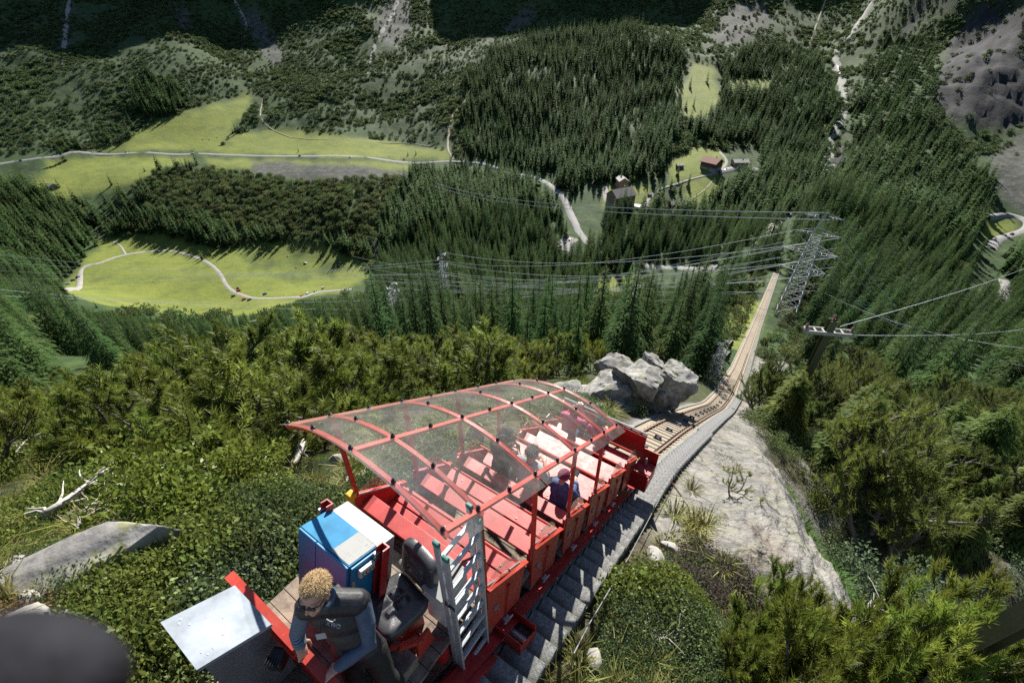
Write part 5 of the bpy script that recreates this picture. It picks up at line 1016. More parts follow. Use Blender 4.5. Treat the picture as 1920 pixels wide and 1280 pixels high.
for s_ in (-1, 1):
    c = s_ * .43; b = MB(); ribbon(b, ALL, [(c - .05, -.09), (c + .05, -.09), (c + .05, -.075), (c + .012, -.065), (c + .012, -.02), (c + .032, -.012), (c + .032, .0), (c - .032, .0), (c - .032, -.012), (c - .012, -.02), (c - .012, -.065), (c - .05, -.075)]); b.build('rail', M_RUST, track)
    b = MB(); ribbon(b, ALL, [(c - .024, .0025), (c + .024, .0025), (c + .024, .0045), (c - .024, .0045)]); b.build('rail_head', M_RAILTOP, track)
b = MB(); ribbon(b, ALL, [(-.78, -.30), (.66, -.30), (.66, -.095), (-.78, -.095)]); b.build('trackbed', M_BEDC, track)
b = MB(); ribbon(b, ALL, [(-.90, -.30), (-.76, -.30), (-.76, -.03), (-.90, -.05)]); b.build('kerb', M_CONC, track)
sl = MB(); sl.box((0, 0, 0), (1.10, .12, .04), bev=.006); slm = sl.mesh('sleeper', M_BEDC)
def trot(a): return Matrix.Rotation(-AZ, 4, 'Z') @ Matrix.Rotation(-math.atan((float(trk_d(a + .2)) - float(trk_d(a - .2))) / .4), 4, 'X')
a = 6.9; far_ = MB()
while a < 204:
    M_ = Matrix.Translation(tp(a, .0, -.086)) @ trot(a)
    if a < 40:
        o = link('sleeper', slm, track); o.matrix_local = M_
    else: far_.add([M_ @ Vector(v) for v in [(-.55, -.06, -.02), (.55, -.06, -.02), (.55, .06, -.02), (-.55, .06, -.02), (-.55, -.06, .02), (.55, -.06, .02), (.55, .06, .02), (-.55, .06, .02)]], [(3, 2, 1, 0), (4, 5, 6, 7), (0, 1, 5, 4), (1, 2, 6, 5), (2, 3, 7, 6), (3, 0, 4, 7)])
    a += .37 if a < 40 else .9
stuff(far_.build('far_sleepers', M_BEDC, track))
M_ROLL = mat('dark_cast_iron', (.10, .105, .115), .5, .6, var=.2)
a = 7.9
while a < 34:
    b = MB(); M3 = trot(a).to_3x3(); b.box((0, 0, .0), (.26, .10, .03), M3); b.box(M3 @ Vector((-.09, 0, .05)), (.03, .09, .10), M3); b.box(M3 @ Vector((.09, 0, .05)), (.03, .09, .10), M3)
    b.lathe([(.05, -.07), (.035, -.03), (.035, .03), (.05, .07)], M3 @ Vector((0, 0, .07)), 12, M3 @ Matrix.Rotation(R(90), 3, 'Y')); b.build('cable_roller', M_ROLL, track, loc=tp(a, .06, -.05)); a += 1.45
for q, rr in ((.33, .016), (.365, .012)):
    b = MB(); b.tube([tp(a, q + .006 * math.sin(a * 1.3 + q * 40), -.045) for a in np.arange(5.5, 60, .5)], rr, 6); b.build('cable', M_BLACK, track)
stairs = empty('stone_stairs', tw(6, -1.05, -float(trk_d(6)))); tag(stairs, 'narrow concrete stairway running down beside the funicular track', 'stairs')
S0 = Vector(stairs.location)
def st_v(a): return float(np.interp(a, [-5, 9, 14, 200], [-1.045, -1.045, -1.0 + .18, 0])) if a < 14 else float(trk_v(a)) + .95
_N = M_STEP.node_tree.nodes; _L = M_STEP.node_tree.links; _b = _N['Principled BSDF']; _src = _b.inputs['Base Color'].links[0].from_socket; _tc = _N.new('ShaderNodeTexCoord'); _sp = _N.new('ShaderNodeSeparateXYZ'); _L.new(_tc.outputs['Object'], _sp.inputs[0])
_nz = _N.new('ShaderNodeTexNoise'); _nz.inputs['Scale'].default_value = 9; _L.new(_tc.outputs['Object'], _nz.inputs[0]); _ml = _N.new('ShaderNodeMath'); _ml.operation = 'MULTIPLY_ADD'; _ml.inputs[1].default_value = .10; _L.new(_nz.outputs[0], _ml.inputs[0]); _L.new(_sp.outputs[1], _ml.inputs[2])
_mr = _N.new('ShaderNodeMapRange'); _mr.inputs[1].default_value = -.015; _mr.inputs[2].default_value = .075; _L.new(_ml.outputs[0], _mr.inputs[0]); _mx = _N.new('ShaderNodeMix'); _mx.data_type = 'RGBA'; _mx.inputs[6].default_value = (.085, .085, .075, 1); _L.new(_mr.outputs[0], _mx.inputs[0]); _L.new(_src, _mx.inputs[7]); _L.new(_mx.outputs[2], _b.inputs['Base Color'])   # contact shade painted into the colour at the back of every tread
stm = []
for k in range(3):
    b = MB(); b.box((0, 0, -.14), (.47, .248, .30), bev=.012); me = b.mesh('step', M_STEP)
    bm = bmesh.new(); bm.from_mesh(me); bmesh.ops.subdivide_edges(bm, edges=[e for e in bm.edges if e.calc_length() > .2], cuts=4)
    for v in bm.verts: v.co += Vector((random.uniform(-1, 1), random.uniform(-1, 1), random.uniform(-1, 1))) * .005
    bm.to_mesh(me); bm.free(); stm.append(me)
a = -1.2; far_ = MB(); k = 0
while a < 203:
    p = tw(a, st_v(a), -float(trk_d(a)) + .05) - S0
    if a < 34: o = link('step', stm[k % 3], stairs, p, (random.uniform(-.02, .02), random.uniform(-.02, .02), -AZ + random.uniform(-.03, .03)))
    else: far_.box(p + Vector((0, 0, -.2)), (.47, .27 * 3, .45), Matrix.Rotation(-AZ, 3, 'Z'))
    a += .262 if a < 34 else .8; k += 1
stuff(far_.build('far_steps', M_CONC, stairs))
b = MB()
for q0, q1 in ((-1.36, -1.29),):
    As = np.arange(-1.5, 34, .5); V_ = []; n = 4
    for a in As:
        for q, z in ((-.36, -.35), (-.245, -.35), (-.245, .075), (-.36, .06)): V_.append(tw(a, st_v(a) + q, -float(trk_d(a)) + z) - S0)
    F_ = [(i * n + k, (i + 1) * n + k, (i + 1) * n + (k + 1) % n, i * n + (k + 1) % n) for i in range(len(As) - 1) for k in range(n)] + [(0, 1, 2, 3), tuple((len(As) - 1) * n + k for k in (3, 2, 1, 0))]
    b.add(V_, F_)
b.build('stair_kerb', M_CONC, stairs)

# ------------------------------------------------------------------ rocks
def rock_mat(name, c0, c1, lich):
    m = mat(name, c1, .9, var=.3, scale=2.6, bump=.9, bscale=9, col2=c0); N = m.node_tree.nodes; L = m.node_tree.links; b = N['Principled BSDF']; src = b.inputs['Base Color'].links[0].from_socket
    tc = N.new('ShaderNodeTexCoord'); n = N.new('ShaderNodeTexNoise'); n.inputs['Scale'].default_value = 3.4; n.inputs['Detail'].default_value = 9; n.inputs['Roughness'].default_value = .7; L.new(tc.outputs['Object'], n.inputs[0])
    r = N.new('ShaderNodeValToRGB'); r.color_ramp.elements[0].position = .54; r.color_ramp.elements[1].position = .62; L.new(n.outputs[0], r.inputs[0])
    x = N.new('ShaderNodeMix'); x.data_type = 'RGBA'; x.inputs[7].default_value = (*lich, 1); L.new(r.outputs[0], x.inputs[0]); L.new(src, x.inputs[6]); L.new(x.outputs[2], b.inputs['Base Color']); return m
M_ROCK = rock_mat('lichen_granite', (.13, .125, .12), (.34, .325, .30), (.22, .22, .12)); M_ROCK2 = rock_mat('pale_granite', (.18, .17, .16), (.38, .365, .34), (.28, .265, .19))
def rock_mesh(seed, size, cuts=9, sub=4, rough=.07, mt=None, crag=0.0):
    g = np.random.default_rng(seed); bm = bmesh.new(); bmesh.ops.create_icosphere(bm, subdivisions=sub, radius=1.0); P = np.array([v.co[:] for v in bm.verts])
    for k in range(cuts):
        d = g.normal(0, 1, 3)
        if cuts > 20: d = np.array([(1, .25, .15), (-.3, 1, .2), (.1, -.15, 1), (.7, .7, .5)][k % 4]) * (1 if g.random() < .5 else -1) + g.normal(0, .28, 3)
        d /= np.linalg.norm(d); h = g.uniform(.45, .85) if cuts <= 20 else g.uniform(.5, .98); e = np.maximum(P @ d - h, 0); P = P - e[:, None] * d * .94
    n1 = vnoise(P[:, 0] * 2.3 + seed, P[:, 1] * 2.3 + P[:, 2] * 1.7, seed) * .55 + vnoise(P[:, 0] * 5.3 + P[:, 2] * 4, P[:, 1] * 5.1 - P[:, 2] * 3, seed + 1) * .3 + (1 - np.abs(vnoise(P[:, 0] * 3 + P[:, 2] * 5, P[:, 1] * 3, seed + 2))) * .45
    nn = vnoise(P[:, 0] * 13 + P[:, 2] * 9, P[:, 1] * 13 - P[:, 2] * 7, seed + 3) * .3
    if crag > 0:
        cr = ridged(P[:, 0] * 1.6 + P[:, 2] * .8 + seed, P[:, 1] * 1.6 - P[:, 2] * .5, 4, seed + 9); st_ = np.floor((P[:, 2] + .25 * vnoise(P[:, 0] * 3, P[:, 1] * 3, seed)) * 5) / 5 - P[:, 2]
        P = P * (1 + crag * (cr - .65) * 1.6)[:, None] * np.stack([1 + .22 * crag * 4 * st_, 1 + .22 * crag * 4 * st_, np.ones_like(st_)], -1)
    P = P * (1 + rough * (n1 + nn))[:, None] * np.asarray(size)[None]
    for v, p in zip(bm.verts, P): v.co = p
    me = bpy.data.meshes.new('rock'); bm.to_mesh(me); bm.free(); me.materials.append(mt or M_ROCK); auto_smooth(me, 24); return me
def boulder(px, py, size, seed, label, mt=None, rot=(0, 0, 0), sink=.35, sub=4, name='boulder', r0=1.5, grp=None):
    p = pix_ground(px, py, r0); o = link(name, rock_mesh(seed, size, mt=mt, sub=sub), None, p + Vector((0, 0, size[2] * (1 - 2 * sink))), rot); tag(o, label, 'boulder', grp); return o
boulder(165, 1065, (1.0, .40, .34), 3, 'long flat lichen covered boulder lying in the heath below the dead roots', M_ROCK, (.15, -.2, .45), .3)
boulder(232, 1086, (.24, .13, .10), 4, 'small pale broken stone beside the long flat boulder', M_ROCK2, (0, .1, .4), .25)
boulder(185, 965, (.42, .24, .16), 5, 'grey stone beneath the bleached dead roots', M_ROCK, (.1, 0, .3), .3)
boulder(10, 1200, (.30, .22, .16), 6, 'grey stone at the edge of the dark green heath patch', M_ROCK2, (0, 0, .9), .4)
boulder(15, 1075, (.18, .14, .12), 16, 'small grey stone half hidden in grass near the long flat boulder', M_ROCK2, (0, 0, .9), .3)
boulder(545, 1015, (.34, .18, .14), 7, 'flat grey slab in the heath beside the blue cabinet', M_ROCK, (0, .1, .5), .3)
boulder(690, 893, (.16, .12, .09), 8, 'small pale stone below the left canopy post', M_ROCK2, (0, 0, .2), .3)
boulder(655, 905, (.12, .10, .08), 18, 'tiny pale stone among weeds near the left canopy post', M_ROCK2, (0, 0, 1.2), .3)
boulder(893, 835, (.20, .17, .42), 9, 'upright pale stone seen through the clear canopy', M_ROCK2, (0, .1, .3), .2, r0=6)
boulder(1110, 775, (.45, .4, .35), 12, 'angular block of rock at the foot of the outcrop', M_ROCK, (.2, .1, .4), .3, r0=8)
out = empty('rock_outcrop', pix_ground(1215, 770, 8)); tag(out, 'craggy lichen covered rock outcrop standing left of the track', 'rock')
O0 = Vector(out.location)
for px, py, dp, sz, sd, rt in [(1198, 722, 18.4, (1.25, 1.0, 1.6), 21, (.1, .05, .3)), (1256, 722, 19.2, (.95, .9, 1.4), 22, (0, .12, 1.0)), (1142, 738, 18.0, (1.1, .9, 1.1), 23, (.2, -.1, .6)), (1216, 742, 18.8, (.75, .6, .8), 24, (-.1, .1, 2.0)), (1092, 748, 17.4, (.85, .75, .6), 25, (.1, .3, .2)), (1165, 760, 17.6, (.75, .5, .6), 26, (.1, .0, .9)), (1280, 722, 20.6, (.65, .7, 1.1), 27, (.1, .0, .1)), (1070, 738, 17.4, (.7, .75, .4), 28, (.2, .1, .1)), (1160, 695, 19.2, (1.2, .9, .9), 29, (.3, .1, .4)), (1220, 688, 19.2, (.7, .6, .8), 30, (.2, .2, 1.4))]:
    link('rock_block', rock_mesh(sd, (sz[0] * 1.4, sz[1] * 1.3, sz[2] * 1.05), 46, 5, .10, M_ROCK, .20), out, at(px, py, dp) - O0, rt)

_lt = rock_mat('craggy_granite', (.085, .082, .078), (.30, .29, .27), (.15, .165, .075))
for _o in out.children: _o.data.materials.clear(); _o.data.materials.append(_lt)
# ------------------------------------------------------------------ near vegetation
def put(name, proto, loc, h, label, cat, grp, wide=1.0, parts=('foliage', 'stems')):
    o = empty(name, loc, random.uniform(0, 6.28)); o.scale = (h * wide, h * wide, h); tag(o, label, cat, grp); link(parts[0], proto[0], o); link(parts[1], proto[1], o); return o
PINEZ = [(-60, 775), (-60, 945), (100, 935), (220, 915), (300, 890), (420, 872), (530, 845), (640, 815), (760, 780), (900, 742), (1060, 708), (1150, 668), (1240, 655), (1300, 640), (1250, 600), (1100, 600), (700, 640), (400, 660), (200, 730)]
PLIM = np.array([(-60, 740), (0, 745), (230, 705), (300, 660), (340, 618), (420, 600), (520, 615), (640, 612), (700, 600), (760, 640), (820, 605), (880, 588), (940, 600), (1000, 570), (1070, 560), (1110, 592), (1200, 612), (1300, 635), (1400, 690)])
gx, gy = np.meshgrid(np.arange(-26, 16, 1.75), np.arange(1, 34, 1.75)); gx = (gx + rng.uniform(-.8, .8, gx.shape)).ravel(); gy = (gy + rng.uniform(-.8, .8, gy.shape)).ravel(); gz = ground(gx, gy)
u, v, w = project(np.stack([gx, gy, gz], -1)); vv = gx * VA[0] + gy * VA[1]; aa = gx * UA[0] + gy * UA[1]; k = inpoly(u, v, PINEZ) & (vv < -4.2)
cnt = 0
for x, y, z, dd in zip(gx[k], gy[k], gz[k], np.hypot(gx[k], gy[k])):
    h = random.uniform(1.7, 3.2) * (1 if dd > 9 else .75)
    for _ in range(10):
        a, b_, c = project(np.array([x, y, z + h * 1.15]))
        if b_ >= np.interp(a, PLIM[:, 0], PLIM[:, 1]) - 6: break
        h *= .9
    if h < .5: continue
    put('mountain_pine', PB[cnt % 4], (x, y, z), h, 'bushy green mountain pine in the thicket left of the funicular car', 'pine', 'mountain pines left of the car', 1.3); cnt += 1
for px, py, h in [(1072, 640, 4.3), (1000, 655, 3.6), (450, 700, 3.6), (690, 690, 3.4), (880, 665, 3.6), (1110, 650, 3.8)]:
    p = pix_ground(px, py + 45, 10); put('mountain_pine', PB[cnt % 4], p, h, 'taller mountain pine standing out above the thicket left of the car', 'pine', 'taller mountain pines above the thicket', .7); cnt += 1
print('pines', cnt)
RZ = [(1390, 745), (1440, 715), (1600, 700), (1930, 735), (1960, 1100), (1820, 1080), (1660, 1070), (1590, 985), (1520, 890), (1440, 800)]
RLIM = np.array([(1300, 720), (1400, 725), (1440, 690), (1560, 700), (1620, 660), (1660, 705), (1740, 720), (1830, 735), (1960, 760)])
gx, gy = np.meshgrid(np.arange(4, 60, 2.6), np.arange(4, 46, 2.6)); gx = (gx + rng.uniform(-.9, .9, gx.shape)).ravel(); gy = (gy + rng.uniform(-.9, .9, gy.shape)).ravel(); gz = ground(gx, gy); u, v, w = project(np.stack([gx, gy, gz], -1)); k = inpoly(u, v, RZ); c2 = 0
for x, y, z in zip(gx[k], gy[k], gz[k]):
    h = random.uniform(3.0, 6.5)
    for _ in range(10):
        a, b_, c = project(np.array([x, y, z + h * 1.05]))
        if b_ >= np.interp(a, RLIM[:, 0], RLIM[:, 1]) and not (a < 1560 and b_ > 800 and a < 1400 + (b_ - 800) * .75): break
        h *= .88
    if h < 1.0: continue
    if random.random() < .6: put('mountain_pine', PT[c2 % 3], (x, y, z), h, 'tall sunlit pine in the gully right of the rock slab', 'pine', 'tall pines in the gully', 1.15)
    else: put('spruce_tree', SPN[c2 % 3], (x, y, z), h * 1.15, 'broad young spruce in the gully right of the rock slab', 'tree', 'young spruces in the gully', 1.2, ('crown', 'trunk'))
    c2 += 1
print('gully', c2)
for i, (px, py, dp) in enumerate([(1455, 1112, 5.6), (1500, 1092, 6.2), (1550, 1150, 5.4), (1610, 1190, 5.0), (1690, 1170, 5.4), (1765, 1172, 5.2), (1840, 1205, 4.9), (1905, 1190, 5.2), (1650, 1245, 4.4), (1545, 1225, 4.6), (1740, 1250, 4.3), (1850, 1262, 4.2), (1480, 1180, 5.0), (1590, 1262, 4.1), (1430, 1215, 4.9)]):
    t_ = at(px, py, dp); z = float(ground(t_.x, t_.y)); H = t_.z - z
    if H > .35:
        hh = min(H, 1.9); put('mountain_pine', PB[i % 4], (t_.x, t_.y, t_.z - hh), hh, 'dark green pine bush below the bare rock slab', 'pine', 'pine bushes below the slab', .62)
WB = [leaf_bush(300 + i, 900, .6, 1.0, .085, M_BUSH) for i in range(3)]; WP = [leaf_bush(310 + i, 900, .65, 1.0, .075, M_PALE) for i in range(2)]
for i, (px, py, h) in enumerate([(330, 985, .75), (400, 960, .85), (300, 930, .8), (450, 930, .75), (380, 905, .8), (500, 905, .6), (270, 960, .5), (520, 955, .45), (440, 880, .7), (350, 870, .7)]):
    put('willow_bush', WB[i % 3], pix_ground(px, py, 2), h * 1.45, 'yellow green leafy willow bush between the pines and the low heath', 'bush', 'willow bushes beside the heath', 1.0)
for i, (px, py, dp, h) in enumerate([(1700, 1110, 12.5, 1.9), (1760, 1160, 11.5, 1.6), (1640, 1080, 12.5, 1.5), (1790, 1100, 13, 1.8), (1600, 1050, 13.5, 1.1), (1500, 735, 40, 2.6), (1460, 760, 34, 2.2), (1600, 760, 45, 3)]):
    t_ = at(px, py - 25, dp); put('pale_bush', WP[i % 2], (t_.x, t_.y, t_.z - h), h, 'pale grey green leafy bush at the foot of the rock slab', 'bush', 'pale leafy bushes below the slab', 1.0)
# small pine sapling on the slab
put('pine_sapling', pine_bush(400, 1.0, .9, 4, 2, 10, .05, .07), pix_ground(1372, 925, 5), .95, 'small sparse pine rooted on top of the pale rock slab', 'pine', None, 1.0)
# ground cover
HC = [mat_patch(500, 420, .34, .17, .024, M_HEATH), mat_patch(501, 400, .34, .20, .028, M_HEATH2), mat_patch(502, 520, .30, .15, .022, M_JUNI, .2), mat_patch(503, 320, .32, .14, .032, M_HEATH2)]
HH = [mat_patch(504, 260, .28, .17, .05, M_HEATHER, .16, 1.2), mat_patch(505, 220, .26, .12, .035, M_HEATH)]
GT = [grass_tuft(510, 60, .22, .26, M_GRASSB), grass_tuft(511, 60, .20, .24, M_GRASSG)]
m = 42000; th = rng.uniform(R(-85), R(85), m); r_ = np.exp(rng.uniform(math.log(1.4), math.log(30), m)); x = np.sin(th) * r_; y = np.cos(th) * r_; z = ground(x, y); A_ = x * UA[0] + y * UA[1]; V_ = x * VA[0] + y * VA[1]
u, v, w = project(np.stack([x, y, z], -1)); rk = _bil(blur(cR, 1), TH[0], TH[1] - TH[0], LR[0], LR[1] - LR[0], th, np.log(r_)); tv = trk_v(A_)
ok = (u > -120) & (u < 2040) & (v > 560) & (v < 1400) & ~((V_ > tv - 1.0) & (V_ < np.where(A_ < 12, -.72, tv + 1.35)))
rkk = rng.random(m) > np.where(rk > .25, .985, .0)
nzv = fbm(x * .7, y * .7, 3, 91)
left = ok & (V_ < -3.2) & (rng.random(m) < np.clip(.75 + nzv, .3, 1)) & (rng.random(m) < np.interp(r_, [1.4, 6, 30], [1, .85, .5]))
vg = ok & (V_ > np.where(A_ < 9, -.42, -.7)) & (rng.random(m) < np.where(rk < .3, .75, .004))
def mk(name, ms, sel, s0, s1, label, flat=1.0):
    n = int(sel.sum()); s = rng.uniform(s0, s1, n) * np.clip(r_[sel] / 5, .85, 1.35)
    scatter(name, ms, np.stack([x[sel], y[sel], z[sel] - .03], -1), np.stack([rng.normal(0, .15, n), rng.normal(0, .15, n), rng.uniform(0, 6.28, n)], -1), np.stack([s, s, s * flat * rng.uniform(.7, 1.3, n)], -1), label); print(name, n)
hz = inpoly(u, v, [(1240, 1060), (1300, 1020), (1390, 1060), (1420, 1120), (1330, 1140)])
z2 = fbm(x * .45 + 3, y * .45, 3, 97); allv = (left | (vg & ~hz)) & (fbm(x * .9 + 11, y * .9, 3, 99) > -.24); big = np.clip(.75 + 1.3 * fbm(x * .6, y * .6, 2, 98), .35, 1.8)
def mk2(name, ms, sel, s0, s1, label):
    n = int(sel.sum()); s = rng.uniform(s0, s1, n) * big[sel] * np.clip(r_[sel] / 5, .9, 1.3)
    scatter(name, ms, np.stack([x[sel], y[sel], z[sel] - .03], -1), np.stack([rng.normal(0, .2, n), rng.normal(0, .2, n), rng.uniform(0, 6.28, n)], -1), np.stack([s, s, s * rng.uniform(.7, 1.7, n)], -1), label); print(name, n)
HD = [mat_patch(506, 200, .26, .12, .04, M_DRY, .10, .9), mat_patch(507, 160, .3, .06, .03, M_DRY, .2, .3)]
mk2('juniper_cover', [HC[2], HC[0]], allv & (z2 > .10) & (rng.random(m) < .85), .7, 1.5, 'grey green creeping juniper covering the ground')
mk2('bilberry_cover', [HC[1], HC[3]], allv & (z2 < .10) & (z2 > -.25), .6, 1.4, 'bright green bilberry covering the ground')
mk2('mixed_heath_cover', HC, allv & (z2 <= -.25) & (rng.random(m) < .6), .5, 1.2, 'mixed green heath with bare litter between the plants')
mk2('dry_litter_cover', HD, (left | (vg & ~hz)) & (rng.random(m) < np.where(fbm(x * .9 + 11, y * .9, 3, 99) < -.2, .4, .05)), .5, 1.2, 'dry brown sprigs and litter between the heath plants')
mk('heather_cover', HH, vg & hz, .7, 1.2, 'purple blooming heather on the rock slab')
gsel = ok & (((V_ < -3.15) & (rng.random(m) < .03)) | ((V_ > -.55) & (V_ < .3) & (A_ > 2) & (A_ < 9) & (rng.random(m) < .018)) | ((V_ > -.7) & (rk < .5) & (rng.random(m) < .012)))
mk('grass_tufts', GT[:1], gsel, .7, 1.3, 'dry grass tufts between rocks and heath')
edg = np.interp(A_, EDGE[:, 0], EDGE[:, 1]); esel = ok & (np.abs(V_ - edg - .75) < .40) & (A_ > 5) & (A_ < 15) & (rng.random(m) < .6)
mk('green_grass', GT[1:], esel, .75, 1.35, 'lush green grass along the foot of the rock slab')
# dead wood
def dead(name, pts, r, label, twigs=6, seed=0, ln=.35):
    g = random.Random(seed); P = [Vector(p) for p in pts]; o = empty(name, P[0]); tag(o, label, 'dead wood'); L = [p - P[0] for p in P]; b = MB(); b.tube(L, [r * (1 - .75 * i / (len(L) - 1)) for i in range(len(L))], 7); b.build('stem', M_DEAD, o, True)
    for k in range(twigs):
        i = g.randrange(len(L) - 1); t = g.random(); p = L[i].lerp(L[i + 1], t); d = (L[i + 1] - L[i]).normalized() * .6 + Vector((g.gauss(0, .6), g.gauss(0, .6), g.gauss(.1, .4))); l = ln * g.uniform(.5, 1.2); q = [p]
        for j in range(4): d = d + Vector((g.gauss(0, .3), g.gauss(0, .3), g.gauss(.02, .2))); q.append(q[-1] + d.normalized() * l / 4)
        b = MB(); b.tube(q, [r * .4, r * .33, r * .26, r * .18, r * .08], 5); b.build('twig', M_DEAD, o, True)
def pg(px, py, dz=0.0, r0=1.5): return pix_ground(px, py, r0) + Vector((0, 0, dz + (.14 if px < 700 else 0)))
dead('dead_log', [pg(556, 884, .05), pg(580, 850, .25), pg(608, 825, .35), pg(632, 806, .45)], .07, 'grey dead log leaning below the left end of the canopy', 4, 1)
dead('dead_root', [pg(100, 985, .1), pg(150, 968, .22), pg(190, 945, .30), pg(215, 930, .42), pg(245, 935, .50), pg(275, 955, .3)], .055, 'twisted bleached dead roots above the long flat boulder', 16, 2, .5)
dead('dead_branch', [pg(165, 1012, .06), pg(175, 990, .2), pg(205, 975, .25), pg(235, 985, .1)], .022, 'thin grey dead branch across the stones', 8, 3, .3)
t_ = at(1612, 1160, 6.0); dead('dead_branch', [t_, at(1632, 1142, 6.0), at(1652, 1128, 6.1), at(1682, 1108, 6.3)], .022, 'bleached bare branches at the lower tip of the rock slab', 14, 4, .28)
dead('dead_branch', [pg(1205, 1250, .05), pg(1215, 1225, .2), pg(1235, 1213, .28), pg(1270, 1212, .25)], .018, 'dry grey twiggy branch lying in the green shrubs beside the stairs', 18, 5, .35)
dead('dead_branch', [pg(60, 880, .4), pg(80, 860, .5), pg(110, 850, .6)], .015, 'thin bleached branch sticking out of the pines', 6, 6, .4)
# wire hand rail beside the stairs
b = MB(); hp = [pg(1073, 1240, .22), pg(1100, 1188, .24), pg(1172, 1066, .28), pg(1240, 935, .30), pg(1268, 885, .30)]; b.tube(hp, .008, 6); hr = b.build('wire_handrail', M_STEEL); tag(hr, 'thin steel hand wire strung beside the stairway', 'handrail')
for i, (p0, p1) in enumerate((((1171, 1067), (1206, 1091)), ((1252, 915), (1285, 935)), ((1272, 955), (1285, 935)))):
    b = MB(); b.tube([pg(*p0, .28), pg(*p0, .20).lerp(pg(*p1, .02), .5), pg(*p1, -.08)], .014, 6); b.build('stake', M_RUST, hr)

GB = [leaf_bush(330 + i, 300, .6, 1.0, .10, M_ALDER)[0] for i in range(2)] + [leaf_bush(333, 300, .6, 1.0, .10, M_PALE)[0]]
gx, gy = np.meshgrid(np.arange(3, 45, .8), np.arange(2, 40, .8)); gx = (gx + rng.uniform(-.35, .35, gx.shape)).ravel(); gy = (gy + rng.uniform(-.35, .35, gy.shape)).ravel(); gz = ground(gx, gy); u, v, w = project(np.stack([gx, gy, gz], -1))
k = inpoly(u, v, [(1400, 790), (1440, 740), (1620, 790), (1940, 950), (1940, 1200), (1760, 1180), (1640, 1110), (1560, 1000), (1490, 880), (1430, 830)]) & (rng.random(len(gx)) < .7); n = int(k.sum()); s_ = rng.uniform(.4, 1.3, n)
scatter('gully_shrubs', GB, np.stack([gx[k], gy[k], gz[k] - .05], -1), np.stack([0 * s_, 0 * s_, rng.uniform(0, 6.28, n)], -1), np.stack([s_, s_, s_ * .8], -1), 'low leafy undergrowth on the gully slope')
for i, (px, py, sz) in enumerate([(120, 1180, .10), (250, 1150, .07), (330, 1060, .08), (420, 1050, .06), (470, 1010, .09), (610, 930, .10), (640, 870, .13), (720, 850, .15), (60, 1130, .08), (290, 1010, .07), (180, 1120, .09), (760, 830, .12), (590, 960, .07), (1160, 1110, .12), (1225, 1060, .16), (1200, 1085, .10), (1255, 1035, .12), (1330, 1190, .07), (1110, 1240, .10)]):
    boulder(px, py, (sz * 1.6, sz, sz), 700 + i, 'small pale stone lying among the low heath plants', M_ROCK2, (random.uniform(-.3, .3), random.uniform(-.3, .3), random.uniform(0, 3)), .1, 3, 'stone', 1.5, 'small pale stones in the heath')
# bushes and saplings along both sides of the lower track
for poly in ([(1150, 660), (1330, 560), (1458, 500), (1440, 590), (1400, 690), (1335, 765), (1300, 700)], [(1390, 745), (1425, 670), (1480, 520), (1560, 560), (1500, 700), (1440, 730)]):
    x_, y_, z_ = grid_pts(poly, 2.4); A2 = x_ * UA[0] + y_ * UA[1]; V2_ = x_ * VA[0] + y_ * VA[1]; k = (np.abs(V2_ - trk_v(A2)) > 2.0) & (rng.random(len(x_)) < .75); n = int(k.sum()); s_ = rng.uniform(.8, 2.6, n)
    scatter('track_side_shrubs', ALD, np.stack([x_[k], y_[k], z_[k] - .1], -1), np.stack([0 * s_, 0 * s_, rng.uniform(0, 6.28, n)], -1), np.stack([s_, s_, s_ * rng.uniform(.6, 1.1, n)], -1), 'low green shrubs along the lower funicular track')
# ------------------------------------------------------------------ roads, paths and streams
M_ASPH = mat('pale_asphalt', (.20, .197, .193), .9, var=.12, scale=.4, coords='Object'); M_GRAV = mat('pale_gravel', (.235, .225, .21), .95, var=.2, scale=.6); M_PATH = mat('earth_path', (.26, .235, .16), .95, var=.2, scale=.7)
M_WATER = mat('white_water', (.62, .64, .64), .5, var=.35, scale=.5, bump=.4, bscale=1.5, col2=(.20, .21, .21)); M_BANK = mat('pale_stream_stones', (.30, .29, .27), .9, var=.4, scale=.5, col2=(.07, .08, .06))
def spline(P, n):
    P = [np.array(p) for p in P]; P = [2 * P[0] - P[1]] + P + [2 * P[-1] - P[-2]]; out = []
    for i in range(1, len(P) - 2):
        for t in np.linspace(0, 1, n, endpoint=False):
            a, b, c, d = P[i - 1:i + 3]; out.append(.5 * (2 * b + (c - a) * t + (2 * a - 5 * b + 4 * c - d) * t * t + (3 * b - a - 3 * c + d) * t ** 3))
    return out + [P[-2]]
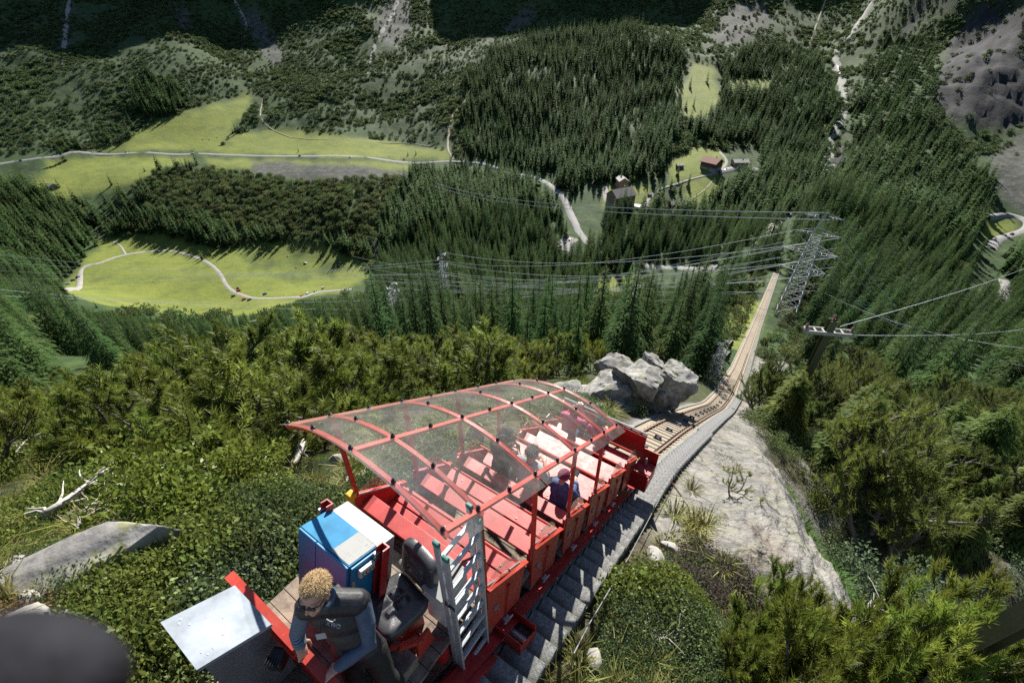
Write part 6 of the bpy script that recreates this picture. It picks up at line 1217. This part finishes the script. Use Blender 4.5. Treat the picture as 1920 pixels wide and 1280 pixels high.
def road(name, px, width, mt, rmin=30, n=6, lift=.3, wvar=0.0):
    W_ = [pix_ground(q[0], q[1], rmin) for q in px]; C = spline([(p.x, p.y) for p in W_], n); b = MB(); V_ = []; m = 5
    for i, c in enumerate(C):
        t = C[min(i + 1, len(C) - 1)] - C[max(i - 1, 0)]; t = t / max(np.linalg.norm(t), 1e-6); s = np.array([t[1], -t[0]]); w = width * (1 + wvar * random.uniform(-.5, .5))
        pts = [c + s * w * (k / (m - 1) - .5) for k in range(m)]; zs = [float(ground(p[0], p[1])) for p in pts]; mz = sum(zs) / m; zc = mz + .55 * (max(zs) - mz)
        V_ += [(p[0], p[1], zc + lift if 0 < k < m - 1 else min(zc, z) - .4) for k, (p, z) in enumerate(zip(pts, zs))]
    # smooth heights along the road
    V2 = [list(v) for v in V_]
    for _ in range(3):
        Z_ = [[v[2] for v in V2[i * m:(i + 1) * m]] for i in range(len(C))]
        for i in range(1, len(C) - 1):
            for k in range(m): V2[i * m + k][2] = (Z_[i - 1][k] + 2 * Z_[i][k] + Z_[i + 1][k]) / 4
    b.add(V2, [(i * m + k, (i + 1) * m + k, (i + 1) * m + k + 1, i * m + k + 1) for i in range(len(C) - 1) for k in range(m - 1)]); o = structure(b.build(name, mt, None, True)); return C, V2
C_main, _ = road('valley_road', ROADS_PX['main'], 9.0, M_ASPH, 60, 10)
C_loop, _ = road('gravel_loop_road', ROADS_PX['loop'], 5.2, M_GRAV, 200, 10)
road('farm_spur', ROADS_PX['spur'], 3.0, M_GRAV, 200); road('hairpin_road', [(1857, 466), (1870, 449), (1898, 440), (1922, 432), (1930, 420), (1912, 408), (1882, 403), (1850, 406)], 9.5, M_ASPH, 150, 12); road('hairpin_road', ROADS_PX['hairpin_low2'], 9.5, M_ASPH, 150, 8)
road('farm_lane', ROADS_PX['farm'], 5, M_GRAV, 200); road('farm_yard', ROADS_PX['farm_car_park'], 13, M_GRAV, 200); road('hotel_drive', ROADS_PX['hotel_drive'], 8, M_GRAV, 200); road('forest_track', ROADS_PX['track_up'], 4, M_PATH, 300); road('foot_path', ROADS_PX['foot_path'], 2.4, M_PATH, 300); road('foot_path', ROADS_PX['foot_path2'], 2.2, M_PATH, 300); road('mountain_track', ROADS_PX['up_track'], 4, M_PATH, 400); road('hotel_parking', [(1052, 470), (1062, 455), (1074, 446)], 20, M_GRAV, 200)
road('garden_path', [(1290, 378), (1320, 358), (1340, 335)], 2.2, M_PATH, 200); road('lower_road', [(1255, 500), (1290, 503), (1340, 498)], 8, M_ASPH, 150)
for px, w in (([(1645, -10), (1615, 40), (1592, 75), (1568, 95), (1570, 120), (1582, 160), (1585, 200), (1575, 230), (1560, 262), (1553, 300), (1548, 335)], 9), ([(1478, 398), (1455, 425), (1438, 450), (1420, 478)], 7), ([(690, 430), (702, 450), (710, 480), (716, 505)], 7), ([(1160, 608), (1172, 585), (1190, 560), (1200, 535)], 9), ([(748, -10), (735, 30), (715, 60), (700, 95), (690, 140)], 7), ([(130, -5), (124, 40), (120, 90), (122, 130)], 6), ([(440, 0), (458, 35), (462, 60), (448, 80)], 5)):
    dry = px[0][0] < 800 and px[0][1] < 20
    road('stony_gully' if dry else 'mountain_stream', px, w * 1.5, M_BANK, 100, 8, .15, .9)
    if not dry: road('mountain_stream', px, w * .6, M_WATER, 100, 8, .7, .9)

# ------------------------------------------------------------------ buildings
M_GLASS = mat('window_glass', (.03, .04, .05), .12, var=.1); M_WFR = mat('white_window_frame', (.42, .41, .38), .6)
def house(name, loc, rz, L, W_, H, rise, wall, roofm, label, floors=2, base=None, nx=4, ny=3, over=.9, chim=True, balcony=False, door=True):
    o = empty(name, loc, rz); tag(o, label, 'building'); hb = H * .3 if base else 0
    if base: b = MB(); b.box((0, 0, hb / 2 - 1.5), (L + .15, W_ + .15, hb + 3)); b.build('stone_base', base, o)
    b = MB(); b.box((0, 0, (H + hb) / 2 - (0 if base else 1.5)), (L, W_, H - hb + (0 if base else 3))); x = L / 2
    wl_ = b.build('wall', wall, o)
    for s in (-1, 1): q = MB(); q.prism([(s * x, -W_ / 2, H), (s * x, W_ / 2, H), (s * x, 0, H + rise)], (-s * .3, 0, 0)); q.build('gable', wall, o)
    rf = empty('roof', (0, 0, 0)); rf.parent = o
    for s in (-1, 1):
        sl_ = rise / (W_ / 2); e = W_ / 2 + over; q = MB(); q.hexa([(-x - over, 0, H + rise + .02), (x + over, 0, H + rise + .02), (x + over, s * e, H + rise - sl_ * e + .02), (-x - over, s * e, H + rise - sl_ * e + .02)] [::s] + [(-x - over, 0, H + rise + .37), (x + over, 0, H + rise + .37), (x + over, s * e, H + rise - sl_ * e + .37), (-x - over, s * e, H + rise - sl_ * e + .37)][::s]); q.build('roof_slope', roofm, rf)
    if chim: q = MB(); q.box((L * .2, W_ * .12, H + rise + .3), (1.0, 1.0, 2.2)); q.box((L * .2, W_ * .12, H + rise + 1.5), (1.3, 1.3, .25)); q.build('chimney', M_CONC, rf)
    fh = H / floors
    def win(px_, py_, pz, ax):
        q = MB(); d = (1.25, .10, 1.5) if ax == 'y' else (.10, 1.25, 1.5); q.box((px_, py_, pz), d); w = q.build('window', M_WFR, o); q = MB(); d = (1.0, .14, 1.25) if ax == 'y' else (.14, 1.0, 1.25); q.box((px_, py_, pz), d); q.build('pane', M_GLASS, w)
    for f in range(floors):
        z = fh * (f + .55)
        for s in (-1, 1):
            for i in range(nx): win(-L / 2 + L * (i + .5) / nx, s * (W_ / 2 + (.12 if base else .02)), z, 'y')
            for j in range(ny): win(s * (L / 2 + (.12 if base else .02)), -W_ / 2 + W_ * (j + .5) / ny, z, 'x')
    if door: q = MB(); q.box((L * .06, -W_ / 2 - .1, 1.0), (1.3, .16, 2.2)); dr = q.build('door', M_TIMBER, o); q = MB(); q.box((L * .06 + .45, -W_ / 2 - .2, 1.0), (.12, .1, .2)); q.build('handle', M_STEEL, dr)
    if balcony:
        for f in range(1, floors): q = MB(); q.box((0, -W_ / 2 - .9, fh * f), (L * .7, 1.6, .18)); bo = q.build('balcony', M_TIMBER, o); q = MB(); q.box((0, -W_ / 2 - 1.65, fh * f + .55), (L * .7, .1, .9)); q.build('railing', M_TIMBER, bo)
    return o
def hp(px, py): return pix_ground(px, py, 150)
M_BROWN = mat('dark_larch_wall', (.13, .065, .035), .85, var=.25, scale=2); M_OCHRE = mat('ochre_stone_wall', (.30, .205, .125), .9, var=.25, scale=1.2); M_TILE = mat('red_tile_roof', (.25, .13, .09), .85, var=.15, scale=1.5); M_SLATE = mat('grey_slate_roof', (.20, .175, .155), .8, var=.2, scale=1.2); M_PALER = mat('pale_metal_roof', (.30, .285, .26), .6, var=.1); M_PLAST = mat('pale_plaster', (.30, .285, .255), .9, var=.1)
house('hotel_building', hp(1162, 385), R(28), 25, 17, 12, 6.0, M_OCHRE, M_SLATE, 'tall brown hotel with a slate roof and stacked balconies beside the road', 4, M_PLAST, 5, 4, 1.0, True, True)
house('annex_building', hp(1165, 352), R(95), 14, 10, 9, 3.2, M_OCHRE, M_PALER, 'small annex with a pale roof right behind the tall hotel', 2, None, 3, 2)
house('chalet', hp(1332, 316), R(-52), 19, 15, 8.0, 4.2, M_BROWN, M_TILE, 'dark wooden chalet with a red tile roof on the green meadow', 2, M_PLAST, 5, 4, 1.5, True, True)
house('restaurant_building', hp(1385, 312), R(4), 17, 10, 5.5, 2.4, M_OCHRE, M_PALER, 'long low house with a pale roof beside the farm yard', 2, None, 6, 2, 1.0, True)
house('shed', hp(1274, 315), R(3), 8, 5, 3.2, 1.3, M_BROWN, M_PALER, 'little dark shed with a pale roof alone on the chalet meadow', 1, None, 2, 1, .6, False)
house('long_house', hp(1270, 388), R(12), 19, 9, 4.0, 2.6, M_BROWN, M_SLATE, 'long house with a dark grey roof among spruces below the garden path', 1, None, 5, 2, .8, True)
house('barn', hp(98, 352), R(-20), 10, 8, 3.2, 2.4, M_PLAST, M_PALER, 'small barn with a pale roof between spruces beside the valley road', 1, None, 2, 1, .6, False)
house('pump_house', hp(1218, 368), R(20), 4, 3, 2.2, .9, mat('green_hut_wall', (.10, .20, .15), .7), M_PALER, 'tiny green hut on the grass right of the hotel', 1, None, 1, 1, .3, False)
# terrace walls and banners by the hotel
b = MB(); tp_ = hp(1195, 388); b.box((0, 0, .2), (14, 9, 2.6), Matrix.Rotation(R(-20), 3, 'Z')); tag(b.build('terrace', M_PALER, None, loc=tp_), 'flat pale terrace attached to the right side of the hotel', 'terrace')
for i in range(3):
    p = hp(1034 + i * 6, 338); f = empty('banner_flag', p); tag(f, 'tall white banner flag on a pole where the valley road bends', 'flag', 'white banner flags'); q = MB(); q.tube([(0, 0, -.5), (0, 0, 8)], .08, 6); q.build('pole', M_ALU, f); q = MB(); q.box((.75, 0, 5.4), (1.3, .05, 4.8)); q.build('banner', mat('white_banner', (.75, .74, .72), .8), f)

# ------------------------------------------------------------------ vehicles
def car_proto(col):
    o = empty('parked_car'); pc = mat('car_paint', col, .3, var=.04, coat=.5)
    b = MB(); L, W_ = 4.3, 1.76; prof = [(-2.15, .30), (-2.12, .72), (-1.75, .86), (-1.0, .92), (1.0, .92), (1.9, .78), (2.12, .62), (2.15, .30)]
    b.prism([(x, -W_ / 2, z) for x, z in prof], (0, W_, 0)); b.build('body', pc, o)
    b = MB(); b.hexa([(-1.8, -.84, .9), (1.05, -.84, .9), (1.05, .84, .9), (-1.8, .84, .9), (-1.35, -.64, 1.44), (.25, -.64, 1.44), (.25, .64, 1.44), (-1.35, .64, 1.44)]); gh = b.build('windows', M_GLASS, o)
    b = MB(); b.box((-.55, 0, 1.46), (1.62, 1.28, .05), bev=.02); b.build('car_roof', pc, o)
    for x in (-1.3, 1.35):
        for y in (-.80, .80): b = MB(); b.lathe([(.20, -.1), (.33, -.1), (.33, .1), (.20, .1)], (x, y, .32), 12, Matrix.Rotation(R(90), 3, 'X')); b.build('wheel', M_BLACK, o)
    for y in (-.6, .6): b = MB(); b.box((2.08, y, .68), (.12, .3, .12)); b.build('headlight', M_WFR, o)
    return o
CARC = {'red': (.42, .02, .02), 'black': (.015, .015, .018), 'white': (.70, .70, .70), 'silver': (.42, .43, .44), 'blue': (.04, .10, .28), 'green': (.03, .10, .08), 'dark grey': (.07, .075, .08)}
protos = {}
NEARR = [p for p in C_main]
def place_car(px, py, col, rz, label):
    if col not in protos: o = protos[col] = car_proto(CARC[col])
    else: o = copy_tree(protos[col])
    p = hp(px, py); o.location = p + Vector((0, 0, .32)); o.rotation_euler = (0, 0, R(rz)); tag(o, label, 'car')
for px, py, col, rz, lab in [(448, 546, 'red', 62, 'red car parked on grass beside the boulder above the loop road'), (438, 556, 'dark grey', 55, 'dark car parked alone on the meadow side of the loop road'), (458, 562, 'red', 60, 'red car parked next to a green car on the loop road'), (468, 563, 'green', 55, 'dark green car parked beside a red one on the loop road'),
        (147, 521, 'black', 50, 'black car parked where the loop road meets the wood'), (138, 526, 'dark grey', 48, 'dark grey car behind the black one at the wood edge'), (128, 533, 'silver', 48, 'silver car last in the row at the wood edge'),
        (577, 551, 'white', 80, 'white car parked at the spruce side of the gravel road'), (591, 548, 'blue', 85, 'blue car parked beside a white one on the gravel road'), (566, 556, 'red', 78, 'red car half hidden by spruces on the gravel road'), (497, 552, 'blue', 40, 'blue car in the shade of the first spruce on the loop road'), (606, 541, 'silver', 80, 'silver car at the far end of the gravel road'),
        (1354, 322, 'white', 25, 'white car in the row in front of the chalet'), (1348, 324, 'black', 25, 'black car at the end of the row in front of the chalet'), (1361, 319, 'silver', 25, 'silver car beside the white one by the chalet'), (1401, 321, 'red', 10, 'red car in the farm yard below the long low house'), (1404, 316, 'black', 10, 'black car in the farm yard next to a red one'), (1384, 317, 'green', 10, 'green car standing in front of the long low house'),
        (1897, 440, 'red', 20, 'red car driving round the grassy hairpin bend'), (1864, 452, 'white', 60, 'white car driving down from the hairpin bend'), (1868, 562, 'black', 25, 'black car on the road section between dark spruces'),
        (237, 287, 'black', 2, 'black car on the valley road beside the spruce group'), (175, 287, 'white', 5, 'white car by the lay-by of the valley road'), (362, 289, 'silver', -2, 'silver car on the straight of the valley road below the field'), (563, 293, 'dark grey', -2, 'dark grey car on the valley road above the grey scree'), (657, 296, 'white', -2, 'white car on the valley road below the shrubby fan'), (758, 300, 'red', -3, 'red car on the valley road before the forest track'), (40, 302, 'blue', 8, 'blue car on the valley road near the stream boulders'),
        (1052, 462, 'silver', 70, 'silver car in the parking lot among the valley spruces'), (1060, 456, 'dark grey', 70, 'dark grey car in the parking lot among the valley spruces'), (1068, 451, 'white', 70, 'white car in the parking lot among the valley spruces')]:
    place_car(px, py, col, rz, lab)
for px, py, s, lab in [(446, 541, 3.2, 'big pale boulder beside the red car on the loop road'), (573, 494, 4.0, 'large grey boulder on the rough brown patch of the meadow'), (555, 502, 2.6, 'dark boulder left of the large one on the rough meadow'), (540, 480, 1.8, 'small boulder on the upper rough meadow'), (380, 262, 2.4, 'grey boulder on the sunny upper field'), (393, 262, 2.4, 'second grey boulder on the sunny upper field'), (407, 258, 2.2, 'boulder at the shrub edge of the upper field'), (243, 536, 1.0, 'single pale stone on the lower meadow edge')]:
    p = hp(px, py); o = link('boulder', rock_mesh(int(px), (s * .6, s * .5, s * .45), 7, 2), None, p + Vector((0, 0, s * .15))); tag(o, lab, 'boulder')

# ------------------------------------------------------------------ pylons, poles and power lines
M_LAT = mat('lattice_steel', (.38, .39, .39), .8, 0, var=.1, spec=.2); M_WIRE = mat('power_line_wire', (.50, .52, .54), .8, 0, var=.05, spec=.2); M_OLIVE = mat('olive_steel', (.085, .085, .035), .7, var=.15, scale=3)
def pylon(name, base, H, w0, w1, arms, label, th=.16, rz=0.0, panels=9):
    o = empty(name, base, rz); tag(o, label, 'pylon')
    def c(z, sx, sy): w = w0 + (w1 - w0) * min(1, z / (H * .8)); return Vector((sx * w / 2, sy * w / 2, z))
    for sx in (-1, 1):
        for sy in (-1, 1): b = MB(); b.bar(c(-2, sx, sy), c(H * .8, sx, sy), th, th); b.bar(c(H * .8, sx, sy), Vector((0, 0, H)), th * .8, th * .8); b.build('leg', M_LAT, o)
    b = MB(); zs = [H * .8 * (1 - (1 - i / panels) ** 1.25) for i in range(panels + 1)]
    for z0, z1 in zip(zs[:-1], zs[1:]):
        for f in range(4):
            A, B = [((-1, -1), (1, -1)), ((1, -1), (1, 1)), ((1, 1), (-1, 1)), ((-1, 1), (-1, -1))][f]
            b.bar(c(z0, *A), c(z1, *B), th * .55, th * .55); b.bar(c(z0, *B), c(z1, *A), th * .55, th * .55); b.bar(c(z1, *A), c(z1, *B), th * .55, th * .55)
    stuff(b.build('lattice', M_LAT, o)); tips = []
    for z, l in arms:
        for s in (-1, 1):
            b = MB(); tip = Vector((s * l, 0, z)); w = abs(c(z, 1, 1).x)
            for sy in (-1, 1): b.bar(c(z, s, sy), tip, th * .7, th * .7); b.bar(c(min(z + l * .28, H), s, sy) if z + l * .28 < H * .8 else Vector((0, 0, min(z + l * .3, H))), tip, th * .6, th * .6)
            for t in (.25, .5, .75): p0 = c(z, s, -1).lerp(tip, t); p1 = c(z, s, 1).lerp(tip, t); b.bar(p0, p1 + Vector((0, 0, .001)), th * .5, th * .5); b.bar(p0, Vector((p0.x, 0, z + l * .28 * (1 - t))), th * .5, th * .5)
            b.build('cross_arm', M_LAT, o); q = MB(); q.lathe([(.10, 0), (.16, -.2), (.10, -.3), (.16, -.5), (.10, -.6), (.16, -.8), (.08, -.9)], tip, 8); q.build('insulator', M_LENS, o); tips.append(tip)
    return o, [Matrix.Rotation(rz, 3, 'Z') @ t + Vector(base) for t in tips]
def vert_to(base, py):   # height so that the top of a vertical at base appears at row py
    lo, hi = 0, 90
    for _ in range(40):
        m = (lo + hi) / 2
        if project(np.array([base[0], base[1], base[2] + m]))[1] > py: lo = m
        else: hi = m
    return lo
bA = at(1468, 598, 105); HA = vert_to(bA, 398); pA, tA = pylon('lattice_pylon', bA, HA, 4.2, 1.8, [(HA * .50, 4.2), (HA * .66, 5.0), (HA * .82, 4.2), (HA * .96, 3.4)], 'tall pale lattice pylon standing right beside the funicular track', .13, R(-30), 10)
bB = at(838, 585, 190); HB = vert_to(bB, 468); pB, tB = pylon('lattice_pylon', bB, HB, 4.5, 1.8, [(HB * .55, 3.8), (HB * .72, 4.6), (HB * .9, 3.6)], 'slim grey lattice pylon rising from the spruces in the valley wood', .22, R(70))
bC = at(748, 612, 150); HC_ = vert_to(bC, 532); pC, tC = pylon('lattice_pylon', bC, HC_, 3.6, 2.4, [(HC_ * .55, 3.4), (HC_ * .78, 3.8), (HC_ * .95, 2.4)], 'short broad lattice pylon just above the pine thicket', .18, R(70), 7)
bD = at(1338, 705, 40); pD, tD = pylon('lattice_mast', bD, vert_to(bD, 642), .8, .5, [(2.4, 1.0), (3.6, .8)], 'thin white lattice mast left of the track above the outcrop', .05, R(20), 6)
def wire(p, q, sag, r, label, grp, n=28):
    p, q = Vector(p), Vector(q); pts = [p.lerp(q, t) - Vector((0, 0, sag * 4 * t * (1 - t))) for t in np.linspace(0, 1, n)]; b = MB(); b.tube([x - p for x in pts], r, 5); tag(b.build('power_line', M_WIRE, None, loc=p), label, 'wire', grp)
for i in range(6):
    wire(tA[i] - Vector((0, 0, 4.0)), at(660, 480 + 16 * i, 215), 5, .04, 'fine power line wire passing below the slim pylon over the valley wood', 'fine wires over the valley wood'); wire(tA[i], tB[i % 6], 5, .05, 'pale power line wire between the big pylon and the slim pylon', 'wires to the slim pylon'); wire(tA[i] - Vector((0, 0, 2.2)), tC[i % 6], 4, .045, 'pale power line wire between the big pylon and the short pylon', 'wires to the short pylon')
for i, (y0, y1) in enumerate(((397, 343), (410, 349))): wire(at(1555, y0 + 2, 100), at(815, y1, 420), 6, .11, 'thick bright power line crossing above the hotel and valley wood', 'thick wires above the hotel')
for i in range(5): wire(tB[i], at(-60, 470 + i * 17, 260), 3, .06, 'power line wire from the slim pylon over the left spruce slope', 'wires over the left slope')
for i, (y0, y1) in enumerate(((535, 640), (550, 672), (575, 655), (590, 668))): wire(tC[i] if i < 2 else at(740, y1, 140), at(-80, y0, 95 + 10 * i), 2, .045, 'power line wire from the short pylon over the dark left forest', 'wires over the dark left forest')
for i in range(6): wire(tA[i], at(1990, 660 + i * 38, 70 + 12 * i), 4, .032, 'thin dark wire running from the big pylon over the right forest', 'wires over the right forest')
wire(at(1575, 612, 30), at(1990, 470, 140), 1.5, .02, 'thin wire from the olive pole up towards the hairpin road', 'wires from the olive pole'); wire(at(1580, 628, 30), at(1990, 600, 120), 1.5, .02, 'thin wire from the olive pole up towards the hairpin road', 'wires from the olive pole')
# olive T pole and olive beam
bT = at(1500, 730, 31); HT = vert_to(bT, 600); tpole = empty('utility_pole', bT, -AZ + R(25)); tag(tpole, 'olive utility pole with a slotted crossarm and three insulators', 'pole')
b = MB(); b.box((0, -.17, HT / 2 - 1), (.42, .05, HT + 2)); b.box((0, .17, HT / 2 - 1), (.42, .05, HT + 2)); b.box((0, 0, HT / 2 - 1), (.06, .29, HT + 2)); b.build('pole', M_OLIVE, tpole)
b = MB(); z = HT - .85; b.box((0, -.26, z), (2.7, .06, .24)); b.box((0, .26, z), (2.7, .06, .24))
for x_ in (-1.32, -.78, -.3, .3, .78, 1.32): b.box((x_, 0, z), (.10, .47, .20))
b.build('crossarm', mat('grey_crossarm', (.34, .33, .30), .7), tpole)
M_INS = mat('brown_porcelain', (.20, .11, .09), .3)
for x_, zz in ((-1.3, z + .12), (1.3, z + .12), (0, HT)): q = MB(); q.lathe([(.05, 0), (.10, .05), (.05, .1), (.10, .16), (.05, .22), (.10, .28), (.03, .36)], (x_, 0, zz), 10); q.build('insulator', M_INS, tpole)
p0, p1 = at(1775, 1238, 4.9), at(2010, 1112, 3.9); b = MB(); d = (p1 - p0).normalized(); side = d.cross(Vector((0, 1, .2))).normalized(); nrm = side.cross(d)
b.bar(Vector(), p1 - p0, .22, .016, nrm); b.bar(side * .105 + nrm * 0, p1 - p0 + side * .105, .018, .16, nrm); b.bar(-side * .105, p1 - p0 - side * .105, .018, .16, nrm); tag(b.build('steel_post', M_OLIVE, None, loc=p0), 'dark olive steel beam post rising among the pine bushes', 'post')
